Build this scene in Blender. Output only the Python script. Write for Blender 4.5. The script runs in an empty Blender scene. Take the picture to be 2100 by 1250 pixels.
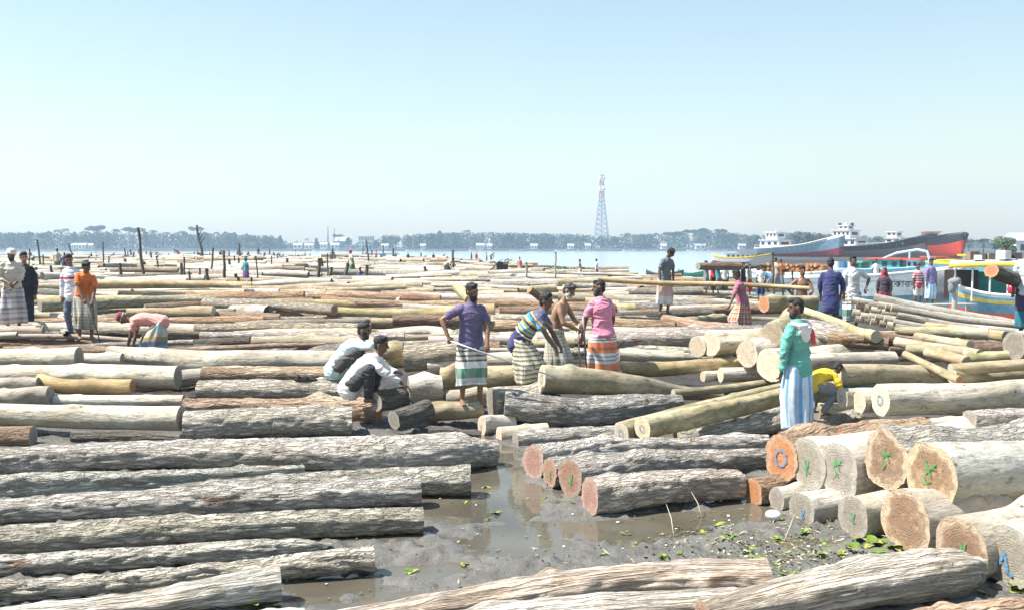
import bpy, math, random
import numpy as np
from mathutils import Vector, Matrix
R = math.radians
random.seed(7)
rng = np.random.default_rng(7)
scene = bpy.context.scene
COL = scene.collection

# ------------------------------------------------------------ camera
CAM_H = 2.6
FPX = 2042.0                      # focal length in photo pixels (photo 2100 x 1250)
PITCH = math.atan(120.0 / FPX)    # horizon lies at photo row 505
cam_d = bpy.data.cameras.new('camera')
cam = bpy.data.objects.new('camera', cam_d)
COL.objects.link(cam)
cam.location = (0, 0, CAM_H)
cam.rotation_euler = (R(90) - PITCH, 0, 0)
cam_d.sensor_width = 36.0
cam_d.lens = 36.0 * FPX / 2100.0
cam_d.clip_start = 0.1
cam_d.clip_end = 6000
scene.camera = cam

# ------------------------------------------------------------ sky and sun
SUN_EL = R(57)
SUN_AZ = R(-97)                   # from +Y, clockwise positive: the sun stands on the left
sun_dir = Vector((math.sin(SUN_AZ) * math.cos(SUN_EL), math.cos(SUN_AZ) * math.cos(SUN_EL), math.sin(SUN_EL)))
world = bpy.data.worlds.new('World')
scene.world = world
world.use_nodes = True
wnt = world.node_tree
wbg = wnt.nodes['Background']
sky = wnt.nodes.new('ShaderNodeTexSky')
sky.sky_type = 'NISHITA'
sky.sun_disc = False
sky.sun_elevation = SUN_EL
sky.sun_rotation = SUN_AZ
sky.altitude = 0
sky.air_density = 1.6
sky.dust_density = 0.65
sky.ozone_density = 1.3
wnt.links.new(sky.outputs[0], wbg.inputs[0])
wbg.inputs[1].default_value = 0.077
sun_d = bpy.data.lights.new('sun', 'SUN')
sun_d.energy = 5.0
sun_d.angle = R(0.55)
sun_d.color = (1.0, 0.955, 0.88)
sun = bpy.data.objects.new('sun', sun_d)
COL.objects.link(sun)
sun.rotation_euler = sun_dir.to_track_quat('Z', 'Y').to_euler()
sun.location = (-20, 5, 40)
vs = scene.view_settings
vs.view_transform = 'Standard'
vs.look = 'None'
vs.exposure = 1.08
vs.gamma = 1.0
vs.use_curve_mapping = False
scene.cycles.use_denoising = True
scene.cycles.max_bounces = 6
scene.cycles.volume_bounces = 1
scene.cycles.caustics_reflective = False
scene.cycles.caustics_refractive = False

# ------------------------------------------------------------ pixels to places
_fw = np.array([0, math.cos(PITCH), -math.sin(PITCH)])
_up = np.array([0, math.sin(PITCH), math.cos(PITCH)])
def ray(x, y):
    return _fw + np.array([1.0, 0, 0]) * ((x - 1050) / FPX) - _up * ((y - 625) / FPX)
def at_y(x, y, Y):
    d = ray(x, y)
    return np.array([0, 0, CAM_H]) + d * (Y / d[1])
def at_z(x, y, z):
    d = ray(x, y)
    return np.array([0, 0, CAM_H]) + d * ((z - CAM_H) / d[2])
def ppm(Y):                       # photo pixels per metre at depth Y
    return FPX / Y

# ------------------------------------------------------------ numpy noise
def _hash(ix, iy, iz, seed):
    h = (ix.astype(np.int64) * 374761393 + iy.astype(np.int64) * 668265263 + iz.astype(np.int64) * 2147483647 + seed * 974634777) & 0xFFFFFFFF
    h = ((h ^ (h >> 13)) * 1274126177) & 0xFFFFFFFF
    h = ((h ^ (h >> 16)) * 2246822519) & 0xFFFFFFFF
    return ((h ^ (h >> 15)) & 0xFFFF) / 32767.5 - 1.0
def vnoise(p, seed=0):
    p = np.asarray(p, float)
    i = np.floor(p).astype(np.int64)
    f = p - i
    f = f * f * (3 - 2 * f)
    out = 0
    for dx in (0, 1):
        wx = f[:, 0] if dx else 1 - f[:, 0]
        for dy in (0, 1):
            wy = f[:, 1] if dy else 1 - f[:, 1]
            for dz in (0, 1):
                wz = f[:, 2] if dz else 1 - f[:, 2]
                out = out + wx * wy * wz * _hash(i[:, 0] + dx, i[:, 1] + dy, i[:, 2] + dz, seed)
    return out
def fbm(p, seed=0, oct=3):
    p = np.asarray(p, float)
    a, s, t = 1.0, 0, 0
    for k in range(oct):
        s = s + a * vnoise(p * (2.03 ** k), seed + 17 * k)
        t += a
        a *= 0.5
    return s / t

# ------------------------------------------------------------ meshes and objects
def mesh_np(name, V, quads=None, tris=None, uv=None, smooth=True, mats=(), mat_idx=None):
    V = np.asarray(V, np.float32)
    nq = 0 if quads is None else len(quads)
    ntr = 0 if tris is None else len(tris)
    me = bpy.data.meshes.new(name)
    me.vertices.add(len(V))
    me.vertices.foreach_set('co', V.ravel())
    li = []
    if nq: li.append(np.asarray(quads, np.int32).ravel())
    if ntr: li.append(np.asarray(tris, np.int32).ravel())
    li = np.concatenate(li)
    me.loops.add(len(li))
    me.loops.foreach_set('vertex_index', li)
    me.polygons.add(nq + ntr)
    st = np.concatenate([np.arange(nq) * 4, nq * 4 + np.arange(ntr) * 3]).astype(np.int32)
    me.polygons.foreach_set('loop_start', st)
    me.polygons.foreach_set('use_smooth', np.full(nq + ntr, smooth))
    if mat_idx is not None:
        me.polygons.foreach_set('material_index', np.asarray(mat_idx, np.int32))
    if uv is not None:
        l = me.uv_layers.new(name='UVMap')
        l.data.foreach_set('uv', np.asarray(uv, np.float32)[li].ravel() if len(uv) == len(V) else np.asarray(uv, np.float32).ravel())
    for m in mats: me.materials.append(m)
    me.update(calc_edges=True)
    me.validate()
    return me
def obj(name, me, parent=None, loc=None, mat=None):
    o = bpy.data.objects.new(name, me)
    COL.objects.link(o)
    if mat is not None and me is not None:
        if len(me.materials) == 0: me.materials.append(mat)
        else:
            o.material_slots[0].link = 'OBJECT'
            o.material_slots[0].material = mat
    if loc is not None: o.location = Vector([float(c) for c in loc])
    if parent is not None: o.parent = parent
    return o
def empty(name, loc=(0, 0, 0), rz=0):
    o = bpy.data.objects.new(name, None)
    COL.objects.link(o)
    o.location = Vector([float(c) for c in loc])
    o.rotation_euler = (0, 0, rz)
    o.empty_display_size = 0.2
    return o
def tag(o, label, cat, group=None):
    o['label'] = label
    o['category'] = cat
    if group: o['group'] = group
    return o
def struct(o):
    o['kind'] = 'structure'
    return o
def stuff(o, label, cat):
    o['kind'] = 'stuff'; o['label'] = label; o['category'] = cat
    return o
def copy_tree(o, parent=None):
    c = o.copy()
    COL.objects.link(c)
    c.parent = parent
    for ch in list(o.children): copy_tree(ch, c)
    return c

class MB:                          # collects shapes into one mesh
    def __init__(s): s.V = []; s.F = []; s.M = []
    def add(s, V, F, m=0):
        n = len(s.V)
        s.V += [tuple(map(float, v)) for v in V]
        s.F += [tuple(n + i for i in f) for f in F]
        s.M += [m] * len(F)
    def box(s, c, d, rz=0, m=0):
        x, y, z = [e / 2 for e in d]
        cs, sn = math.cos(rz), math.sin(rz)
        V = []
        for dz in (-z, z):
            for dx, dy in ((-x, -y), (x, -y), (x, y), (-x, y)):
                V.append((c[0] + dx * cs - dy * sn, c[1] + dx * sn + dy * cs, c[2] + dz))
        s.add(V, [(3, 2, 1, 0), (4, 5, 6, 7), (0, 1, 5, 4), (1, 2, 6, 5), (2, 3, 7, 6), (3, 0, 4, 7)], m)
    def tube(s, pts, rad, n=8, m=0):
        P = [np.array(p, float) for p in pts]
        if not hasattr(rad, '__len__'): rad = [rad] * len(P)
        rings = []
        for i, p in enumerate(P):
            t = P[min(i + 1, len(P) - 1)] - P[max(i - 1, 0)]
            t = t / (np.linalg.norm(t) + 1e-9)
            a = np.array([0, 0, 1.0]) if abs(t[2]) < 0.9 else np.array([1.0, 0, 0])
            u = np.cross(t, a); u /= np.linalg.norm(u)
            v = np.cross(u, t)
            rings.append([p + rad[i] * (math.cos(q) * u + math.sin(q) * v) for q in [2 * math.pi * k / n for k in range(n)]])
        V = [q for r_ in rings for q in r_]
        F = []
        for i in range(len(P) - 1):
            for k in range(n):
                F.append((i * n + (k + 1) % n, i * n + k, (i + 1) * n + k, (i + 1) * n + (k + 1) % n))
        F.append(tuple(range(n)))
        F.append(tuple(reversed([(len(P) - 1) * n + k for k in range(n)])))
        s.add(V, F, m)
    def prism(s, poly, z0, z1, m=0):
        n = len(poly)
        V = [(x, y, z0) for x, y in poly] + [(x, y, z1) for x, y in poly]
        F = [tuple(reversed(range(n))), tuple(range(n, 2 * n))]
        F += [(k, (k + 1) % n, n + (k + 1) % n, n + k) for k in range(n)]
        s.add(V, F, m)
    def build(s, name, mats, parent=None, smooth=False, loc=None):
        me = bpy.data.meshes.new(name)
        me.from_pydata(s.V, [], s.F)
        if not isinstance(mats, (list, tuple)): mats = [mats]
        for m in mats: me.materials.append(m)
        if len(mats) > 1: me.polygons.foreach_set('material_index', np.array(s.M, np.int32))
        if smooth: me.polygons.foreach_set('use_smooth', np.full(len(me.polygons), True))
        me.update()
        return obj(name, me, parent, loc)

# ------------------------------------------------------------ material helpers
class NT:
    def __init__(s, name):
        s.m = bpy.data.materials.new(name)
        s.m.use_nodes = True
        s.t = s.m.node_tree
        s.b = s.t.nodes['Principled BSDF']
        s.out = s.t.nodes['Material Output']
    def n(s, typ, **kw):
        nd = s.t.nodes.new('ShaderNode' + typ)
        for k, v in kw.items():
            if k.startswith('i_'):
                key = k[2:]
                key = int(key) if key.isdigit() else key.replace('_', ' ')
                s.set(nd.inputs[key], v)
            else: setattr(nd, k, v)
        return nd
    def set(s, sock, v):
        if isinstance(v, bpy.types.NodeSocket): s.t.links.new(v, sock)
        elif hasattr(v, 'outputs'): s.t.links.new(v.outputs[0], sock)
        else:
            if sock.type == 'RGBA' and len(v) == 3: v = (*v, 1)
            sock.default_value = v
    def math(s, op, a, b=0.0, c=0.0, clamp=False):
        nd = s.n('Math', operation=op)
        nd.use_clamp = clamp
        for i, v in enumerate((a, b, c)): s.set(nd.inputs[i], v)
        return nd.outputs[0]
    def mix(s, f, a, b, blend='MIX'):
        nd = s.n('Mix', data_type='RGBA', blend_type=blend)
        s.set(nd.inputs[0], f); s.set(nd.inputs[6], a); s.set(nd.inputs[7], b)
        return nd.outputs[2]
    def ramp(s, f, stops, interp='LINEAR'):
        nd = s.n('ValToRGB')
        cr = nd.color_ramp
        cr.interpolation = interp
        while len(cr.elements) < len(stops): cr.elements.new(0.5)
        for e, (p, c) in zip(cr.elements, stops):
            e.position = p
            e.color = (*c, 1) if len(c) == 3 else c
        s.set(nd.inputs[0], f)
        return nd.outputs[0]
    def noise(s, vec, scale, detail=3, rough=0.55, dist=0.0):
        nd = s.n('TexNoise', i_Scale=scale, i_Detail=detail, i_Roughness=rough, i_Distortion=dist)
        s.set(nd.inputs['Vector'], vec)
        return nd.outputs[0]
    def mapping(s, vec, scale=(1, 1, 1), loc=(0, 0, 0), rot=(0, 0, 0)):
        nd = s.n('Mapping')
        s.set(nd.inputs[0], vec)
        nd.inputs['Scale'].default_value = scale
        nd.inputs['Location'].default_value = loc
        nd.inputs['Rotation'].default_value = rot
        return nd.outputs[0]
    def bump(s, h, strength=0.5, dist=0.02, normal=None):
        nd = s.n('Bump', i_Strength=strength, i_Distance=dist)
        s.set(nd.inputs['Height'], h)
        if normal is not None: s.set(nd.inputs['Normal'], normal)
        return nd.outputs[0]
    def fin(s, color=None, rough=None, normal=None, **kw):
        if color is not None: s.set(s.b.inputs['Base Color'], color)
        if rough is not None: s.set(s.b.inputs['Roughness'], rough)
        if normal is not None: s.set(s.b.inputs['Normal'], normal)
        for k, v in kw.items(): s.set(s.b.inputs[k.replace('_', ' ')], v)
        return s.m
_pm = {}
def plain(name, col, rough=0.6, var=0.12, scale=6.0, bump=0.15, spec=0.4, metal=0.0, weather=None, wamt=0.5):
    if name in _pm: return _pm[name]
    T = NT(name)
    tc = T.n('TexCoord').outputs['Object']
    n1 = T.noise(tc, scale, 4)
    dark = tuple(c * (1 - var * 2) for c in col)
    lite = tuple(min(1, c * (1 + var)) for c in col)
    c = T.ramp(n1, [(0.3, dark), (0.7, lite)])
    if weather is not None:
        n2 = T.noise(tc, scale * 0.45, 5, 0.7)
        f = T.ramp(n2, [(0.5, (0, 0, 0)), (0.66, (wamt, wamt, wamt))])
        c = T.mix(f, c, weather)
    m = T.fin(c, rough, T.bump(T.noise(tc, scale * 7, 3), bump, 0.01), Metallic=metal)
    T.b.inputs['Specular IOR Level'].default_value = spec
    _pm[name] = m
    return m

# ============================================================ ground
def lerp_tab(x, tab):
    xs, ys = zip(*tab)
    return np.interp(x, xs, ys)
G_TAB = [(-60, 0), (13, 0), (16, .18), (20, .33), (24, .43), (45, .6), (300, .62)]
def bed(Y): return lerp_tab(Y, G_TAB)
SHORE = [(-900, 330), (-400, 270), (-120, 205), (-40, 178), (-12, 135), (1, 92), (6, 66), (8, 50), (9, 36), (10.5, 29.5), (14, 27), (20, 26.5), (45, 29), (100, 40), (900, 40)]
def sstep(t):
    t = np.clip(t, 0, 1)
    return t * t * (3 - 2 * t)
CH = []      # wet channels in the mud, given by the photo pixels of their centres
for px, py, hw, hh in [(1010, 960, 60, 55), (940, 1040, 90, 26), (1030, 1030, 90, 30), (1250, 1086, 200, 19), (1060, 1115, 110, 24), (1430, 1062, 120, 15),
                       (700, 1095, 190, 12), (560, 1170, 60, 14), (690, 1200, 110, 20), (880, 1170, 90, 14), (640, 1235, 60, 16), (1540, 1050, 60, 22),
                       (1130, 1190, 90, 7), (820, 1225, 80, 12), (270, 890, 120, 14), (1420, 800, 60, 14), (1660, 1115, 70, 10), (960, 895, 60, 14), (480, 1160, 120, 8)]:
    c = at_z(px, py, 0)
    ry = abs(at_z(px, py - hh, 0)[1] - at_z(px, py + hh, 0)[1]) / 2
    CH.append((c[0], c[1], hw / ppm(c[1]), max(ry, .12)))
def ground_z(X, Y):
    X = np.asarray(X, float); Y = np.asarray(Y, float)
    z = bed(Y) - 0.0
    p = np.stack([X, Y, np.zeros_like(X)], 1)
    near = sstep((22 - Y) / 6) * sstep((14 - abs(X)) / 3)
    m = 0.030 * fbm(p * 1.7, 3, 3) + 0.050 * (0.42 - np.abs(vnoise(p * 4.0, 5))) + 0.062 * (0.40 - np.abs(vnoise(p * 9.5 + 0.8 * vnoise(p * 3, 44)[:, None], 9))) * (0.4 + 0.8 * (vnoise(p * 1.1, 61) > -0.15)) + 0.022 * vnoise(p * 21, 12)
    ch = np.zeros_like(X)
    for cx, cy, rx, ry in CH:
        q = ((X - cx) / rx) ** 2 + ((Y - cy) / ry) ** 2
        ch = np.maximum(ch, np.exp(-(q ** 1.4) * 0.8))
    m = (m + 0.020) * (1 - 0.8 * ch) - 0.075 * ch
    z = z + near * m + (1 - near) * 0.06 * fbm(p * 0.8, 21, 2)
    d1 = lerp_tab(X, SHORE) - Y
    d2 = np.where(Y > 140, X - (40 + 0.22 * (Y - 165)), -50)
    d3 = (Y - 604) / 0.6
    wob = 3 * vnoise(p * 0.11, 31)
    t = np.maximum(np.maximum(d1, d2), d3) + wob * sstep((Y - 45) / 20)
    s = sstep((t + 2.5) / 5)
    z = np.where(Y > 22, -1.8 + (z + 1.8) * s, z)
    z = z + sstep((Y - 612) / 30) * 0.6
    return z
def grow(a0, a1, step, lim, f=1.13):
    out = [a1]; s = step
    while out[-1] < lim:
        s *= f; out.append(out[-1] + s)
    return out
xs = list(np.arange(-5.2, 5.6, 0.042))
xr = grow(0, xs[-1], 0.05, 1200, 1.10)
xl = [-v for v in grow(0, -xs[0], 0.05, 1200, 1.10)]
xs = np.array(sorted(set(np.round(xl[1:] + xs + xr[1:], 4))))
ys = list(np.arange(6.2, 14.2, 0.042))
yr = [14.2]; s_ = 0.05
while yr[-1] < 1600:
    s_ = min(s_ * 1.05, 6) if yr[-1] < 640 else s_ * 1.2
    yr.append(yr[-1] + s_)
yl = [-40, -20, -5, 0, 3, 4.5, 5.2, 5.7, 6.0]
ys = np.array(sorted(set(np.round(yl + ys + yr, 4))))
GX, GY = np.meshgrid(xs, ys)
gz = ground_z(GX.ravel(), GY.ravel())
nx, ny = len(xs), len(ys)
idx = np.arange(nx * ny).reshape(ny, nx)
q = np.stack([idx[:-1, :-1], idx[:-1, 1:], idx[1:, 1:], idx[1:, :-1]], -1).reshape(-1, 4)

T = NT('grey_mud')
tc = T.n('TexCoord').outputs['Object']
n1 = T.noise(tc, 1.3, 5, 0.6)
n2 = T.noise(tc, 14, 5, 0.65)
c = T.ramp(n1, [(0.3, (0.10, 0.095, 0.083)), (0.55, (0.155, 0.147, 0.13)), (0.75, (0.21, 0.20, 0.178))])
c = T.mix(0.4, c, T.ramp(n2, [(0.3, (0.085, 0.08, 0.07)), (0.7, (0.23, 0.22, 0.195))]))
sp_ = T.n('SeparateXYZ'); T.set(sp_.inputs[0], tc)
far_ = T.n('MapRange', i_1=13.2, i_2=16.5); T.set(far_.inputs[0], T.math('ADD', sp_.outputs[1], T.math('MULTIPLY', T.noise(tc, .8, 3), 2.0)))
c = T.mix(far_.outputs[0], c, T.ramp(n2, [(0.3, (.022, .018, .014)), (0.7, (.075, .06, .045))]))   # bed under the log field darkened: shade of the gaps put into its colour
rg = T.ramp(T.noise(tc, 3.0, 4), [(0.35, (.25, .25, .25)), (0.65, (.65, .65, .65))])
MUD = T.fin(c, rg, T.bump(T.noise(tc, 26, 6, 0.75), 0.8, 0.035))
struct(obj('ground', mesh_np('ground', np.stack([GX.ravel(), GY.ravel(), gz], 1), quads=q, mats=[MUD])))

# water
def sheet(name, x0, x1, y0, y1, z, mat, n=2):
    X, Y = np.meshgrid(np.linspace(x0, x1, n), np.linspace(y0, y1, n))
    i = np.arange(n * n).reshape(n, n)
    qd = np.stack([i[:-1, :-1], i[:-1, 1:], i[1:, 1:], i[1:, :-1]], -1).reshape(-1, 4)
    return struct(obj(name, mesh_np(name, np.stack([X.ravel(), Y.ravel(), np.full(n * n, z)], 1), quads=qd, mats=[mat])))
T = NT('puddle_water')
tc = T.n('TexCoord').outputs['Object']
nz = T.noise(T.mapping(tc, (1, 1.6, 1)), 5.0, 3)
PUD = T.fin(T.ramp(T.noise(tc, 0.9, 4), [(0.35, (0.075, 0.066, 0.048)), (0.7, (0.13, 0.117, 0.088))]), 0.035, T.bump(nz, 0.05, 0.02), IOR=1.33)
sheet('puddle_water', -14, 14, 3, 15.2, 0.0, PUD)
T = NT('river_water')
tc = T.n('TexCoord').outputs['Object']
nz = T.noise(T.mapping(tc, (0.35, 1.0, 1)), 1.2, 4, 0.6)
RIV = T.fin((0.30, 0.36, 0.38), 0.16, T.bump(nz, 0.35, 0.12), IOR=1.33)
sheet('river', -1200, 1200, 23, 640, -0.38, RIV)

# ============================================================ wood materials
def bark(name, pale, mid, dark, peel=None, peel_at=0.66, fx=2.2, fv=11.0, bstr=0.9, bdist=0.03, plates=True, moss=None, spots=None):
    T = NT(name)
    uv = T.n('TexCoord').outputs['UV']
    oi = T.n('ObjectInfo')
    off = T.n('CombineXYZ', i_X=T.math('MULTIPLY', oi.outputs['Random'], 91.0), i_Y=T.math('MULTIPLY', oi.outputs['Random'], 37.0))
    v = T.n('VectorMath', operation='ADD'); T.set(v.inputs[0], uv); T.set(v.inputs[1], off)
    v = v.outputs[0]
    st = T.mapping(v, (fx, fv, 1))
    warp = T.n('VectorMath', operation='ADD')
    wn = T.n('TexNoise', i_Scale=2.2, i_Detail=3.0); T.set(wn.inputs['Vector'], st)
    wm = T.n('VectorMath', operation='SCALE'); T.set(wm.inputs[0], wn.outputs['Color']); wm.inputs['Scale'].default_value = 1.3
    T.set(warp.inputs[0], st); T.set(warp.inputs[1], wm.outputs[0])
    big = T.noise(T.mapping(v, (0.9, 2.4, 1)), 1.0, 5, 0.6)
    fine = T.noise(T.mapping(v, (6, 22, 1)), 1.6, 5, 0.7)
    c = T.ramp(big, [(0.28, dark), (0.46, mid), (0.62, pale), (0.8, tuple(min(1, p * 1.12) for p in pale))])
    c = T.mix(T.ramp(fine, [(0.35, (0.42, .42, .42)), (0.60, (0, 0, 0))]), c, tuple(d * 0.75 for d in dark))
    if moss is not None:
        mn = T.noise(T.mapping(v, (1.6, 3.5, 1), (3, 8, 0)), 1.3, 5, 0.7)
        c = T.mix(T.ramp(mn, [(0.48, (0, 0, 0)), (0.62, (.75, .75, .75))]), c, moss)
    if spots is not None:
        sn = T.noise(T.mapping(v, (2.2, 5.0, 1), (7, 2, 0)), 2.0, 6, 0.78)
        c = T.mix(T.ramp(sn, [(0.53, (0, 0, 0)), (0.63, (.8, .8, .8))]), c, spots)
        dn = T.noise(T.mapping(v, (.55, .9, 1), (31, 12, 0)), 1.4, 3, 0.6)
        c = T.mix(T.ramp(dn, [(0.5, (0, 0, 0)), (0.72, (.45, .45, .45))]), c, tuple(x * 1.5 for x in spots))
        ln_ = T.n('TexVoronoi', feature='F1', i_Scale=1.0); T.set(ln_.inputs['Vector'], T.mapping(v, (2.6, 3.2, 1), (5, 5, 0)))
        c = T.mix(T.ramp(ln_.outputs['Distance'], [(0.035, (.9, .9, .9)), (0.075, (0, 0, 0))]), c, tuple(x * .35 for x in spots))
    if peel is not None:
        pn = T.noise(T.mapping(v, (0.8, 2.6, 1), (11, 5, 0)), 1.2, 4, 0.65)
        c = T.mix(T.ramp(pn, [(peel_at, (0, 0, 0)), (peel_at + 0.035, (.85, .85, .85))]), c, peel)
    if plates:
        vo = T.n('TexVoronoi', feature='DISTANCE_TO_EDGE', i_Scale=1.0)
        T.set(vo.inputs['Vector'], warp.outputs[0])
        c = T.mix(T.ramp(vo.outputs['Distance'], [(0.012, (.62, .62, .62)), (0.055, (0, 0, 0))]), c, tuple(d * 0.42 for d in dark))
    tint = T.mix(1.0, c, oi.outputs['Color'], 'MULTIPLY')
    if plates:
        h = T.ramp(vo.outputs['Distance'], [(0.0, (0, 0, 0)), (0.22, (1, 1, 1))])
        h2 = T.math('ADD', T.math('MULTIPLY', h, 0.8), T.math('MULTIPLY', fine, 0.7))
    else:
        h2 = T.math('ADD', T.noise(T.mapping(v, (2.5, 10, 1)), 1.2, 4), T.math('MULTIPLY', fine, 0.6))
    return T.fin(tint, 0.85, T.bump(h2, bstr, bdist))
BARK = {
 'rough': bark('rough_grey_bark', (.78, .735, .65), (.66, .61, .52), (.43, .375, .30), peel=(.30, .15, .10), peel_at=0.645, fx=4.2, fv=20, bstr=1.0, bdist=0.05),
 'smooth': bark('smooth_pale_bark', (.66, .62, .54), (.53, .48, .395), (.25, .21, .155), peel=(.33, .19, .11), peel_at=0.68, fx=1.2, fv=6, bstr=0.8, bdist=0.025, plates=False, spots=(.21, .165, .115)),
 'yellow': bark('ochre_mossy_bark', (.58, .51, .35), (.44, .36, .22), (.17, .135, .08), fx=1.2, fv=6, bstr=0.6, bdist=0.02, plates=False, moss=(.19, .185, .085), spots=(.20, .135, .075)),
 'brown': bark('brown_peeled_bark', (.50, .39, .28), (.37, .25, .165), (.17, .11, .07), peel=(.46, .22, .11), peel_at=0.62, bstr=0.9, bdist=0.03),
 'bleached': bark('bleached_cracked_wood', (.84, .80, .72), (.76, .69, .59), (.52, .43, .33), peel=(.42, .27, .17), peel_at=0.64, fx=1.1, fv=24, bstr=1.0, bdist=0.035, spots=(.46, .36, .26)),
 'dark': bark('dark_wet_bark', (.19, .175, .15), (.12, .108, .09), (.05, .045, .038), bstr=0.9, bdist=0.03),
}
def cutmat(name, heart, sap, crack, edge=0.78):
    T = NT(name)
    uv = T.n('TexCoord').outputs['UV']
    oi = T.n('ObjectInfo')
    ln = T.n('VectorMath', operation='LENGTH'); T.set(ln.inputs[0], uv)
    r_ = ln.outputs['Value']
    off = T.n('CombineXYZ', i_X=T.math('MULTIPLY', oi.outputs['Random'], 50.0), i_Y=0.0)
    v = T.n('VectorMath', operation='ADD'); T.set(v.inputs[0], uv); T.set(v.inputs[1], off)
    nz = T.noise(v.outputs[0], 2.0, 4)
    rr = T.math('ADD', r_, T.math('MULTIPLY', T.math('SUBTRACT', nz, 0.5), 0.75))
    rings = T.math('SINE', T.math('MULTIPLY', rr, 55.0))
    c = T.ramp(rr, [(edge - 0.3, heart), (edge - 0.04, tuple((h * .8 + s_ * .2) for h, s_ in zip(heart, sap))), (edge + 0.05, sap)])
    c = T.mix(T.math('MULTIPLY', T.math('ADD', rings, 1.0), 0.028), c, crack)
    blot = T.noise(v.outputs[0], 5.0, 6, 0.72)
    c = T.mix(T.ramp(blot, [(0.42, (.0, .0, .0)), (0.72, (.55, .55, .55))]), c, crack)
    c = T.mix(T.ramp(T.noise(v.outputs[0], 1.7, 5, 0.7), [(0.5, (0, 0, 0)), (0.7, (.5, .5, .5))]), c, tuple(min(1, s_ * 1.1) for s_ in sap))
    sx = T.n('SeparateXYZ'); T.set(sx.inputs[0], uv)
    an_ = T.math('ARCTAN2', sx.outputs[1], sx.outputs[0])
    av = T.n('CombineXYZ', i_X=T.math('MULTIPLY', an_, 3.2), i_Y=T.math('MULTIPLY', r_, 0.9), i_Z=T.math('MULTIPLY', oi.outputs['Random'], 77.0))
    ck = T.noise(av.outputs[0], 2.2, 3, 0.6)
    ckm = T.ramp(T.math('ABSOLUTE', T.math('SUBTRACT', ck, 0.5)), [(0.004, (.8, .8, .8)), (0.018, (0, 0, 0))])
    ckm = T.math('MULTIPLY', ckm, T.ramp(T.noise(v.outputs[0], 1.6, 2), [(.45, (0, 0, 0)), (.6, (1, 1, 1))]))
    c = T.mix(ckm, c, tuple(x * .35 for x in crack))
    dirt = T.noise(v.outputs[0], 2.6, 6, 0.75)
    c = T.mix(T.ramp(dirt, [(.52, (0, 0, 0)), (.66, (.6, .6, .6))]), c, (.20, .18, .155))
    tint = T.mix(1.0, c, oi.outputs['Color'], 'MULTIPLY')
    return T.fin(tint, 0.8, T.bump(T.math('ADD', blot, T.math('MULTIPLY', rings, 0.1)), 0.5, 0.02))
CUT = {
 'brown': cutmat('brown_cut_wood', (.27, .165, .095), (.56, .44, .30), (.14, .09, .06)),
 'grey': cutmat('grey_cut_wood', (.30, .26, .215), (.40, .37, .32), (.17, .14, .115)),
 'cream': cutmat('cream_cut_wood', (.60, .50, .36), (.66, .58, .45), (.40, .29, .18)),
 'orange': cutmat('orange_cut_wood', (.50, .21, .085), (.54, .34, .19), (.22, .085, .045)),
 'rust': cutmat('rusty_cut_wood', (.33, .18, .13), (.42, .29, .23), (.15, .08, .06)),
}
def worn_paint(name, c):
    T = NT(name)
    tc = T.n('TexCoord').outputs['Object']
    a = T.ramp(T.noise(tc, 38, 5, .75), [(.40, (.15, .15, .15)), (.52, (1, 1, 1))])
    return T.fin(T.ramp(T.noise(tc, 9, 3), [(.3, tuple(x * .7 for x in c)), (.7, c)]), .7, Alpha=a)
PAINT = {'blue': worn_paint('blue_paint', (.12, .30, .52)), 'green': worn_paint('green_paint', (.09, .33, .10))}

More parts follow.
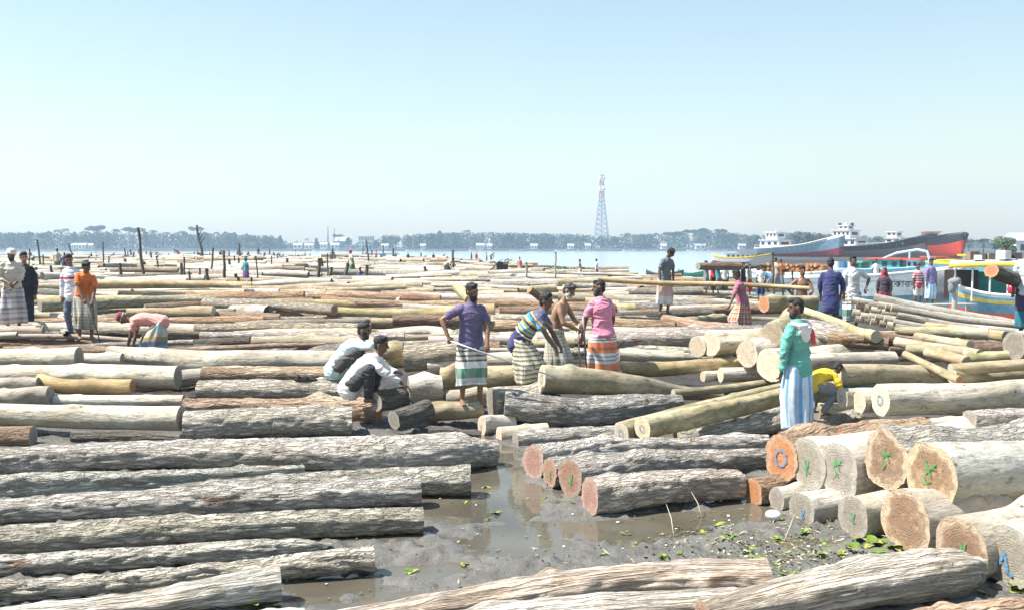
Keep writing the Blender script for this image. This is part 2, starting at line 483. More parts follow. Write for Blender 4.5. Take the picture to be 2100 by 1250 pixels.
# ============================================================ logs
def smooth_path(P, n):
    P = np.asarray(P, float)
    if len(P) == 2:
        t = np.linspace(0, 1, n)[:, None]
        return P[0] * (1 - t) + P[1] * t
    s = np.concatenate([[0], np.cumsum(np.linalg.norm(np.diff(P[:, :3], axis=0), axis=1))])
    out = []
    for u in np.linspace(0, s[-1], n):
        i = min(np.searchsorted(s, u, 'right') - 1, len(P) - 2)
        t = (u - s[i]) / (s[i + 1] - s[i])
        p0 = P[i - 1] if i > 0 else 2 * P[0] - P[1]
        p3 = P[i + 2] if i + 2 < len(P) else 2 * P[-1] - P[-2]
        p1, p2 = P[i], P[i + 1]
        out.append(0.5 * (2 * p1 + (p2 - p0) * t + (2 * p0 - 5 * p1 + 4 * p2 - p3) * t * t + (3 * p1 - p0 - 3 * p2 + p3) * t ** 3))
    return np.array(out)
def log_arrays(P, seed, nc=20, seg=0.25, rough=1.0, lump=0.11, squared=0.0, tilt0=0.0, tilt1=0.0, furrow=0.0):
    """P: rows of x,y,z,r. Returns side verts, quads, uv, end rings."""
    P = np.asarray(P, float)
    L = np.sum(np.linalg.norm(np.diff(P[:, :3], axis=0), axis=1))
    n = max(4, int(L / seg) + 1)
    C = smooth_path(P, n)
    r_ = np.random.default_rng(seed)
    ctr, rad = C[:, :3].copy(), np.maximum(C[:, 3], 0.01)
    sv = np.linspace(0, L, n)
    T_ = np.gradient(ctr, axis=0); T_ /= np.linalg.norm(T_, axis=1)[:, None]
    upv = np.array([0, 0, 1.0]) if abs(T_[0][2]) < 0.85 else np.array([0, 1.0, 0])
    U = np.cross(T_, upv); U /= np.linalg.norm(U, axis=1)[:, None]
    W = np.cross(U, T_)
    wob = np.stack([sv / 1.1, np.full(n, seed * 3.7), np.zeros(n)], 1)
    ctr += U * (vnoise(wob, 1) * rad * 0.30 * rough)[:, None] + W * (vnoise(wob + 50, 2) * rad * 0.16 * rough)[:, None]
    th = -np.pi / 2 + 2 * np.pi * np.arange(nc + 1) / nc
    TH, S = np.meshgrid(th, sv)
    RD = np.repeat(rad[:, None], nc + 1, 1)
    cyl = np.stack([S.ravel() / 0.7, np.cos(TH).ravel() * 1.3 + seed * 5.1, np.sin(TH).ravel() * 1.3], 1)
    d = 1 + lump * rough * fbm(cyl, seed, 3).reshape(TH.shape)
    kn = r_.integers(1, 6)
    for _ in range(kn):
        ks, kt, kw = r_.uniform(0.1, .9) * L, r_.uniform(0, 2.4), r_.uniform(.5, 1.0)
        d += r_.uniform(.1, .3) * rough * np.exp(-((S - ks) / (rad.mean() * kw)) ** 2 - ((np.angle(np.exp(1j * (TH - kt)))) / 0.5) ** 2)
    if furrow > 0:
        v_ = np.stack([S.ravel() * 3.2, np.cos(TH).ravel() * RD.ravel() * 17 + seed, np.sin(TH).ravel() * RD.ravel() * 17], 1)
        v_ = v_ + 0.7 * vnoise(v_ * 0.5, 77)[:, None]
        rg_ = 1 - np.abs(vnoise(v_, 5))
        rg2 = 1 - np.abs(vnoise(v_ * np.array([2.1, 1.9, 1.9]), 8))
        d -= (furrow * (rg_ ** 5 + 0.55 * rg2 ** 6)).reshape(TH.shape) / RD
    if squared > 0:
        sq = 1 / np.maximum(np.abs(np.cos(TH)), np.abs(np.sin(TH)))
        d *= (1 - squared) + squared * np.minimum(sq, 1.22) * 0.9
    d[:, -1] = d[:, 0]
    rr = RD * d
    V = ctr[:, None, :] + rr[..., None] * (np.cos(TH)[..., None] * U[:, None, :] + np.sin(TH)[..., None] * W[:, None, :])
    if tilt0: V[0] += T_[0] * (np.sin(th) * rad[0] * tilt0)[:, None]
    if tilt1: V[-1] += T_[-1] * (np.sin(th) * rad[-1] * tilt1)[:, None]
    e = r_.normal(0, 0.005, (2, nc + 1)) * rad[0]
    e[:, -1] = e[:, 0]
    V[0] += T_[0] * e[0][:, None]; V[-1] += T_[-1] * e[1][:, None]
    uv = np.stack([S, (TH + np.pi / 2) * rad.mean()], -1)
    ii = np.arange(n * (nc + 1)).reshape(n, nc + 1)
    Q = np.stack([ii[:-1, :-1], ii[1:, :-1], ii[1:, 1:], ii[:-1, 1:]], -1).reshape(-1, 4)
    return V, Q, uv.reshape(-1, 2), (T_[0], U[0], W[0]), (T_[-1], U[-1], W[-1])
def end_mesh(ring, t, out, name='cut_end', seed=0):
    """ring: nc+1 points, t: outward direction"""
    ring = ring[:-1]
    nc = len(ring)
    c = ring.mean(0)
    rel = ring - c
    levels = [1.0, 0.72, 0.4, 0.12]
    V, uv = [], []
    ang = 2 * np.pi * np.arange(nc) / nc
    for k, l in enumerate(levels):
        dz = 0 if k == 0 else 0.004 * np.linalg.norm(rel[0]) * (vnoise(np.stack([np.cos(ang) * 1.2 * l + seed, np.sin(ang) * 1.2 * l, np.full(nc, k * 3.3)], 1), 4) * .5 - .3)
        V.append(c + rel * l + t * (np.zeros(nc) + dz)[:, None])
        uv.append(np.stack([np.cos(ang) * l, np.sin(ang) * l], 1))
    V.append(c[None]); uv.append(np.zeros((1, 2)))
    V = np.concatenate(V); uv = np.concatenate(uv)
    Q = []
    for k in range(len(levels) - 1):
        for i in range(nc):
            Q.append((k * nc + i, k * nc + (i + 1) % nc, (k + 1) * nc + (i + 1) % nc, (k + 1) * nc + i))
    b = (len(levels) - 1) * nc
    Tq = [(b + i, b + (i + 1) % nc, len(V) - 1) for i in range(nc)]
    Q, Tq = np.array(Q), np.array(Tq)
    n_ = np.cross(V[Q[0][1]] - V[Q[0][0]], V[Q[0][2]] - V[Q[0][0]])
    if np.dot(n_, t) < 0: Q = Q[:, ::-1]; Tq = Tq[:, ::-1]
    return mesh_np(name, V - out, quads=Q, tris=Tq, uv=uv, smooth=True), c, rel
LOGS = []
ALL_LOG_PATHS = []
def make_log(P, style='smooth', cut='grey', cut1=None, seed=None, label=None, group=None, near=0, color=None, mark=None, mark_end=0, name='log', cat='log', furrow=None, **kw):
    seed = len(LOGS) * 13 + 5 if seed is None else seed
    P = np.asarray(P, float)
    nc, seg = ((48, .035), (32, .07), (20, .16), (12, .45))[3 - near]
    if furrow is None: furrow = {3: .024, 2: .016}.get(near, 0) if style in ('rough', 'brown', 'dark', 'bleached') else 0
    V, Q, uv, f0, f1 = log_arrays(P, seed, nc=nc, seg=seg, furrow=furrow, **kw)
    flat = V.reshape(-1, 3)
    org = flat.mean(0); org[2] = flat[:, 2].min()
    me = mesh_np(name, flat - org, quads=Q, uv=uv, mats=[BARK[style]])
    o = obj(name, me, loc=org)
    rr = random.Random(seed)
    k = rr.uniform(.82, 1.12)
    o.color = color or (k * rr.uniform(.97, 1.04), k, k * rr.uniform(.93, 1.03), 1)
    for e, (fr, sgn) in enumerate(((f0, -1), (f1, 1))):
        em, c, rel = end_mesh(V[0 if e == 0 else -1], fr[0] * sgn, org, seed=seed)
        cm = cut if e == 0 else (cut1 or cut)
        em.materials.append(CUT[cm])
        eo = obj('cut_end', em, parent=o)
        kk = rr.uniform(.85, 1.12)
        eo.color = (kk, kk * rr.uniform(.96, 1.03), kk * rr.uniform(.92, 1.04), 1)
        if mark and e == mark_end:
            t = fr[0] * sgn
            rad = np.linalg.norm(rel, axis=1).mean()
            zv = np.array([0, 0, 1.0]); zv -= t * np.dot(zv, t); zv /= np.linalg.norm(zv)
            hv = np.cross(t, zv)
            cc = c + t * (0.016 * rad + 0.004) - org
            paint(eo, mark, cc, hv * rad, zv * rad, t, rr)
    if label: tag(o, label, cat, group)
    LOGS.append(o)
    ALL_LOG_PATHS.append(P)
    return o
def strokes(parent, mat, name, lines, cc, hv, zv, t, w):
    """painted strokes: flat ribbons lying on a cut face; lines are in units of the face radius"""
    mb = MB()
    n = t * 0.002
    rr = np.linalg.norm(hv)
    for ln in lines:
        pts = [cc + hv * a + zv * b for a, b in ln]
        for i in range(len(pts) - 1):
            d = pts[i + 1] - pts[i]
            s = np.cross(d, t); s = s / (np.linalg.norm(s) + 1e-9) * w * rr
            d = d / (np.linalg.norm(d) + 1e-9) * w * rr * 0.5
            mb.add([pts[i] - s - d + n, pts[i] + s - d + n, pts[i + 1] + s + d + n, pts[i + 1] - s + d + n], [(0, 1, 2, 3), (3, 2, 1, 0)][:1])
            n = n + t * 0.0004
    return mb.build(name, mat, parent)
def jit(ln, rr):
    ox, oy, s = rr.uniform(-.15, .15), rr.uniform(-.1, .15), rr.uniform(.6, .9)
    return [[((a + rr.uniform(-.07, .07)) * s + ox, (b + rr.uniform(-.07, .07)) * s + oy) for a, b in l] for l in ln]
def paint(parent, mark, cc, hv, zv, t, rr):
    kind, colr = mark.split('_')
    if kind == 'ring':
        R0 = rr.uniform(.25, .33)
        ln = [[(R0 * math.cos(a) * rr.uniform(.92, 1.08), R0 * math.sin(a) * rr.uniform(.95, 1.08)) for a in np.linspace(.3, 2 * math.pi + .3, 15)]]
        strokes(parent, PAINT[colr], 'paint_ring', ln, cc, hv, zv, t, .045)
    elif kind == 'cross':
        ln = [[(-.25, .45), (.3, -.05)], [(.22, .5), (-.12, -.1)], [(-.3, .2), (.25, .22)], [(.0, -.25), (.3, -.5)], [(.28, -.22), (.02, -.5)]]
        strokes(parent, PAINT[colr], 'paint_cross', jit(ln, rr), cc, hv, zv, t, .034)
    elif kind == 'tick':
        ln = [[(-.1, .3), (.0, -.15), (.22, .25)], [(-.2, -.35), (.3, -.2)], [(.1, -.1), (.0, -.5)]]
        strokes(parent, PAINT[colr], 'paint_mark', jit(ln, rr), cc, hv, zv, t, .034)
    elif kind == 'letter':
        ln = [[(-.1, -.5), (.05, .1), (.25, -.35), (.5, .15), (.55, -.5)], [(-.25, -.55), (.0, -.45)]]
        strokes(parent, PAINT[colr], 'paint_letter', ln, cc, hv, zv, t, .05)
def solve_depth(x, y, d, lift):
    """depth of a log whose drawn lower edge rests on the bed (plus lift)"""
    Y = 15.0
    for _ in range(25):
        b = float(bed(Y)) + lift
        p = at_z(x, y + d / 2, min(b, CAM_H - .3))
        Y = 0.5 * Y + 0.5 * min(max(p[1], 3), 300)
    return Y
def pxlog(pts, style='smooth', cut='grey', lift=0.0, Y=None, near=1, **kw):
    """a log from the photo pixels of its axis (x, y, diameter); its depth comes from the bed it rests on, or from the pile it lies in"""
    P = []
    for i, (x, y, d) in enumerate(pts):
        if Y is None: yy = solve_depth(x, y, d, lift)
        else: yy = Y[i] if hasattr(Y, '__len__') else Y
        c = at_y(x, y, yy)
        P.append((*c, 0.5 * d / ppm(yy)))
    return make_log(P, style, cut, near=near, **kw)

# ============================================================ logs laid out one by one
G_LF = 'rough logs lying in the wet mud'
# --- front left: rough barked logs in the mud
pxlog([(-120, 955, 60), (300, 936, 62), (850, 928, 80), (1016, 926, 54)], 'rough', 'grey', near=3, label='very long rough grey log reaching the open water channel, behind the other muddy logs', group=G_LF)
pxlog([(-120, 1004, 52), (300, 985, 50), (622, 966, 34)], 'rough', 'rust', near=3, squared=.8, color=(.95, 1, .98, 1), label='flat sided grey log wedged between two long rough logs', group=G_LF)
pxlog([(330, 1012, 34), (700, 990, 54), (966, 982, 66)], 'rough', 'grey', near=3, label='rough grey log whose round end juts over the water beside a red stripped log', group=G_LF)
pxlog([(-120, 1056, 56), (300, 1034, 62), (861, 1004, 62)], 'rough', 'rust', near=3, label='long rough log with red stripped patches near its end', group=G_LF)
pxlog([(-120, 1118, 68), (400, 1083, 66), (868, 1064, 56)], 'rough', 'rust', near=3, label='long straight furrowed grey log with a clean round end above the puddle', group=G_LF)
pxlog([(-120, 1168, 52), (400, 1134, 45), (600, 1122, 40), (666, 1122, 24)], 'rough', 'rust', near=3, tilt1=1.2, label='thin furrowed log ending in a slanting axe cut', group=G_LF)
pxlog([(-120, 1224, 46), (400, 1182, 50), (766, 1146, 58)], 'rough', 'grey', near=3, label='furrowed log with brown flecks pointing across the mud past the pale cut log', group=G_LF)
pxlog([(-120, 1282, 50), (250, 1240, 58), (576, 1198, 76)], 'bleached', 'grey', near=3, furrow=.012, color=(.95, .97, .97, 1), label='pale log with a dark sawn round end next to green sprouts', group=G_LF)
pxlog([(300, 1290, 50), (625, 1268, 44)], 'smooth', 'grey', near=3, label='pale log end barely showing at the bottom edge below the sawn log')
# --- front right
pxlog([(640, 1290, 66), (1150, 1212, 80), (1450, 1186, 84), (1572, 1186, 84)], 'bleached', 'rust', near=3, lump=.2, furrow=.016, color=(1.0, .92, .86, 1), label='pale pinkish log with a rotten hollow broken end')
pxlog([(820, 1312, 90), (1200, 1262, 84), (1508, 1232, 72)], 'bleached', 'cream', near=3, furrow=.012, color=(1.05, 1.04, 1.02, 1), label='whitish smooth log lying against the rotten pinkish log')
pxlog([(1440, 1268, 78), (1750, 1208, 106), (1925, 1176, 104), (1992, 1172, 66)], 'bleached', 'rust', near=3, lump=.22, furrow=.02, tilt1=.5, color=(1.0, .97, .93, 1), label='thick bleached log with long grain cracks below the painted log ends')
pxlog([(1660, 1310, 70), (2180, 1252, 76)], 'brown', 'grey', near=3, color=(1.3, 1.3, 1.3, 1), label='greyish brown log across the bottom corner below the stacked ends')

# --- stack on the right, sawn ends turned to the water
def stack(px, py, d, Y, label, cut, mark=None, yaw=24, L=3.2, style='smooth', slope=0, **kw):
    c = at_y(px, py, Y)
    r_ = 0.5 * d / ppm(Y)
    dr = np.array([math.cos(R(yaw)), math.sin(R(yaw)), slope])
    P = [(*c, r_), (*(c + dr * L * .5), r_ * .98), (*(c + dr * L), r_ * .93)]
    kw.setdefault('lump', .15); kw.setdefault('squared', random.choice([0, 0, .2]))
    return make_log(P, style, cut, near=3, mark=mark, label=label, **kw)
stack(1541, 1006, 66, 10.0, 'small log with an orange streaked wedge shaped end at the water', 'orange', L=2.0, style='brown')
stack(1588, 1024, 50, 9.75, 'small pale stub squeezed between painted log ends above a white stone', 'grey', L=2.0)
stack(1640, 1044, 78, 9.3, 'low log with a blue blot on its greyish end', 'grey', 'tick_blue', L=2.0)
stack(1752, 1062, 92, 8.75, 'low grey log end with small green marks half in shadow', 'grey', 'tick_green', L=2.6)
stack(1848, 1075, 132, 8.32, 'low log with dark heartwood inside a broad pale ring', 'brown', None, L=3)
stack(1958, 1117, 134, 7.78, 'low log with brown end marked green beside the one with a blue letter', 'brown', 'tick_green', L=3)
stack(2066, 1142, 136, 7.48, 'log end with a blue painted letter at the end of the low row', 'grey', 'letter_blue', L=3)
stack(1600, 936, 100, 10.1, 'upper log with orange end and a blue ring', 'orange', 'ring_blue', L=2.2, style='brown', yaw=30)
stack(1660, 948, 108, 9.75, 'upper grey log end with a faint green mark beside the orange one', 'grey', 'tick_green', L=2.6)
stack(1719, 962, 116, 9.4, 'upper grey oval log end with a green cross', 'grey', 'cross_green', L=2.8)
stack(1818, 948, 128, 8.95, 'upper brown log end with a bold green cross', 'brown', 'cross_green', L=3.2, style='rough')
stack(1916, 986, 132, 8.4, 'thick upper log with smooth grey bark and faint green cross', 'brown', 'cross_green', L=3.2, color=(.86, .9, .92, 1))
# --- right, behind that stack
stack(1990, 862, 56, 10.6, 'grey log with a tilted square end on top of the rough barked ones', 'grey', L=2.4, style='rough', squared=.7, yaw=10)
pxlog([(1790, 925, 40), (1900, 905, 46), (2130, 890, 50)], 'rough', 'brown', near=2, Y=[11.0, 11.1, 11.3], label='rough brown log lying along the back of the painted stack')
pxlog([(1812, 880, 30), (1965, 868, 36), (2130, 850, 36)], 'smooth', 'cream', near=2, Y=[11.9, 12.0, 12.1], label='thin pale log under the thick smooth one with a blue ring')
stack(1806, 820, 66, 12.2, 'thick smooth pale log with a blue ring on its cream end, behind the painted stack', 'cream', 'ring_blue', L=4.2, yaw=14, color=(.95, .95, .9, 1))
stack(1762, 823, 46, 12.5, 'short cream log end between two ringed ends', 'cream', L=2, yaw=14)
stack(1728, 817, 42, 12.7, 'small squarish cream log end with a blue ring by the yellow shirt', 'cream', 'ring_blue', L=2, yaw=14, squared=.5)
pxlog([(1722, 768, 46), (1840, 770, 44), (1965, 783, 34)], 'yellow', 'cream', near=2, Y=[13.3, 13.4, 13.5], squared=.6, color=(.85, .85, .9, 1), label='olive brown log with a squared cream end')
pxlog([(1640, 742, 30), (1740, 738, 32), (1834, 735, 30)], 'smooth', 'cream', near=2, Y=[13.9, 14.1, 14.2], label='pale spotted log lying on the olive brown squared one')
pxlog([(1857, 725, 16), (1912, 752, 17), (1969, 779, 19)], 'yellow', 'orange', near=2, Y=[13.9, 13.3, 12.7], label='thin yellow pole slanting down with an orange tip')
pxlog([(1950, 772, 27), (2020, 773, 26), (2130, 762, 24)], 'yellow', 'cream', near=2, Y=[13.2, 13.4, 13.6], label='slim olive log running from the orange pole tip')
pxlog([(1630, 668, 44), (1700, 682, 46), (1763, 701, 42)], 'rough', 'orange', near=2, Y=[17.0, 16.4, 15.9], label='rough barked log with a round orange brown end')
pxlog([(1700, 692, 36), (1823, 706, 32)], 'brown', 'orange', near=2, Y=[15.9, 15.5], label='log with a split red end beside the round orange brown one')
pxlog([(1648, 637, 15), (1715, 660, 18), (1760, 680, 22), (1800, 688, 26)], 'yellow', 'cream', near=2, Y=[17.3, 16.5, 15.9, 15.4], color=(1.15, 1.12, 1.0, 1), label='bent pale yellow pole climbing over the rough logs')
pxlog([(1770, 690, 30), (1900, 705, 27)], 'brown', 'rust', near=2, Y=[15.6, 15.4], label='brown log with a rusty end next to the bent yellow pole')
YL = 'yellow barked logs heaped behind the olive log'
for a, b in (((1835, 678, 17), (2026, 684, 27)), ((1880, 690, 18), (1990, 708, 24)), ((1840, 700, 20), (2008, 728, 25)), ((1905, 722, 26), (1985, 742, 24)),
             ((1860, 716, 22), (1985, 722, 28)), ((1980, 735, 26), (2066, 728, 24)), ((1900, 668, 18), (2060, 690, 22)), ((1950, 756, 26), (2100, 748, 24))):
    pxlog([a, b], 'yellow', 'cream', near=2, Y=[15.2 + (700 - a[1]) * .035, 14.9 + (700 - b[1]) * .035], cut1=random.choice(['grey', 'orange', 'cream']), color=(random.uniform(.9, 1.15), random.uniform(.92, 1.1), random.uniform(.85, 1.1), 1), label='yellow mossy log heaped with others behind the orange tipped pole', group=YL)
stack(2076, 707, 60, 14.3, 'thick log with a round weathered grey end by the yellow heap', 'grey', L=3, yaw=20)
# --- bundle of thin poles with pale round ends
G_PO = 'thin poles stacked with their ends in view'
for k in range(24):
    row = k % 4; col = k // 4
    x0 = 1746 + col * 17 + (row % 2) * 8 + random.uniform(-4, 4)
    y0 = 616 + row * 12 + col * 3.5 + random.uniform(-2, 2)
    pxlog([(x0, y0, 15), (x0 + 150, y0 + 25, 14), (x0 + 330, y0 + 46 + random.uniform(-4, 4), 12)], 'smooth', random.choice(['cream', 'cream', 'rust', 'grey']), Y=[22.6 - row * .05 - col * .26, 22.2 - row * .05 - col * .26, 21.6 - row * .05 - col * .24],
          near=1, color=random.choice([(.8, .82, .84, 1), (.55, .55, .56, 1), (.9, .88, .82, 1)]), label='thin grey pole in the bundle with pale round ends', group=G_PO, name='pole', cat='pole')
pxlog([(1792, 612, 24), (1910, 634, 20), (2090, 664, 18)], 'smooth', 'grey', Y=[22.4, 22.0, 21.4], near=2, color=(.72, .74, .76, 1), label='thick grey pole lying on top of the pole bundle', name='pole', cat='pole')

# --- middle: logs the crew works on
stack_y = 14.4
pxlog([(1109, 774, 58), (1230, 781, 52), (1330, 792, 40), (1400, 803, 28), (1478, 812, 20)], 'yellow', 'cream', Y=[14.2, 14.4, 14.7, 15.0, 15.3], near=3, mark='ring_blue', color=(.85, .88, .98, 1), label='tapering log with a big cream end and a blue ring, being rolled by the crew')
pxlog([(1034, 834, 62), (1180, 843, 66), (1300, 836, 58), (1398, 826, 34)], 'rough', 'grey', Y=[13.9, 13.95, 14.1, 14.2], near=3, color=(.72, .74, .78, 1), label='dark furrowed log under the tapering ringed log')
pxlog([(1012, 828, 70), (1130, 818, 62)], 'rough', 'grey', Y=[14.15, 14.5], near=3, label='log with a tall oval grey end at the edge of the water channel')
pxlog([(1274, 888, 44), (1400, 850, 38), (1600, 796, 28)], 'yellow', 'cream', Y=[12.5, 13.2, 14.6], near=3, mark='ring_blue', squared=.4, label='slanting yellow mossy log with squared blue ringed end, the slimmer of the pair')
pxlog([(1320, 880, 50), (1450, 850, 42), (1602, 812, 36)], 'yellow', 'cream', Y=[12.3, 12.9, 13.9], near=3, mark='ring_blue', squared=.3, label='slanting yellow mossy log with ragged blue ringed end, the thicker of the pair')
pxlog([(1380, 806, 18), (1480, 797, 18), (1592, 782, 17)], 'yellow', 'cream', Y=[14.6, 14.9, 15.2], near=2, label='thin yellow pole above the pair of mossy logs')
pxlog([(1268, 757, 30), (1370, 757, 30), (1518, 741, 24)], 'yellow', 'cream', Y=[16.0, 16.1, 16.3], near=2, color=(1, .95, .8, 1), label='long ochre log lying behind the ringed log of the crew')
G_RU = 'rust ended logs at the water channel'
pxlog([(1091, 944, 72), (1280, 922, 50), (1572, 906, 38)], 'rough', 'rust', near=3, label='dark furrowed long log with a rusty pink end at the channel, hindmost of its row')
pxlog([(1128, 968, 64), (1400, 942, 46)], 'rough', 'rust', near=3, mark='tick_green', label='log end with a green smear between two rusty pink ends')
pxlog([(1171, 976, 82), (1380, 950, 58), (1575, 938, 44)], 'rough', 'rust', near=3, mark='tick_green', label='log with a tall pointed pink end and green smear')
pxlog([(1211, 1012, 86), (1370, 1000, 74), (1512, 990, 62)], 'rough', 'rust', near=3, squared=.5, color=(1.02, .95, .92, 1), label='squared rusty grey log lying in front of its row in the water')
pxlog([(1058, 906, 44), (1160, 898, 42), (1275, 888, 36)], 'rough', 'grey', near=2, Y=[12.9, 13.1, 13.3], label='small rough log below the dark furrowed one')
pxlog([(1022, 892, 42), (1120, 886, 38)], 'smooth', 'cream', near=2, Y=[13.3, 13.5], label='short pale log end poking out under the oval grey end')
pxlog([(987, 874, 42), (1050, 868, 40)], 'smooth', 'cream', near=2, Y=[13.7, 13.9], mark='tick_blue', label='short log with a blue mark beside the channel')
pxlog([(876, 846, 38), (930, 843, 38), (992, 838, 37)], 'yellow', 'grey', near=2, Y=[14.0, 14.0, 14.0], mark='ring_blue', label='short yellow log under the bare feet of the man with a long rod')
pxlog([(914, 818, 36), (1000, 812, 36)], 'smooth', 'cream', near=2, Y=[14.6, 14.7], mark='ring_blue', label='pale log with a blue ring behind the short yellow log')
pxlog([(904, 774, 50), (1000, 772, 48), (1092, 768, 44)], 'yellow', 'cream', near=2, Y=[15.2, 15.2, 15.3], mark='ring_blue', color=(1.05, 1.02, .98, 1), label='thick ochre log passing behind the knees of the man with a long rod')
pxlog([(876, 752, 36), (990, 742, 36), (1092, 736, 34)], 'smooth', 'cream', near=2, Y=[15.7, 15.8, 15.8], label='pale log behind the thick ochre one')
pxlog([(830, 730, 60), (900, 728, 58), (975, 730, 54)], 'rough', 'cream', near=2, Y=[15.8, 15.8, 15.9], color=(.95, .9, .8, 1), label='thick rough log with a narrow cream rim end in front of the squatting men')
pxlog([(798, 730, 50), (828, 729, 50)], 'yellow', 'cream', near=2, Y=[16.2, 16.2], label='yellow stub beside the cream rimmed log')
pxlog([(770, 822, 44), (826, 812, 48)], 'dark', 'grey', near=2, Y=[13.7, 14.0], cut1='grey', label='dark wet stub with a weathered end below the reaching hand')
pxlog([(838, 800, 52), (905, 796, 50)], 'smooth', 'grey', near=2, Y=[14.6, 14.7], label='pale stub with a dark underside beside the reaching hand')
pxlog([(808, 864, 42), (880, 842, 44)], 'dark', 'grey', near=2, Y=[13.3, 13.7], label='black wet stub leaning at the water by the short yellow log')
# --- middle left
pxlog([(378, 872, 66), (550, 866, 66), (722, 862, 62)], 'rough', 'grey', near=3, label='thick bleached furrowed log ending beside an orange stripped one')
pxlog([(380, 830, 40), (600, 838, 46), (778, 848, 62)], 'brown', 'orange', near=3, Y=[14.55, 14.45, 14.3], label='brown log with a bright orange stripped end under the squatting man in white')
pxlog([(408, 796, 38), (560, 797, 42), (722, 798, 44)], 'rough', 'grey', near=2, Y=[15.2, 15.1, 15.0], label='grey log carrying a pair of dark sandals')
pxlog([(415, 766, 32), (700, 768, 36)], 'brown', 'grey', near=2, Y=[16.0, 15.9], color=(1.25, 1.3, 1.3, 1), label='brownish log behind the one with the sandals')
pxlog([(225, 720, 26), (330, 733, 44), (430, 742, 50), (700, 742, 46)], 'smooth', 'cream', near=2, Y=[17.9, 17.3, 17.0, 16.8], label='long pale log swelling from a thin end beside the bending man')
pxlog([(-40, 848, 46), (372, 854, 52)], 'smooth', 'grey', near=3, lift=.12, label='long pale log casting a dark shadow on the water')
pxlog([(-60, 894, 46), (70, 892, 47)], 'brown', 'grey', near=2, label='brown log end lowest of three short ends in the shade')
pxlog([(60, 888, 36), (104, 888, 36)], 'yellow', 'orange', near=2, Y=[14.2, 14.2], label='short ochre log end between two others in the shade')
pxlog([(90, 886, 27), (147, 887, 27)], 'rough', 'grey', near=2, Y=[14.5, 14.5], label='thin white grey log end next to the ochre one')
pxlog([(-60, 768, 42), (366, 772, 48)], 'smooth', 'grey', near=2, Y=[15.7, 15.6], color=(1.1, 1.1, 1.05, 1), label='long whitish log with a dark sawn end over a bent ochre log')
pxlog([(82, 778, 28), (140, 792, 32), (272, 793, 31)], 'yellow', 'orange', near=2, Y=[15.4, 15.25, 15.2], color=(1.05, .9, .7, 1), label='bent ochre log lying under the long whitish one')
pxlog([(-60, 789, 27), (80, 786, 25)], 'smooth', 'grey', near=2, Y=[15.2, 15.2], label='short pale log meeting the bent ochre log')
pxlog([(-60, 818, 35), (104, 812, 40)], 'smooth', 'grey', near=2, Y=[14.85, 14.85], label='pale log with a large round blue grey end')
pxlog([(112, 821, 23), (376, 821, 24)], 'smooth', 'grey', near=2, Y=[14.95, 14.95], color=(1.15, 1.15, 1.12, 1), label='thin white log behind the long pale one')
pxlog([(-60, 736, 38), (164, 731, 43)], 'smooth', 'grey', near=2, Y=[16.6, 16.5], color=(1.15, 1.12, 1, 1), label='creamy log with a big dark oval end')
pxlog([(120, 738, 26), (251, 738, 27)], 'smooth', 'grey', near=2, Y=[16.8, 16.8], label='short spotted log past the creamy one with the dark end')
pxlog([(270, 790, 40), (420, 772, 34)], 'smooth', 'grey', near=2, Y=[16.3, 16.5], label='pale log with an upturned dark stub at its end')
pxlog([(-60, 709, 26), (192, 706, 25)], 'brown', 'orange', near=2, label='brown log with an orange flecked end below the man in orange')
pxlog([(-60, 684, 24), (84, 685, 25)], 'brown', 'grey', near=2, color=(1.4, 1.4, 1.4, 1), label='broken ended log at the feet of the man in a shawl')
pxlog([(195, 707, 19), (442, 711, 23)], 'smooth', 'grey', near=2, label='pale log lying between the orange shirted man and the bending man')
pxlog([(460, 709, 22), (700, 712, 22)], 'smooth', 'rust', near=2, label='thin pale log beyond the long swelling one')
pxlog([(380, 683, 32), (430, 684, 34)], 'brown', 'rust', near=2, label='reddish square cut log end beside a thick grey log')
pxlog([(424, 684, 40), (720, 684, 38)], 'smooth', 'grey', near=2, color=(.95, .96, .95, 1), label='thick grey log starting at the reddish square cut end')
pxlog([(572, 652, 36), (740, 654, 40), (760, 655, 40)], 'brown', 'orange', near=2, squared=.6, color=(1.35, 1.25, 1.15, 1), label='squared log with red sawn faces behind the squatting men')
pxlog([(775, 690, 30), (880, 683, 30), (930, 690, 28)], 'smooth', 'grey', near=2, label='slightly arched pale log behind the squatting men')
# --- middle right
pxlog([(1300, 692, 24), (1405, 698, 25)], 'smooth', 'cream', near=2, label='pale log with a white round end beside the striped skirt')
pxlog([(1270, 727, 28), (1400, 733, 28)], 'smooth', 'rust', near=2, Y=[17.2, 17.2], label='grey log behind the orange striped skirt')
stack(1426, 712, 42, 16.6, 'cream end the smaller of two close beside each other', 'cream', L=2.4, yaw=40)
stack(1462, 706, 54, 16.3, 'very thick cream log end on the pile, the larger of two side by side', 'cream', L=3, yaw=28, color=(1.15, 1.12, 1.0, 1))
stack(1531, 722, 58, 15.7, 'tall oval cream log end with a dark bark rim', 'cream', L=2.6, yaw=34, color=(1.1, 1.08, 1, 1))
stack(1577, 746, 70, 15.0, 'big round white log end beside the green hooded jacket', 'cream', L=2.6, yaw=34, color=(1.1, 1.08, 1, 1))
stack(1440, 770, 22, 16.0, 'small white log end above the wet gap', 'cream', L=1.6, yaw=20)
stack(1478, 771, 30, 15.8, 'small pale log with oval end above the wet gap', 'cream', L=2, yaw=12)
stack(1566, 624, 34, 20.4, 'log with a round brown end behind the green hooded jacket', 'orange', L=1.3, yaw=25, style='yellow')
pxlog([(1585, 690, 52), (1640, 650, 44)], 'yellow', 'cream', near=2, Y=[15.8, 18.2], label='thick yellowish log lying end on behind the man in a green hooded jacket')
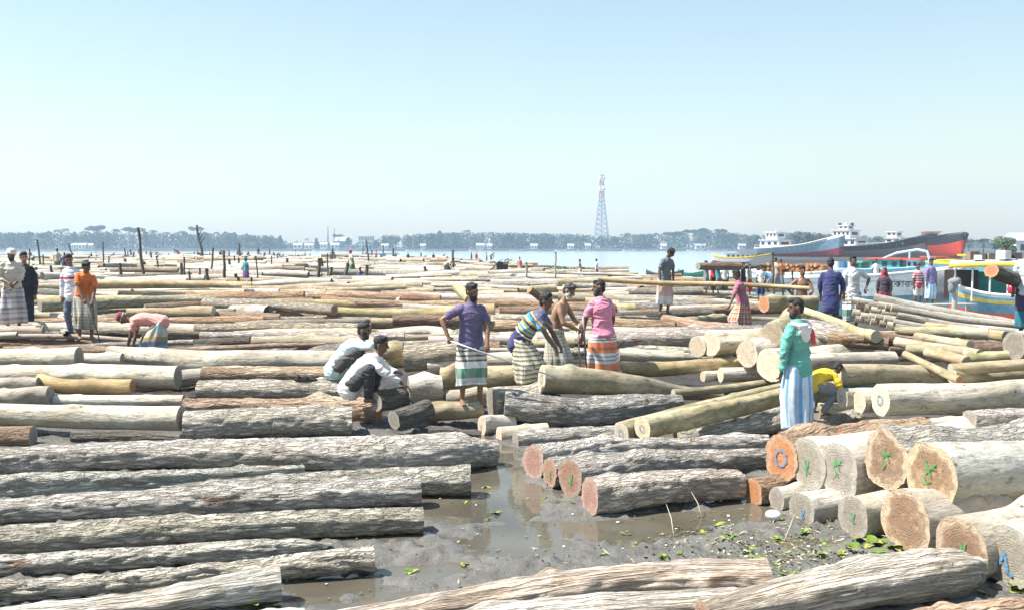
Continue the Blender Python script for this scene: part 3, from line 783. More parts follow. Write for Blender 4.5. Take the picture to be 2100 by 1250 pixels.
pxlog([(1345, 637, 18), (1480, 632, 16)], 'smooth', 'orange', near=1, label='thin log with an orange end at the feet of the man in a grey shirt')
pxlog([(1216, 694, 28), (1300, 690, 26)], 'smooth', 'grey', near=1, label='grey log by the elbow of the man in a pink shirt')
pxlog([(1150, 662, 16), (1480, 652, 15)], 'yellow', 'cream', near=1, label='long ochre pole across the pile behind the man in a pink shirt')
pxlog([(1390, 662, 24), (1485, 652, 22)], 'yellow', 'cream', near=1, lift=.1, label='yellow log beside the checked skirt')
pxlog([(1345, 700, 34), (1430, 676, 30)], 'smooth', 'cream', near=2, label='pale slanting log with a white end on the pile')
pxlog([(936, 590, 22), (962, 614, 20)], 'yellow', 'cream', near=1, Y=[17.5, 17.2], color=(1.1, 1.1, 1, 1), label='stub sticking up behind the man with a long rod')
pxlog([(1086, 594, 15), (1124, 622, 16)], 'brown', 'orange', near=1, Y=[17.0, 17.2], label='tilted log with a bright orange tip behind the crew')
pxlog([(700, 594, 13), (830, 600, 14)], 'smooth', 'orange', near=1, label='pale log with an orange end near three wooden stakes')
pxlog([(610, 575, 11), (740, 572, 11)], 'brown', 'orange', near=1, color=(1.5, 1.3, 1.2, 1), label='pinkish log in front of the squatting man in blue')

# --- fillers between the crew and the stack
pxlog([(1388, 895, 36), (1500, 882, 40), (1598, 866, 44)], 'rough', 'cream', near=2, label='rough log with a curved cream rim beside the pair of mossy logs')
pxlog([(1470, 868, 40), (1600, 848, 38)], 'rough', 'grey', near=2, label='short bleached rough log against the long pale blue lungi')
pxlog([(1655, 902, 52), (1700, 880, 48), (1752, 858, 42)], 'rough', 'orange', near=2, label='rough slanting log with a ragged yellow end before the ringed cream ends')
pxlog([(1700, 915, 36), (1770, 905, 36)], 'smooth', 'grey', near=2, label='pale stub lying behind the upper row of painted ends')
pxlog([(1762, 882, 40), (1800, 876, 42)], 'yellow', 'orange', near=2, label='ochre stub with a split yellow face behind the upper painted row')
pxlog([(1668, 850, 40), (1720, 846, 40)], 'yellow', 'grey', near=2, label='ochre log under the crouching person in yellow')
pxlog([(1650, 806, 40), (1712, 800, 40)], 'smooth', 'cream', near=2, Y=[13.3, 13.3], label='pale log behind the crouching person in yellow')
pxlog([(880, 886, 26), (985, 892, 24)], 'dark', 'grey', near=2, label='dark soaked log lying in the shallow water by the channel')
pxlog([(150, 893, 26), (372, 900, 26)], 'dark', 'grey', near=2, label='dark log half sunk in the shadow under the long pale log')
pxlog([(1240, 905, 30), (1400, 915, 28)], 'rough', 'grey', near=2, label='thin rough log between the mossy pair and the rusty row')

# ============================================================ the field of logs beyond
def seg_block(x, y, blocks):
    return any(bx0 < x < bx1 and by0 < y < by1 for bx0, bx1, by0, by1 in blocks)
def topx(X, Y, Z):
    v = np.array([X, Y, Z - CAM_H])
    d = v @ _fw
    return 1050 + FPX * v[0] / d, 625 - FPX * (v @ _up) / d
MUD_PATCH = [(595, 700, 555, 592), (640, 720, 612, 640), (440, 560, 590, 606), (60, 130, 500, 545)]
fr = random.Random(11)
G_F = {0: 'weathered logs packed in rows among the stakes', 1: 'weathered logs packed in rows behind the crew', 2: 'weathered logs on the pile near the shore'}
FL = {0: 'weathered log lying in the packed rows among the wooden stakes', 1: 'weathered log lying in the packed rows behind the crew', 2: 'weathered log lying on the pile between the carriers and the shore'}
cand = []
Yr = 19.3
while Yr < 185:
    span = Yr * 0.56 + 4
    x = -span + fr.uniform(-4, 0)
    while x < span:
        L = fr.choice([fr.uniform(1.8, 4.5), fr.uniform(3.5, 7.5)])
        cross = fr.random() < .22
        if cross: L *= .7
        ang = fr.gauss(0, 0.08) + (fr.gauss(0, .55) if cross else 0) + (0.02 if x < 0 else -0.05)
        rad = (.05 + .11 * fr.random() ** 1.9) * (1 + min(Yr, 90) / 150)
        xc = x + L / 2
        yc = Yr + fr.uniform(-.12, .12)
        lay = 0
        lim = float(lerp_tab(xc, SHORE)) - 3
        if yc < lim and not (xc > 4.5 and yc < 19.5 and xc < 11):
            base = float(bed(yc))
            px, py = topx(xc, yc, base + rad)
            if not (px > 1470 and yc > 23.0) and not seg_block(px, py, MUD_PATCH) and fr.random() < 0.93:
                lift = 0.0 if fr.random() < .5 else fr.uniform(.10, .32)
                if cross: lift += .12
                if px > 1000 and yc < 34: lift *= .6
                tl = fr.gauss(0, .03)
                cand.append((xc, yc, base + lift + rad, L, ang, rad, tl))
        x += L + fr.uniform(-.8, .7)
    Yr += fr.uniform(.24, .38) * (1 + max(0, Yr - 26) / 45)
cand.sort(key=lambda c: -c[5] * c[3] / (c[1] ** 2))
N_IND = 300 - len([o for o in LOGS if o.name.startswith('log')])
vis = []
for c in cand:
    p0 = topx(c[0] - c[3] / 2, c[1], c[2])[0]; p1 = topx(c[0] + c[3] / 2, c[1], c[2])[0]
    if p1 > -20 and p0 < 2120: vis.append(c)
def field_path(c):
    xc, yc, zc, L, ang, rad, tl = c
    d = np.array([math.cos(ang), math.sin(ang), tl]) * L / 2
    r2 = random.Random(hash((round(xc, 3), round(yc, 3))) & 0xffff)
    b = np.array([0, r2.uniform(-.35, .35), r2.uniform(-.03, .09)]) * L / 8
    m = np.array([xc, yc, zc])
    k = r2.uniform(.75, 1.0)
    if r2.random() < .5: return [(*(m - d), rad), (*(m + b), rad * (1 + k) / 2), (*(m + d), rad * k)]
    return [(*(m - d), rad * k), (*(m + b), rad * (1 + k) / 2), (*(m + d), rad)]
SN = {'smooth': 'smooth pale', 'rough': 'rough grey', 'yellow': 'ochre', 'brown': 'reddish brown', 'dark': 'dark'}
STY = ['dark'] + ['smooth'] * 5 + ['rough'] * 4 + ['yellow'] * 2 + ['brown'] * 4
for i, c in enumerate(vis[:N_IND]):
    px, py = topx(c[0], c[1], c[2])
    z = 0 if px < 760 else (1 if px < 1320 else 2)
    k = fr.choice([fr.uniform(.55, .8), fr.uniform(.8, 1.15), fr.uniform(.85, 1.2)])
    sty = fr.choice(STY)
    make_log(field_path(c), sty, fr.choice(['grey', 'grey', 'cream', 'rust', 'orange']), near=1 if c[1] < 24 else 0, seed=1000 + i * 7,
             color=(k, k * fr.uniform(.90, 1.0), k * fr.uniform(.76, 1.0), 1), label=SN[sty] + FL[z][9:], group=SN[sty] + G_F[z][9:])
VV, QQ, UU, MI = [], [], [], []
off = 0
for i, c in enumerate(vis[N_IND:]):
    V, Q, uv, f0, f1 = log_arrays(field_path(c), 5000 + i, nc=8, seg=1.6)
    F = V.reshape(-1, 3)
    VV.append(F); QQ.append(Q + off); UU.append(uv + i * 3.1)
    m = fr.choice([0, 0, 0, 1, 1, 2, 3])
    MI.append(np.full(len(Q), m)); off += len(F)
if VV:
    stuff(obj('distant_logs', mesh_np('distant_logs', np.concatenate(VV), quads=np.concatenate(QQ), uv=np.concatenate(UU),
          mats=[BARK['smooth'], BARK['rough'], BARK['yellow'], BARK['brown']], mat_idx=np.concatenate(MI))), 'far logs spread in rows toward the river bank', 'logs')
print('logs', len(LOGS), 'far', len(vis) - N_IND)

# ============================================================ people
def v3(*a): return np.array(a, float)
def nrm(v): return v / (np.linalg.norm(v) + 1e-9)
class Prims:
    """closed tubes and ellipsoids that a voxel remesh grows into one surface"""
    def __init__(s): s.V = []; s.Q = []; s.n = 0
    def loft(s, pts, rads, side=None, n=14):
        P = [np.asarray(p, float) for p in pts]
        rr = [(r_, r_) if not hasattr(r_, '__len__') else r_ for r_ in rads]
        # rounded ends
        t0 = nrm(P[0] - P[1]); t1 = nrm(P[-1] - P[-2])
        m0 = min(rr[0]); m1 = min(rr[-1])
        P = [P[0] + t0 * m0 * .8, P[0] + t0 * m0 * .5] + P + [P[-1] + t1 * m1 * .5, P[-1] + t1 * m1 * .8]
        rr = [tuple(.25 * a for a in rr[0]), tuple(.8 * a for a in rr[0])] + rr + [tuple(.8 * a for a in rr[-1]), tuple(.25 * a for a in rr[-1])]
        rings = []
        for i, p in enumerate(P):
            t = nrm(P[min(i + 1, len(P) - 1)] - P[max(i - 1, 0)])
            sd = v3(1, 0, 0) if side is None else np.asarray(side, float)
            if abs(np.dot(sd, t)) > .93: sd = v3(0, 1, 0)
            u = nrm(sd - t * np.dot(sd, t)); w = np.cross(t, u)
            a = 2 * np.pi * np.arange(n) / n
            rings.append(p + np.outer(np.cos(a) * rr[i][0], u) + np.outer(np.sin(a) * rr[i][1], w))
        V = np.concatenate(rings + [P[0][None], P[-1][None]])
        m = len(P); Q = []
        for i in range(m - 1):
            for k in range(n): Q.append((i * n + k, i * n + (k + 1) % n, (i + 1) * n + (k + 1) % n, (i + 1) * n + k))
        for k in range(n):
            Q.append((m * n, i * 0 + (k + 1) % n, k, k)); Q.append((m * n + 1, (m - 1) * n + k, (m - 1) * n + (k + 1) % n, (m - 1) * n + (k + 1) % n))
        s.V.append(V); s.Q += [tuple(s.n + j for j in q_) for q_ in Q]; s.n += len(V)
    def ell(s, c, r_, X=None, Y=None, Z=None, n=12):
        X = v3(1, 0, 0) if X is None else X; Y = v3(0, 1, 0) if Y is None else Y; Z = v3(0, 0, 1) if Z is None else Z
        c = np.asarray(c, float)
        s.lat(c, r_, X, Y, Z, n)
    def lat(s, c, r_, X, Y, Z, n):
        m = n // 2 + 1
        V = [];
        for i in range(1, m):
            ph = -np.pi / 2 + np.pi * i / m
            a = 2 * np.pi * np.arange(n) / n
            V.append(c + np.outer(np.cos(a) * np.cos(ph) * r_[0], X) + np.outer(np.sin(a) * np.cos(ph) * r_[1], Y) + np.sin(ph) * r_[2] * Z)
        V.append((c - Z * r_[2])[None]); V.append((c + Z * r_[2])[None])
        V = np.concatenate(V); k_ = m - 1; Q = []
        for i in range(k_ - 1):
            for k in range(n): Q.append((i * n + k, i * n + (k + 1) % n, (i + 1) * n + (k + 1) % n, (i + 1) * n + k))
        b, t = k_ * n, k_ * n + 1
        for k in range(n):
            Q.append((b, (k + 1) % n, k, k)); Q.append((t, (k_ - 1) * n + k, (k_ - 1) * n + (k + 1) % n, (k_ - 1) * n + (k + 1) % n))
        s.V.append(V); s.Q += [tuple(s.n + j for j in q_) for q_ in Q]; s.n += len(V)
    def mesh(s, name):
        me = bpy.data.meshes.new(name)
        me.from_pydata(np.concatenate(s.V).tolist(), [], [tuple(dict.fromkeys(q_)) for q_ in s.Q])
        me.update()
        return me
JOBS = []      # (object, fold amount, spine base, spine direction, spine length, seed)
def grow_obj(name, prims, voxel, mat, parent, fold=0, spine=None, seed=0, smooth=3):
    o = obj(name, prims.mesh(name), parent)
    o.data.materials.append(mat)
    m = o.modifiers.new('remesh', 'REMESH'); m.mode = 'VOXEL'; m.voxel_size = voxel; m.use_smooth_shade = True
    if smooth:
        m2 = o.modifiers.new('smooth', 'SMOOTH'); m2.factor = .5; m2.iterations = smooth
    JOBS.append((o, fold, spine, seed))
    return o
def finish_people():
    dg = bpy.context.evaluated_depsgraph_get()
    dg.update()
    new = [bpy.data.meshes.new_from_object(j[0].evaluated_get(dg)) for j in JOBS]
    for (o, fold, spine, seed), me in zip(JOBS, new):
        o.modifiers.clear()
        n = len(me.vertices)
        co = np.empty(n * 3, np.float32); me.vertices.foreach_get('co', co); co = co.reshape(-1, 3)
        no = np.empty(n * 3, np.float32); me.vertices.foreach_get('normal', no); no = no.reshape(-1, 3)
        if spine is not None:
            b, d, L = spine
            t = (co - b) @ d / L
            a = me.attributes.new('along', 'FLOAT', 'POINT')
            a.data.foreach_set('value', t.astype(np.float32))
        if fold:
            p = co * v3(5, 5, 13) + seed
            p = p + 1.6 * vnoise(p * .35, 3)[:, None]
            f = fbm(p, seed, 2)
            f2 = (1 - np.abs(vnoise(p * 1.5 + 9, 9))) ** 3
            co = co + no * (fold * (.8 * f + 1.5 * f2 - .5))[:, None]
            me.vertices.foreach_set('co', co.astype(np.float32).ravel())
        me.polygons.foreach_set('use_smooth', np.full(len(me.polygons), True))
        me.update()
        old = o.data
        o.data = me
        me.name = o.name.split('.')[0]
        bpy.data.meshes.remove(old)
def ik(a, b, l1, l2, pole):
    d = b - a; L = np.linalg.norm(d)
    if L > (l1 + l2) * .995:
        b = a + d / L * (l1 + l2) * .995; d = b - a; L = np.linalg.norm(d)
    u = d / L
    x = (l1 * l1 - l2 * l2 + L * L) / (2 * L)
    h = math.sqrt(max(l1 * l1 - x * x, 0))
    p = pole - u * np.dot(pole, u)
    return a + u * x + nrm(p) * h, b

# ---- cloth and skin
def skin(name, c):
    T = NT(name)
    tc = T.n('TexCoord').outputs['Object']
    m = T.fin(T.ramp(T.noise(tc, 7, 4), [(.3, tuple(x * .82 for x in c)), (.7, tuple(x * 1.12 for x in c))]), .5, T.bump(T.noise(tc, 60, 3), .12, .004))
    return m
SKIN = [skin('brown_skin', (.23, .12, .072)), skin('dark_brown_skin', (.14, .073, .045)), skin('light_brown_skin', (.31, .175, .11))]
HAIR = plain('black_hair', (.014, .012, .012), .5, bump=.9, scale=18)
GREYHAIR = plain('white_beard_hair', (.62, .60, .57), .7, bump=.9, scale=18)
_cl = {}
def cloth(name, c, stripes=None, rough=.85):
    """plain cloth; stripes = [(position along the torso, colour), ...] constant bands"""
    if name in _cl: return _cl[name]
    T = NT(name)
    tc = T.n('TexCoord').outputs['Object']
    if stripes:
        at = T.n('Attribute', attribute_name='along')
        f = T.math('ADD', at.outputs['Fac'], T.math('MULTIPLY', T.math('SUBTRACT', T.noise(tc, 6, 2), .5), .03))
        col = T.ramp(f, stripes, 'CONSTANT')
    else:
        col = T.ramp(T.noise(tc, 5, 4), [(.3, tuple(x * .86 for x in c)), (.7, tuple(min(1, x * 1.1) for x in c))])
    col = T.mix(T.ramp(T.noise(tc, 3.2, 5, .7), [(.48, (0, 0, 0)), (.72, (.42, .42, .42))]), col, (.17, .14, .11))
    h = T.math('ADD', T.noise(tc, 22, 3), T.math('MULTIPLY', T.noise(tc, 260, 2), .35))
    m = T.fin(col, rough, T.bump(h, .35, .008))
    T.b.inputs['Sheen Weight'].default_value = .15
    _cl[name] = m
    return m
def lungi_mat(name, bands, verts=None, nv=9, vamt=.5, nrep=1):
    """wrapped skirt cloth: bands run around it (v 0 at the waist, 1 at the hem), verts are stripes along it"""
    if name in _cl: return _cl[name]
    T = NT(name)
    uv = T.n('TexCoord').outputs['UV']
    sp = T.n('SeparateXYZ'); T.set(sp.inputs[0], uv)
    vv = T.math('FRACT', T.math('MULTIPLY', T.math('ADD', sp.outputs[1], T.math('MULTIPLY', T.math('SUBTRACT', T.noise(T.n('TexCoord').outputs['Object'], 5.0, 2), .5), .035)), float(nrep)))
    col = T.ramp(vv, bands, 'CONSTANT')
    if verts:
        uu = T.math('FRACT', T.math('MULTIPLY', sp.outputs[0], float(nv)))
        col = T.mix(vamt, col, T.ramp(uu, verts, 'CONSTANT'))
    tc = T.n('TexCoord').outputs['Object']
    dirt = T.math('ADD', T.noise(tc, 3.5, 5, .7), T.math('MULTIPLY', sp.outputs[1], .16))
    col = T.mix(T.ramp(dirt, [(.55, (0, 0, 0)), (.8, (.55, .55, .55))]), col, (.17, .14, .11))
    h = T.math('ADD', T.noise(tc, 18, 3), T.math('MULTIPLY', T.noise(tc, 250, 2), .35))
    m = T.fin(col, .85, T.bump(h, .3, .008))
    _cl[name] = m
    return m
def band_list(cols, widths=None):
    widths = widths or [1] * len(cols)
    t = sum(widths); p = 0; out = []
    for c, w in zip(cols, widths): out.append((p / t, c)); p += w
    return out

def person(label, pos, yaw, H=1.66, pelvis=None, lean=4, curve=0, side_lean=0, head=(0, 0, 0), hands=None, feet=None, build=1.0, twist=0,
           skin_m=0, shirt=None, sleeve=.6, shirt_hem=.10, lower='lungi', lower_m=None, hem=.16, flare=.0, hair=True, beard=None, voxel=.009, cap=None, fold=.008,
           group=None, elbow=(1, -.4, -.3), name='person', grip=(.6, .6), shoes=None, knee_out=.25, seed=None, detail=True, lower_fold=1.0, scarf=None, collar=None):
    k = H / 1.66
    seed = random.randint(0, 9999) if seed is None else seed
    root = empty(name, pos, yaw)
    tag(root, label, 'person', group)
    LU, LF, TH_, SH, TOR = .285 * k, .255 * k, .425 * k, .41 * k, .50 * k
    feet = feet or ((-.11, .02, 0), (.11, -.02, 0))
    ank = [v3(*f) * k + v3(0, -.02, .075 * k) for f in feet]
    if pelvis is None: pelvis = (0, 0, .925)
    P = v3(*pelvis) * k
    l = R(lean)
    sl = R(side_lean)
    def sdir(a): return nrm(v3(math.sin(sl) * math.cos(a), math.sin(a), math.cos(a) * math.cos(sl)))
    d0, d1 = sdir(l - R(curve) * .5), sdir(l + R(curve) * .5)
    mid = P + d0 * TOR * .5
    nb = mid + d1 * TOR * .5                     # base of the neck
    rt = v3(math.cos(R(twist)), math.sin(R(twist)), -math.tan(sl) * .0)
    rt = nrm(rt - d1 * np.dot(rt, d1))
    fwd = np.cross(d1, rt)                       # chest forward
    sh = [nb - d1 * .055 * k - rt * .175 * k * build, nb - d1 * .055 * k + rt * .175 * k * build]
    hip = [P + v3(-.085, 0, -.03) * k, P + v3(.085, 0, -.03) * k]
    # head
    hp, hy, hr = head                           # pitch down, yaw to the right, roll
    ha = l * .55 + R(hp)
    hz = nrm(v3(math.sin(sl) * .5, math.sin(ha), math.cos(ha)))
    hf = nrm(v3(math.sin(R(hy)), math.cos(R(hy)) * math.cos(ha), -math.sin(ha)))
    hf = nrm(hf - hz * np.dot(hf, hz)); hx = np.cross(hf, hz)
    hz = nrm(hz + hx * math.sin(R(hr)))
    hx = np.cross(hf, hz)
    neck_d = nrm(d1 + hz)
    hc = nb + neck_d * .075 * k + hz * .115 * k
    kn, an = [], []
    for i in (0, 1):
        sgn = -1 if i == 0 else 1
        kk_, a_ = ik(hip[i], ank[i], TH_, SH, v3(sgn * knee_out, 1, .1))
        kn.append(kk_); an.append(a_)
    hands = hands or ((-.24, .06, .72), (.24, .06, .72))
    el, wr = [], []
    for i in (0, 1):
        sgn = -1 if i == 0 else 1
        ew = elbow[i] if hasattr(elbow[0], '__len__') else elbow
        e_, w_ = ik(sh[i], v3(*hands[i]) * k, LU, LF, v3(sgn * ew[0], ew[1], ew[2]))
        el.append(e_); wr.append(w_)
    # ---- body
    B = Prims()
    b = build
    tor = [P - d0 * .05 * k, P + d0 * .06 * k, P + d0 * .19 * k, mid + d1 * .05 * k, nb - d1 * .13 * k, nb - d1 * .055 * k, nb]
    trd = [(.145, .105), (.15, .108), (.128 * b, .098 * b), (.148 * b, .112 * b), (.158 * b, .112 * b), (.135 * b, .085), (.065, .065)]
    trd = [(a * k, c * k) for a, c in trd]
    B.loft(tor, trd, side=rt, n=18)
    B.loft([nb - d1 * .03 * k, nb + neck_d * .06 * k, hc - hz * .03 * k], [.062 * k, .054 * k, .055 * k])
    B.lat(hc + hz * .025 * k - hf * .012 * k, (.074 * k, .092 * k, .095 * k), hx, hf, hz, 16)
    B.lat(hc - hz * .035 * k + hf * .022 * k, (.057 * k, .066 * k, .078 * k), hx, hf, hz, 14)
    if detail:
        B.loft([hc + hf * .083 * k + hz * .03 * k, hc + hf * .105 * k - hz * .015 * k], [.009 * k, .017 * k], side=hx, n=8)
        B.lat(hc + hf * .078 * k - hz * .055 * k, (.026 * k, .016 * k, .012 * k), hx, hf, hz, 8)
        B.lat(hc + hf * .07 * k + hz * .045 * k, (.055 * k, .02 * k, .012 * k), hx, hf, hz, 8)
        for sg in (-1, 1): B.lat(hc + hx * sg * .076 * k - hf * .01 * k, (.011 * k, .02 * k, .032 * k), hx, hf, hz, 8)
    for i in (0, 1):
        sgn = -1 if i == 0 else 1
        B.loft([sh[i] - rt * sgn * .04 * k, sh[i] * .6 + el[i] * .4, el[i]], [.058 * k * b, .046 * k * b, .037 * k], n=10)
        B.loft([el[i], el[i] * .7 + wr[i] * .3, wr[i]], [.038 * k, .038 * k * b, .025 * k], n=10)
        ad = nrm(wr[i] - el[i])
        # hand: palm, four fingers and a thumb from the side of the palm
        g = grip[i]
        cross = nrm(np.cross(ad, v3(0, 0, 1)) if abs(ad[2]) < .85 else np.cross(ad, fwd * sgn + .001))
        pn = nrm(np.cross(cross, ad))            # palm normal side
        if pn[2] > 0 and abs(ad[2]) < .85: pn = -pn
        if abs(ad[2]) >= .85 and np.dot(pn, -rt * sgn) < 0: pn = -pn; 
        pc = wr[i] + ad * .045 * k
        B.lat(pc, (.040 * k, .017 * k, .052 * k), cross, pn, ad, 10)
        if detail:
            for fi, (o_, ln) in enumerate(((-.030, .068), (-.010, .078), (.011, .074), (.030, .058))):
                f0 = wr[i] + ad * .085 * k + cross * o_ * k
                q1 = nrm(ad * math.cos(g * 1.0) + pn * math.sin(g * 1.0))
                q2 = nrm(ad * math.cos(g * 2.3) + pn * math.sin(g * 2.3))
                f1 = f0 + q1 * ln * .5 * k; f2 = f1 + q2 * ln * .5 * k
                B.loft([f0 - ad * .02 * k, f1, f2], [.0105 * k, .0098 * k, .0085 * k], n=6)
            th0 = wr[i] + ad * .025 * k - cross * .03 * k
            th1 = th0 + nrm(ad * .7 - cross * .7 + pn * .4) * .042 * k
            th2 = th1 + nrm(ad * .8 - cross * .1 + pn * .7) * .034 * k
            B.loft([th0, th1, th2], [.013 * k, .0115 * k, .0095 * k], n=6)
        else: B.lat(pc + ad * .06 * k, (.035 * k, .02 * k, .04 * k), cross, pn, ad, 8)
        B.loft([hip[i], hip[i] * .55 + kn[i] * .45, kn[i]], [.088 * k, .074 * k, .052 * k], n=12)
        B.loft([kn[i], kn[i] * .68 + an[i] * .32, an[i]], [.052 * k, .051 * k, .033 * k], n=12)
        out = v3(sgn * .12, 1, 0)
        out = nrm(out)
        a0 = an[i]
        B.loft([a0 - out * .04 * k + v3(0, 0, -.042 * k), a0 + out * .05 * k + v3(0, 0, -.035 * k), a0 + out * .135 * k + v3(0, 0, -.052 * k), a0 + out * .17 * k + v3(0, 0, -.056 * k)],
               [(.032 * k, .03 * k), (.036 * k, .034 * k), (.042 * k, .02 * k), (.036 * k, .014 * k)], side=np.cross(out, v3(0, 0, 1)), n=10)
        B.loft([a0, a0 + v3(0, 0, -.04 * k) + out * .01 * k], [.034 * k, .03 * k], n=8)
    grow_obj('body', B, voxel, SKIN[skin_m], root)
    if detail:
        for sg in (-1, 1):
            E = MB()
            c = hc + hf * .078 * k + hx * sg * .03 * k + hz * .02 * k
            for rad, sh_ in ((.012, 0), ): E.tube([c - hf * .006 * k, c + hf * .003 * k, c + hf * .006 * k], [.012 * k, .011 * k, .004 * k], 8)
            E.build('eye', plain('dark_eye', (.03, .022, .018), .25), root, smooth=True)
    # ---- shirt
    spine = (P, nrm(nb - P), float(np.linalg.norm(nb - P)))
    if shirt is not None:
        S = Prims()
        e_ = .020 * k
        hemp = P - d0 * shirt_hem * k
        if shirt_hem > .05 and np.dot(d0, v3(0, 0, 1)) < .8: hemp = P - nrm(d0 + v3(0, 0, .6)) * shirt_hem * k
        pts = [hemp, P + d0 * .05 * k, P + d0 * .19 * k, mid + d1 * .05 * k, nb - d1 * .13 * k, nb - d1 * .05 * k, nb + d1 * .005 * k]
        rd = [(.188, .155), (.172, .136), (.148 * b, .122 * b), (.158 * b, .126 * b), (.166 * b, .122 * b), (.158 * b, .104), (.078, .078)]
        S.loft(pts, [(a * k + e_ * .35, c * k + e_ * .35) for a, c in rd], side=rt, n=20)
        for i in (0, 1):
            sgn = -1 if i == 0 else 1
            sf = sleeve
            a0 = sh[i] - rt * sgn * .05 * k
            if sf <= 1:
                S.loft([a0, sh[i] * .6 + el[i] * .4, sh[i] * (1 - sf) + el[i] * sf], [.062 * k * b + e_ * .3, .050 * k * b + e_ * .4, .050 * k * b + e_ * .6], n=12)
            else:
                S.loft([a0, sh[i] * .55 + el[i] * .45, el[i]], [.063 * k * b + e_ * .3, .054 * k * b + e_ * .5, .046 * k + e_ * .5], n=12)
                q_ = el[i] * (2 - sf) + wr[i] * (sf - 1)
                S.loft([el[i], (el[i] + q_) / 2, q_], [.046 * k + e_ * .5, .043 * k + e_ * .4, .034 * k + e_ * .4], n=12)
        so = grow_obj('shirt', S, voxel * 1.1, shirt, root, fold=fold, spine=spine, seed=seed)
        if collar is not None:
            C_ = Prims()
            C_.loft([nb - d1 * .02 * k, nb + neck_d * .025 * k], [(.082 * k, .080 * k), (.072 * k, .070 * k)], n=16)
            grow_obj('collar', C_, voxel, collar, root)
    # ---- lower garment
    if lower == 'lungi':
        n, m = 56, 30
        top = P + d0 * .075 * k
        V = np.zeros((m, n + 1, 3)); UV = np.zeros((m, n + 1, 2))
        zt, zb = top[2], min(an[0][2], an[1][2]) - .075 * k + hem * k
        ang = np.linspace(0, 2 * np.pi, n + 1)
        def leg_at(i, s):
            L1 = np.linalg.norm(kn[i] - hip[i]); L2 = np.linalg.norm(an[i] - kn[i])
            x_ = s * (L1 + L2)
            return hip[i] + (kn[i] - hip[i]) * x_ / L1 if x_ < L1 else kn[i] + (an[i] - kn[i]) * min(1, (x_ - L1) / L2)
        zl = [abs(an[i][2] - hip[i][2]) for i in (0, 1)]
        smax = max(.3, 1 - hem * .95)
        for j in range(m):
            t = j / (m - 1)
            s = max(0, (t - .12) / .88) * smax
            a_, b_ = leg_at(0, s), leg_at(1, s)
            c0 = (a_ + b_) / 2
            ch_ = (hip[0] + hip[1]) / 2 * (1 - s) + (an[0] + an[1]) / 2 * s
            c0 = c0 * .35 + ch_ * .65
            lr = np.interp(s, [0, .5, .8, 1], [.115, .085, .08, .07]) * k
            w_ = np.abs(b_[0] - a_[0]) / 2 + lr + .012 * k + flare * t * k
            dp = np.abs(b_[1] - a_[1]) / 2 + lr + .012 * k + flare * t * k * .8
            lm = (a_ + b_) / 2 - c0
            w_ += abs(lm[0]); dp += abs(lm[1]) * .9 + .006 * k
            if t < .12:
                q_ = t / .12
                c0 = top * (1 - q_) + (P + v3(0, 0, -.03 * k)) * q_
                w_ = (.158 * (1 - q_) + .178 * q_) * k; dp = (.125 * (1 - q_) + .142 * q_) * k
            ax = nrm(d0 * max(0, 1 - t * 3) + v3(0, 0, 1) * min(1, t * 3))
            X = v3(1, 0, 0); X = nrm(X - ax * np.dot(X, ax)); Yv = np.cross(ax, X)
            fa = lower_fold * (.004 + .020 * t) * k
            f = fa * (np.sin(ang * 7 + seed + 2 * t) + .8 * np.sin(ang * 11 + seed * 2 - 3 * t) + .9 * np.sin(ang * 4 + seed * 3 + 4 * t)) / 1.6
            f += lower_fold * .022 * k * t ** .5 * np.exp(-((ang - 1.75 + .1 * math.sin(6 * t)) / .16) ** 2) - lower_fold * .022 * k * t ** .5 * np.exp(-((ang - 1.38) / .14) ** 2)
            f[-1] = f[0]
            V[j] = c0 + np.outer(np.cos(ang) * (w_ + f), X) + np.outer(np.sin(ang) * (dp + f), Yv)
            V[j, :, 2] += lower_fold * .012 * k * np.sin(ang * 2 + seed) * t
            UV[j] = np.stack([ang / (2 * np.pi), np.full(n + 1, t)], 1)
        ii = np.arange(m * (n + 1)).reshape(m, n + 1)
        Q = np.stack([ii[:-1, :-1], ii[1:, :-1], ii[1:, 1:], ii[:-1, 1:]], -1).reshape(-1, 4)
        me = mesh_np('lungi', V.reshape(-1, 3), quads=Q, uv=UV.reshape(-1, 2), mats=[lower_m])
        lo = obj('lungi', me, root)
        sm = lo.modifiers.new('thickness', 'SOLIDIFY'); sm.thickness = .006; sm.offset = -1
    elif lower in ('trousers', 'shorts'):
        S = Prims()
        S.loft([P - d0 * .06 * k, P + d0 * .09 * k], [(.168 * k, .13 * k), (.16 * k, .122 * k)], n=16)
        for i in (0, 1):
            S.loft([hip[i], hip[i] * .55 + kn[i] * .45, kn[i]], [.108 * k, .094 * k, .075 * k], n=14)
            if lower == 'trousers': S.loft([kn[i], kn[i] * .6 + an[i] * .4, an[i] + v3(0, 0, .015 * k)], [.075 * k, .07 * k, .058 * k], n=14)
        grow_obj('trousers' if lower == 'trousers' else 'shorts', S, voxel * 1.15, lower_m, root, fold=.009, seed=seed + 3)
    # ---- hair, beard, headwear
    if hair:
        Hh = Prims()
        Hh.lat(hc + hz * .052 * k - hf * .022 * k, (.082 * k, .092 * k, .086 * k), hx, hf, hz, 16)
        Hh.lat(hc + hz * .0 * k - hf * .055 * k, (.07 * k, .05 * k, .08 * k), hx, hf, hz, 12)
        Hh.lat(hc + hz * .10 * k + hf * .035 * k, (.06 * k, .045 * k, .036 * k), hx, hf, hz, 12)
        grow_obj('hair', Hh, max(voxel * .8, .007), HAIR if hair is True else hair, root, fold=.006 if detail else .003, seed=seed + 5, smooth=1)
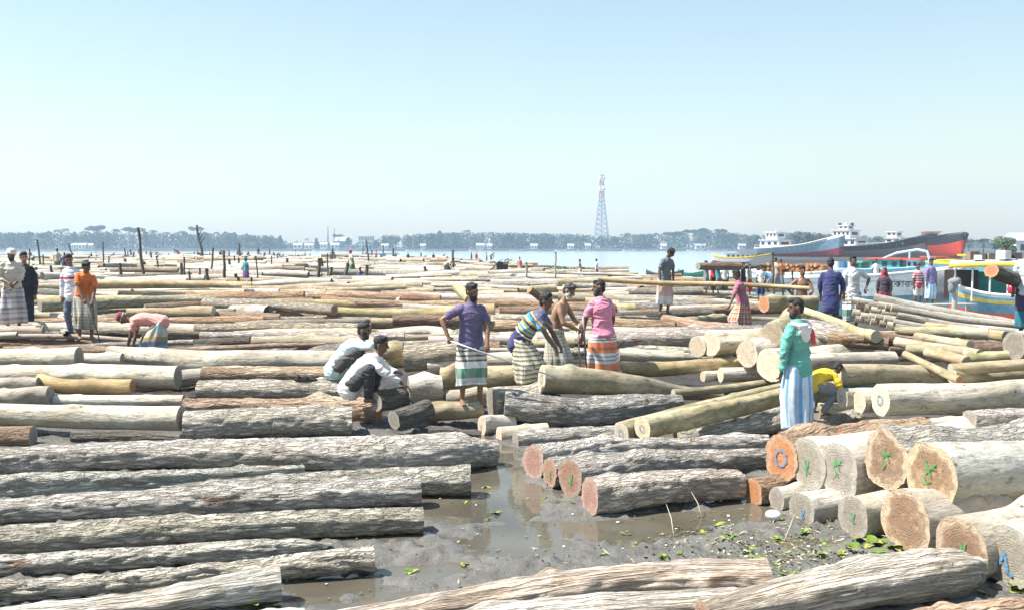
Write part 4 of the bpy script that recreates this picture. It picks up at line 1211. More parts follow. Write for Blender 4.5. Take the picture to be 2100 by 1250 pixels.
    if beard is not None:
        Bd = Prims()
        Bd.lat(hc - hz * .085 * k + hf * .045 * k, (.058 * k, .05 * k, .05 * k), hx, hf, hz, 12)
        for sg in (-1, 1): Bd.lat(hc - hz * .045 * k + hf * .028 * k + hx * sg * .052 * k, (.014 * k, .035 * k, .05 * k), hx, hf, hz, 10)
        Bd.lat(hc - hz * .042 * k + hf * .078 * k, (.032 * k, .014 * k, .008 * k), hx, hf, hz, 8)
        grow_obj('beard', Bd, max(voxel * .8, .007), beard, root, fold=.005, seed=seed + 6, smooth=1)
    if cap is not None:
        kind, cm = cap
        C_ = Prims()
        if kind == 'turban':
            for q_ in range(3):
                a = np.linspace(0, 2 * np.pi, 15)
                tz = hz * (.045 + .026 * q_) * k
                C_.loft([hc + tz + hx * math.cos(t) * (.083 - .012 * q_) * k + hf * (math.sin(t) * (.095 - .014 * q_) - .012) * k + hz * .012 * k * math.sin(2 * t + q_) for t in a], [.024 * k] * 15, n=8)
            C_.lat(hc + hz * .09 * k - hf * .01 * k, (.075 * k, .085 * k, .05 * k), hx, hf, hz, 12)
        elif kind == 'scarf':
            C_.lat(hc + hz * .03 * k - hf * .03 * k, (.098 * k, .102 * k, .125 * k), hx, hf, hz, 14)
            C_.loft([hc - hf * .04 * k, nb - fwd * .05 * k, mid - fwd * .09 * k], [(.10 * k, .08 * k), (.16 * k, .09 * k), (.17 * k, .08 * k)], side=rt, n=14)
        else:
            C_.lat(hc + hz * .06 * k - hf * .012 * k, (.086 * k, .104 * k, .088 * k), hx, hf, hz, 16)
            C_.lat(hc + hz * .02 * k - hf * .03 * k, (.086 * k, .085 * k, .05 * k), hx, hf, hz, 14)
        grow_obj({'turban': 'turban', 'scarf': 'head_scarf'}.get(kind, 'knitted_cap'), C_, voxel, cm, root, fold=.003, spine=(hc, hz, .15 * k), seed=seed + 9)
    root['_k'] = k
    J = dict(root=root, P=P, nb=nb, d1=d1, fwd=fwd, rt=rt, hc=hc, hz=hz, hf=hf, hx=hx, sh=sh, el=el, wr=wr, kn=kn, an=an, mid=mid, k=k, d0=d0)
    del root['_k']
    return J
def where(px, py, Y): return at_y(px, py, Y)
def towards(yaw, p):            # a point from a person's own frame to the world (yaw only)
    c, s = math.cos(yaw), math.sin(yaw)
    return np.array([c * p[0] - s * p[1], s * p[0] + c * p[1], p[2]])
def rod(label, pts, rad, mat, name='rod', cat='rod', n=8):
    mb = MB(); pts = [np.asarray(p, float) for p in pts]
    o0 = pts[0]
    mb.tube([p - o0 for p in pts], rad, n)
    o = mb.build(name, mat, smooth=True, loc=o0)
    tag(o, label, cat)
    return o

W_ = (.80, .80, .78); G_ = (.02, .17, .10); K_ = (.015, .015, .02)
GREEN_PLAID = lungi_mat('green_white_black_plaid', [(0, (.55, .52, .42)), (.06, K_), (.10, (.6, .57, .48)), (.16, K_), (.20, (.6, .57, .48)), (.26, K_), (.30, (.6, .57, .48)), (.36, K_), (.40, (.6, .57, .48)), (.46, K_), (.5, W_), (.63, G_), (.83, (.45, .47, .52)), (.93, W_), (.97, G_)],
                        [(0, W_), (.32, (.12, .16, .15)), (.5, W_), (.8, (.3, .33, .36))], 3, .22)
LINE_LUNGI = lungi_mat('cream_black_striped_lungi', [(0, (.66, .62, .48)), (.55, K_), (.8, (.35, .33, .2))], [(0, (.6, .57, .45)), (.5, (.5, .48, .38))], 6, .2, nrep=11)
ORANGE_LUNGI = lungi_mat('orange_white_striped_lungi', [(0, (.78, .20, .04)), (.13, W_), (.17, (.06, .07, .25)), (.19, W_), (.22, (.05, .06, .2)), (.24, W_), (.28, (.78, .17, .03)), (.38, (.5, .06, .02)), (.44, (.78, .2, .04)), (.50, W_), (.56, (.06, .07, .3)), (.58, W_), (.64, (.06, .07, .28)), (.66, W_), (.72, (.8, .2, .04)), (.92, W_)], [(0, (.85, .8, .75)), (.5, (.7, .5, .4))], 7, .18)
CHECK_LUNGI = lungi_mat('many_coloured_check_lungi', [(0, (.65, .33, .06)), (.2, (.72, .68, .5)), (.3, (.1, .06, .2)), (.45, (.7, .5, .08)), (.6, (.2, .28, .08)), (.72, (.75, .7, .6)), (.8, (.45, .05, .1))], [(0, (.75, .3, .1)), (.3, (.04, .03, .1)), (.5, (.8, .75, .6)), (.65, (.5, .08, .25)), (.8, (.06, .05, .12))], 9, .5, nrep=3)
BLUE_LUNGI = lungi_mat('pale_blue_streaked_lungi', [(0, (.30, .52, .78)), (.5, (.34, .56, .80))], [(0, (.12, .36, .72)), (.12, (.75, .82, .86)), (.35, (.45, .65, .85)), (.6, (.12, .36, .72)), (.72, (.7, .8, .86))], 4, .75)
GREY_CHECK = lungi_mat('grey_cream_check_lungi', [(0, (.50, .47, .36)), (.4, (.10, .10, .10)), (.55, (.5, .47, .38)), (.8, (.2, .2, .18))], [(0, (.55, .52, .42)), (.4, (.16, .16, .15)), (.6, (.5, .48, .4))], 8, .5, nrep=6)
VIOLET_CHECK = lungi_mat('violet_cream_check_lungi', [(0, (.6, .58, .5)), (.35, (.20, .16, .30)), (.6, (.55, .53, .48)), (.85, (.28, .26, .32))], [(0, (.6, .58, .52)), (.5, (.24, .22, .3))], 5, .4, nrep=4)
PINKWHITE = lungi_mat('pale_pink_white_lungi', [(0, (.42, .46, .46)), (.35, (.62, .42, .38)), (.7, (.66, .72, .72))], [(0, (.6, .55, .5)), (.5, (.5, .5, .5))], 4, .2)
BLACKTROU = cloth('charcoal_trousers', (.035, .035, .042))
GREYTROU = cloth('dark_grey_trousers', (.075, .072, .075))

# --- man in the violet polo with the long rod
yw = R(200)
p1 = where(966, 828, 14.0)
person('man in violet polo shirt and green plaid lungi holding a long rod', p1, yw, H=1.64, lean=3, head=(14, -24, 0), hands=((-.16, .30, .80), (.37, .10, 1.0)),
       elbow=((1, -.3, -.2), (1.3, -.5, .1)), feet=((-.12, .05, 0), (.13, .0, 0)), shirt=cloth('violet_polo_cloth', (.125, .10, .21)), collar=cloth('violet_collar', (.09, .075, .16)), sleeve=.62, shirt_hem=.08, lower_m=GREEN_PLAID, hem=.26, beard=HAIR, voxel=.008, fold=.007, grip=(1.0, 1.0), build=1.06, seed=11)
a = p1 + towards(yw, (.37, .12, .93)); b = p1 + towards(yw, (-.16, .33, .735))
d = (b - a)
rod('long thin steel rod held across the body by the man in violet', [a - d * .06, b, a + d * 2.75], [.011, .011, .010], plain('bright_steel', (.55, .56, .58), .4, metal=.6))
# --- man in the striped polo bending to the right
yw = R(-106)
p2 = where(1083, 806, 14.75)
STR = [(0, (.02, .025, .12)), (.14, (.70, .66, .5)), (.19, (.02, .03, .16)), (.24, (.45, .42, .10)), (.31, (.04, .30, .55)), (.38, (.65, .75, .8)), (.41, (.30, .33, .10)), (.49, (.02, .03, .15)), (.57, (.62, .40, .10)), (.63, (.75, .72, .6)), (.66, (.03, .35, .6)), (.76, (.02, .03, .14)), (.80, (.65, .42, .1)), (.85, (.10, .10, .22))]
person('bending man in a blue and yellow striped polo and cream striped lungi', p2, yw, H=1.66, pelvis=(0, -.10, .83), lean=42, curve=22, head=(-18, 6, 0), hands=((-.07, .50, .66), (.10, .50, .60)), feet=((-.13, .08, 0), (.13, -.06, 0)),
       shirt=cloth('striped_polo_cloth', (.3, .3, .3), STR), sleeve=.62, shirt_hem=.14, lower_m=LINE_LUNGI, hem=.12, collar=cloth('blue_collar', (.12, .2, .35)), voxel=.008, grip=(1.1, 1.1), skin_m=1, build=1.08, seed=12)
h = p2 + towards(yw, (.02, .56, .60))
rod('short steel bar gripped by the man in the striped polo', [h + v3(-.02, 0, .10), h + v3(.01, -.02, -.18), h + v3(.03, -.05, -.42)], [.014, .013, .010], plain('bright_steel', (1, 1, 1)))
# --- bare chested old man with the white beard
yw = R(-112)
p3 = where(1140, 792, 15.4)
person('bare chested old man with a white beard gripping a bar upright', p3, yw, H=1.64, pelvis=(0, -.02, .86), lean=17, curve=14, head=(20, 8, 0), hands=((-.08, .36, 1.0), (.03, .34, .93)), feet=((-.11, .05, 0), (.12, -.03, 0)),
       lower_m=GREY_CHECK, hem=.3, hair=plain('greying_hair', (.06, .055, .055), .6), beard=GREYHAIR, voxel=.008, grip=(1.1, 1.1), skin_m=2, seed=13)
h = p3 + towards(yw, (-.03, .43, .98))
rod('thick iron bar standing upright in the hands of the bearded man', [h + v3(0, 0, .12), h + v3(.02, 0, -.2), h + v3(.06, -.03, -.75)], [.02, .017, .012], plain('dull_iron', (.22, .22, .23), .5, metal=.5))
# --- man in pink, back turned
yw = R(22)
p4 = where(1236, 800, 15.8)
person('man in a pink shirt and orange striped lungi seen from behind', p4, yw, H=1.68, lean=6, side_lean=-3, head=(10, -72, 0), hands=((-.30, .20, .74), (.22, .22, .88)), elbow=((1, -.6, -.2), (1.5, -.3, 0)), feet=((-.14, .02, 0), (.14, 0, 0)),
       shirt=cloth('pink_shirt_cloth', (.72, .26, .38)), sleeve=.6, shirt_hem=.05, lower_m=ORANGE_LUNGI, hem=.22, flare=.07, beard=HAIR, voxel=.008, skin_m=1, build=1.05, seed=14, fold=.010, lower_fold=1.3)
h = p4 + towards(yw, (-.31, .24, .68))
rod('grey iron bar leaning from the hand of the man in pink', [h + v3(0, 0, .42), h, h + v3(.05, -.02, -.55)], [.013, .013, .012], plain('dull_iron', (1, 1, 1)))
# --- two men squatting
def squat(label, px, py, Y, yaw, **kw):
    base = dict(pelvis=(0, -.17, .245), lean=44, curve=26, feet=((-.15, .06, 0), (.15, .08, 0)), knee_out=.35, hands=((-.12, .42, .42), (.12, .46, .44)), lower='trousers', head=(-14, 0, 0))
    base.update(kw)
    return person(label, where(px, py, Y), yaw, **base)
squat('squatting man in a pale turquoise shirt and grey trousers', 716, 782, 15.1, R(-92), H=1.68, shirt=cloth('pale_turquoise_cloth', (.55, .75, .78)), sleeve=1.85, shirt_hem=.12, lower_m=GREYTROU, hands=((-.10, .36, .60), (.05, .36, .62)), beard=HAIR, voxel=.008, grip=(1.2, 1.2), skin_m=1, seed=21, fold=.010)
squat('squatting man in a white shirt reaching down with one hand', 752, 822, 13.9, R(-98), H=1.70, pelvis=(0, -.19, .25), shirt=cloth('white_shirt_cloth', (.76, .76, .75)), sleeve=1.72, shirt_hem=.12, lower_m=BLACKTROU, hands=((-.10, .40, .40), (.12, .62, .22)), voxel=.008, grip=(.5, .5), skin_m=1, seed=22, fold=.010)
# --- man in the green hooded jacket
yw = R(40)
p7 = where(1634, 890, 12.7)
TEAL = cloth('sea_green_jacket_cloth', (.13, .43, .36))
J = person('man in a sea green hooded jacket and long pale blue lungi', p7, yw, H=1.67, lean=2, head=(8, -48, 0), hands=((-.27, .08, .70), (.25, .14, .74)), shirt=TEAL, sleeve=1.93, shirt_hem=.12, lower_m=BLUE_LUNGI, hem=.03, flare=.05, beard=HAIR, voxel=.008, build=1.08, seed=31, fold=.011, skin_m=1)
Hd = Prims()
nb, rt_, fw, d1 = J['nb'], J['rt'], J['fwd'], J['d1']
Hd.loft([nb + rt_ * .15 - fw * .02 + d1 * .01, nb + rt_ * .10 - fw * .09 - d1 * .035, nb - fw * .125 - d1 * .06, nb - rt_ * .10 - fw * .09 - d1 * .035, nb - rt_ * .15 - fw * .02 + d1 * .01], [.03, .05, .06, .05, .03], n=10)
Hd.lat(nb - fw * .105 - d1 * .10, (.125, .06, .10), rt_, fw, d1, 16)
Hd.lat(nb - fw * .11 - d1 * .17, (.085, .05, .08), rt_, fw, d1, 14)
grow_obj('hood', Hd, .009, cloth('sunlit_hood_cloth', (.74, .76, .75)), J['root'], fold=.008, seed=4)  # hood coloured near white: the sun on it is painted into the cloth
Sc = Prims()
Sc.loft([nb + rt_ * .12 - fw * .04 - d1 * .01, nb + rt_ * .125 - fw * .13 - d1 * .10, nb + rt_ * .11 - fw * .165 - d1 * .26], [(.035, .022), (.045, .022), (.055, .018)], side=rt_, n=8)
grow_obj('red_scarf_end', Sc, .008, cloth('red_cotton', (.68, .05, .05)), J['root'], fold=.005)
# --- person in yellow bending behind him
squat('crouching person in a yellow shirt with head low beside the painted ends', 1674, 850, 13.05, R(-66), H=1.15, pelvis=(0, -.12, .62), lean=72, curve=34, head=(10, 0, 0), shirt=cloth('yellow_shirt_cloth', (.85, .58, .02)), sleeve=1.3, shirt_hem=.06, lower_m=cloth('grey_knit_trousers', (.26, .26, .28)), hands=((-.06, .56, .42), (.10, .52, .36)), skin_m=1, seed=33, voxel=.010)
# --- group on the left
person('man in a white cap and cream shawl over a violet check lungi', where(28, 674, 21.6), R(205), H=1.66, lean=3, head=(12, 10, 0), hands=((-.02, .25, .95), (.08, .25, 1.02)), elbow=(.5, -.2, -.8), shirt=cloth('cream_shawl_cloth', (.60, .56, .46)), sleeve=1.4, shirt_hem=.34, build=1.2, lower_m=VIOLET_CHECK, hem=.06, flare=.06, hair=False, beard=plain('dark_beard', (.02, .018, .018), .6), cap=('turban', cloth('white_turban_cloth', (.72, .70, .62))), voxel=.011, seed=41, fold=.014, skin_m=1)
person('young man in a black sweater and dark trousers beside the shawled man', where(54, 682, 22.2), R(190), H=1.72, lean=1, head=(8, -25, 0), shirt=cloth('black_sweater_knit', (.018, .018, .026)), sleeve=1.95, shirt_hem=.1, lower='trousers', lower_m=cloth('navy_trousers', (.022, .026, .055)), hands=((-.22, .06, .78), (.1, .2, 1.0)), voxel=.011, seed=42, skin_m=2)
STW = [(0, (.72, .74, .78)), (.25, (.45, .55, .72)), (.33, (.72, .74, .78)), (.45, (.5, .58, .72)), (.5, (.75, .76, .8)), (.58, (.38, .03, .09)), (.68, (.75, .76, .8)), (.85, (.4, .55, .8)), (.9, (.75, .76, .8))]
person('man in a white sweater with a red chest band, behind the man in orange', where(152, 688, 21.4), R(165), H=1.68, lean=6, head=(14, -40, 0), shirt=cloth('banded_sweater_knit', (.7, .7, .7), STW), sleeve=1.95, shirt_hem=.1, lower='trousers', lower_m=cloth('dull_blue_trousers', (.12, .15, .22)), hands=((-.2, .15, .8), (.2, .1, .8)), voxel=.011, seed=43)
yw = R(212)
p = where(176, 694, 20.6)
person('man in an orange polo and striped lungi probing with a thin bar', p, yw, H=1.66, lean=27, curve=18, twist=-14, head=(22, -30, 0), pelvis=(0, -.05, .9), hands=((-.06, .42, .62), (.06, .40, .70)), shirt=cloth('orange_polo_cloth', (.80, .20, .03)), collar=cloth('orange_collar', (.65, .14, .02)), sleeve=.65, shirt_hem=.08, lower_m=GREY_CHECK, hem=.16, voxel=.010, seed=44, grip=(1.1, 1.1))
h = p + towards(yw, (0, .47, .60))
rod('thin dark bar pushed down by the man in orange', [h + v3(-.02, 0, .08), h + v3(.16, -.05, -.35), h + v3(.26, -.08, -.68)], [.013, .012, .010], plain('dark_iron', (.05, .05, .055), .5, metal=.4))
CAPS = [(0, (.05, .3, .12)), (.12, (.75, .75, .72)), (.2, (.02, .02, .02)), (.32, (.4, .02, .04)), (.45, (.02, .02, .02)), (.6, (.4, .02, .04))]
person('man in a pink shirt and striped knitted cap bending right down over the logs', where(318, 742, 18.6), R(98), H=1.6, pelvis=(0, -.10, .80), lean=88, curve=16, head=(22, 0, 0), hands=((-.12, .50, .24), (.14, .46, .22)), feet=((-.14, .05, 0), (.14, -.02, 0)),
       shirt=cloth('salmon_shirt_cloth', (.75, .33, .28)), sleeve=.62, shirt_hem=.06, hair=False, cap=('cap', cloth('striped_cap_knit', (.3, .05, .05), CAPS)), lower_m=lungi_mat('blue_white_tan_lungi', [(0, (.7, .74, .76)), (.2, (.3, .5, .6)), (.3, (.6, .55, .4)), (.5, (.36, .28, .14)), (.62, (.18, .24, .38)), (.75, (.35, .42, .55)), (.82, (.18, .24, .38)), (.9, (.35, .42, .55))], None), hem=.12, flare=.03, voxel=.010, seed=45, skin_m=1)
# --- carriers of the long thin pole
person('man in a grey shirt on the pile carrying the long pole at his waist', where(1362, 645, 25.8), R(215), H=1.70, lean=12, curve=8, head=(38, -20, 0), hands=((-.1, .22, .82), (.27, .14, .84)), shirt=cloth('slate_shirt_cloth', (.13, .165, .20)), sleeve=.62, shirt_hem=.05, lower_m=PINKWHITE, hem=.24, flare=.02, voxel=.012, seed=51, skin_m=1)
person('man in a dusty pink shirt and many coloured check lungi leaning beside the long pole', where(1520, 690, 24.2), R(60), H=1.62, lean=10, side_lean=-8, head=(12, -30, 0), pelvis=(.08, 0, .86), hands=((-.45, .16, .80), (.24, .1, .8)), shirt=cloth('dusty_pink_cloth', (.38, .13, .18)), sleeve=.95, shirt_hem=.06, lower_m=CHECK_LUNGI, hem=.2, flare=.10, voxel=.012, seed=52, skin_m=1, lower_fold=1.6)
person('bare chested man in a blue check lungi carrying the far end of the long pole', where(1643, 686, 24.6), R(170), H=1.62, lean=4, head=(4, -12, 0), hands=((-.12, .25, .92), (.22, .22, .98)), lower_m=VIOLET_CHECK, hem=.15, voxel=.012, seed=53, grip=(1, 1), elbow=((1.4, -.2, 0), (1.4, -.2, 0)))
person('man in a long navy shirt standing with his back turned', where(1702, 688, 22.6), R(-12), H=1.68, lean=6, head=(14, 4, 0), shirt=cloth('navy_shirt_cloth', (.018, .028, .13)), sleeve=1.4, shirt_hem=.3, build=1.12, lower='shorts', lower_m=cloth('navy_shorts', (.02, .026, .07)), hands=((-.2, .16, .82), (.22, .16, .86)), voxel=.012, seed=54, skin_m=1)
person('man in a loose white shirt and green check lungi', where(1746, 674, 24.4), R(185), H=1.7, lean=1, head=(4, 10, 0), shirt=cloth('white_linen_cloth', (.70, .72, .70)), sleeve=.75, shirt_hem=.22, build=1.05, lower_m=GREEN_PLAID, hem=.14, hands=((-.3, .1, .98), (.24, .05, .75)), voxel=.012, seed=55, skin_m=1, elbow=((1.4, -.3, 0), (1, -.4, -.3)))
person('boy in a red striped shirt and pale shorts', where(1881, 628, 33), R(195), H=1.34, lean=1, shirt=cloth('red_striped_shirt', (.5, .03, .05), [(i * .1, c_) for i, c_ in enumerate([(.42, .02, .05), (.55, .5, .5)] * 5)]), sleeve=.7, lower='shorts', lower_m=cloth('pale_shorts', (.6, .55, .46)), voxel=.014, seed=56, skin_m=1)
person('youth in a violet top and blue lungi beside the striped boy', where(1907, 625, 34), R(200), H=1.5, lean=1, head=(5, 20, 0), shirt=cloth('lilac_top', (.22, .17, .36)), sleeve=1.6, lower_m=BLUE_LUNGI, hem=.2, voxel=.014, seed=57, skin_m=1)
person('figure in a red head scarf and dark clothes by the white hull', where(1812, 650, 28.5), R(160), H=1.34, lean=3, shirt=cloth('dark_tunic', (.06, .04, .06)), sleeve=1.6, shirt_hem=.2, lower_m=cloth('crimson_cloth', (.45, .02, .06)), hem=.1, hair=True, cap=('scarf', cloth('crimson_scarf', (.55, .02, .06))), voxel=.014, seed=58, skin_m=1)
yw = R(140)
pr = where(2106, 690, 18.6)
person('man in a pale blue shirt shouldering a big log', pr, yw, H=1.68, lean=4, shirt=cloth('ice_blue_shirt', (.62, .70, .76)), sleeve=.7, shirt_hem=.14, lower_m=lungi_mat('violet_teal_lungi', [(0, (.07, .04, .1)), (.62, (.02, .22, .3))], None), hem=.12, hands=((-.24, .12, 1.35), (.24, .1, .8)), voxel=.011, seed=59, skin_m=1)
a = where(2036, 553, 18.0); b = where(2150, 600, 19.6)
make_log([(*a, .135), (*((a + b) / 2), .14), (*b, .14)], 'dark', 'orange', near=2, color=(1.6, 1.5, 1.3, 1), label='dark log with a round orange end shouldered by the man in pale blue')
# the long pole carried across the river view
P_ = [(1226, 573, 10, 25.6), (1370, 581, 10, 25.5), (1510, 583, 9.5, 24.9), (1660, 592, 9.5, 24.3)]
make_log([(*at_y(x, y, Y), .5 * d_ / ppm(Y)) for x, y, d_, Y in P_], 'yellow', 'cream', near=1, color=(1.15, 1.05, .9, 1), label='long thin pole carried level by three men', name='pole', cat='pole')

# --- smaller figures farther off: five poses, copied with clothes of their own
def far_pose(kind):
    c0 = cloth('plain_cotton', (.5, .5, .5))
    kw = dict(H=1.64, shirt=c0, lower_m=c0, voxel=.022, detail=False, fold=.006, hem=.2, seed=70)
    o = v3(0, -40, -60)
    if kind == 'stand': J = person('', o, 0, lean=3, head=(8, 0, 0), **kw)
    elif kind == 'walk': J = person('', o, 0, lean=7, feet=((-.1, .25, 0), (.1, -.22, .03)), hands=((-.25, -.1, .78), (.24, .22, .82)), **kw)
    elif kind == 'bend': J = person('', o, 0, pelvis=(0, -.1, .8), lean=62, curve=20, hands=((-.1, .5, .4), (.12, .5, .38)), **kw)
    elif kind == 'squat':
        kw.update(lower='trousers')
        J = person('', o, 0, pelvis=(0, -.17, .25), lean=40, curve=20, feet=((-.15, .06, 0), (.15, .08, 0)), hands=((-.12, .4, .4), (.12, .42, .42)), **kw)
    elif kind == 'carry': J = person('', o, 0, lean=3, hands=((-.2, .08, 1.62), (.22, .1, 1.6)), elbow=(1.4, .2, .1), **kw)
    return J['root']
FAR = {k: far_pose(k) for k in ('stand', 'walk', 'bend', 'squat', 'carry')}
finish_people()
USED = set()
FC = {'white': (.72, .72, .7), 'red': (.55, .04, .05), 'navy': (.02, .03, .12), 'blue': (.08, .28, .6), 'teal': (.03, .30, .38), 'violet': (.16, .05, .24), 'green': (.05, .2, .1), 'grey': (.2, .2, .21), 'tan': (.5, .42, .3),
      'orange': (.7, .2, .04), 'brown': (.2, .12, .08), 'pink': (.6, .2, .24), 'black': (.02, .02, .025), 'cream': (.6, .57, .45), 'yellow': (.7, .55, .1)}
for c_ in FC: cloth('cotton_' + c_, FC[c_])
def figure(kind, px, top_row, feet_row, yaw, top, low, label, Y=None, lift=.12, head=None, group=None):
    if Y is None:
        Y = 40.0
        for _ in range(30): Y = .5 * Y + .5 * min(200, at_z(px, feet_row, float(bed(Y)) + lift)[1])
    pos = where(px, feet_row, Y)
    H = (feet_row - top_row) / ppm(Y) / {'squat': .60, 'bend': .74}.get(kind, 1.0)
    r_ = copy_tree(FAR[kind])
    r_.location = Vector(pos.tolist())
    r_.rotation_euler = (0, 0, R(yaw))
    s = min(max(H, 1.1), 1.85) / 1.64
    r_.scale = (s, s, s)
    tag(r_, label, 'person', group)
    for ch in list(r_.children):
        b = ch.name.split('.')[0]
        if b == 'shirt' and top == 'bare':
            bpy.data.objects.remove(ch); continue
        m = {'body': SKIN[1], 'shirt': _cl.get('cotton_' + top), 'lungi': _cl['cotton_' + low], 'trousers': _cl['cotton_' + low], 'hair': _cl['cotton_' + head] if head else HAIR}.get(b)
        if m is not None:
            ch.material_slots[0].link = 'OBJECT'; ch.material_slots[0].material = m
    return r_
F = figure
F('stand', 118, 512, 560, 10, 'tan', 'green', 'man in a tan vest and dark green lungi walking away past the stakes')
F('stand', 133, 520, 562, 20, 'navy', 'violet', 'figure in dark violet beside the man in a tan vest')
F('stand', 505, 530, 582, 150, 'teal', 'violet', 'woman in a teal scarf and violet skirt among the stakes', head='teal')
F('walk', 722, 514, 574, 110, 'cream', 'green', 'man in a cream shirt and pink turban stepping across the logs', head='pink')
F('squat', 742, 546, 576, 160, 'bare', 'blue', 'bare backed man squatting in blue beside the turbaned man')
F('bend', 918, 530, 566, -120, 'cream', 'black', 'man in cream bending down by the tall dark stake')
F('stand', 1066, 534, 562, 160, 'pink', 'tan', 'figure in a pink top standing by a pale stake')
F('stand', 1190, 537, 574, 100, 'bare', 'tan', 'bare backed child standing near the moored skiff')
F('stand', 1224, 537, 572, 80, 'white', 'grey', 'child in a white shirt near the moored skiff')
F('carry', 1448, 548, 600, 90, 'grey', 'grey', 'carrier in grey under the front of the big dark log', Y=36)
F('carry', 1462, 550, 602, 95, 'red', 'black', 'carrier in a bright red shirt under the big dark log', Y=36.3)
F('carry', 1472, 552, 602, 85, 'teal', 'grey', 'carrier in teal under the big dark log', Y=36.8)
F('carry', 1524, 550, 603, 95, 'black', 'black', 'carrier in black under the big dark log', Y=36.4)
F('carry', 1537, 548, 605, 90, 'cream', 'red', 'carrier in cream and red under the second log', Y=36.8)
F('stand', 1560, 550, 612, 175, 'white', 'navy', 'man in a white shirt and navy shorts near the white hull', Y=34)
F('squat', 2060, 508, 540, 150, 'blue', 'navy', 'youth in a blue shirt squatting on the yellow edged roof', Y=34.6)
F('walk', 1592, 538, 592, 100, 'tan', 'grey', 'man in tan walking by the firewood boat', Y=37)
F('stand', 1600, 545, 592, 200, 'orange', 'white', 'figure in orange and white standing by the firewood boat', Y=39)
F('bend', 1575, 560, 600, 80, 'blue', 'grey', 'man in blue bending near the stern of the white boat', Y=35)
F('stand', 1485, 552, 602, 180, 'white', 'black', 'helper in white walking behind the carriers', Y=38)
F('stand', 1795, 545, 590, 180, 'white', 'cream', 'figure in white behind the stacked poles', Y=40)
G_T = 'tiny figures on the far edge of the log field'
for px, t_, f_, kind, top, low, lab in [(309, 514, 533, 'stand', 'grey', 'black', 'tiny figure in grey on the far edge of the log field'), (320, 515, 533, 'walk', 'blue', 'white', 'tiny figure in blue and white on the far edge of the log field'), (364, 511, 528, 'bend', 'black', 'black', 'tiny stooping figure in black on the far edge of the log field'),
        (405, 513, 530, 'stand', 'grey', 'brown', 'tiny figure in grey on the far edge of the log field'), (452, 513, 529, 'bend', 'black', 'black', 'tiny stooping figure in black on the far edge of the log field'), (470, 514, 530, 'stand', 'navy', 'black', 'tiny figure in dark navy on the far edge of the log field'),
        (487, 512, 528, 'walk', 'navy', 'black', 'tiny figure in dark navy on the far edge of the log field'), (530, 508, 527, 'walk', 'navy', 'grey', 'tiny figure in dark navy on the far edge of the log field'), (553, 511, 527, 'stand', 'black', 'black', 'tiny figure in black on the far edge of the log field'),
        (605, 515, 533, 'stand', 'white', 'white', 'tiny figure all in white on the far edge of the log field'), (684, 516, 528, 'stand', 'black', 'black', 'tiny figure in black on the far edge of the log field'), (771, 515, 537, 'walk', 'red', 'black', 'tiny figure in red carrying one end of a board'),
        (786, 516, 538, 'stand', 'blue', 'grey', 'tiny figure in blue under the other end of a board'), (811, 521, 537, 'stand', 'violet', 'black', 'tiny figure in violet facing the river'), (837, 525, 539, 'stand', 'black', 'grey', 'tiny figure in black facing the river'),
        (868, 526, 540, 'bend', 'black', 'black', 'tiny stooping figure in black facing the river'), (889, 524, 541, 'stand', 'navy', 'black', 'tiny figure in navy facing the river'), (967, 525, 537, 'stand', 'navy', 'black', 'tiny figure in navy facing the river'),
        (977, 528, 538, 'stand', 'red', 'red', 'tiny figure in red facing the river'), (998, 529, 539, 'stand', 'pink', 'grey', 'tiny figure in pink facing the river'), (5, 492, 500, 'stand', 'black', 'black', 'tiny figure in black at the edge of the trees')][:20]:
    F(kind, px, t_, f_, random.choice([0, 90, 180, 240, -60]), top, low, lab, group=G_T)
rs = random.Random(9)
for k in range(22):
    px = rs.choice([rs.uniform(150, 620), rs.uniform(620, 1010)]); f_ = rs.uniform(527, 541)
    c1, c2 = rs.choice(['black', 'navy', 'grey', 'white', 'brown', 'red', 'blue']), rs.choice(['black', 'grey', 'brown'])
    F(rs.choice(['stand', 'walk', 'bend']), px, f_ - rs.uniform(13, 17), f_, rs.uniform(0, 360), c1, c2, 'tiny figure in ' + c1 + ' and ' + c2 + ' on the far log field', group='tiny figures scattered over the far log field')
for r_ in FAR.values():
    for ch in list(r_.children): bpy.data.objects.remove(ch)
    bpy.data.objects.remove(r_)

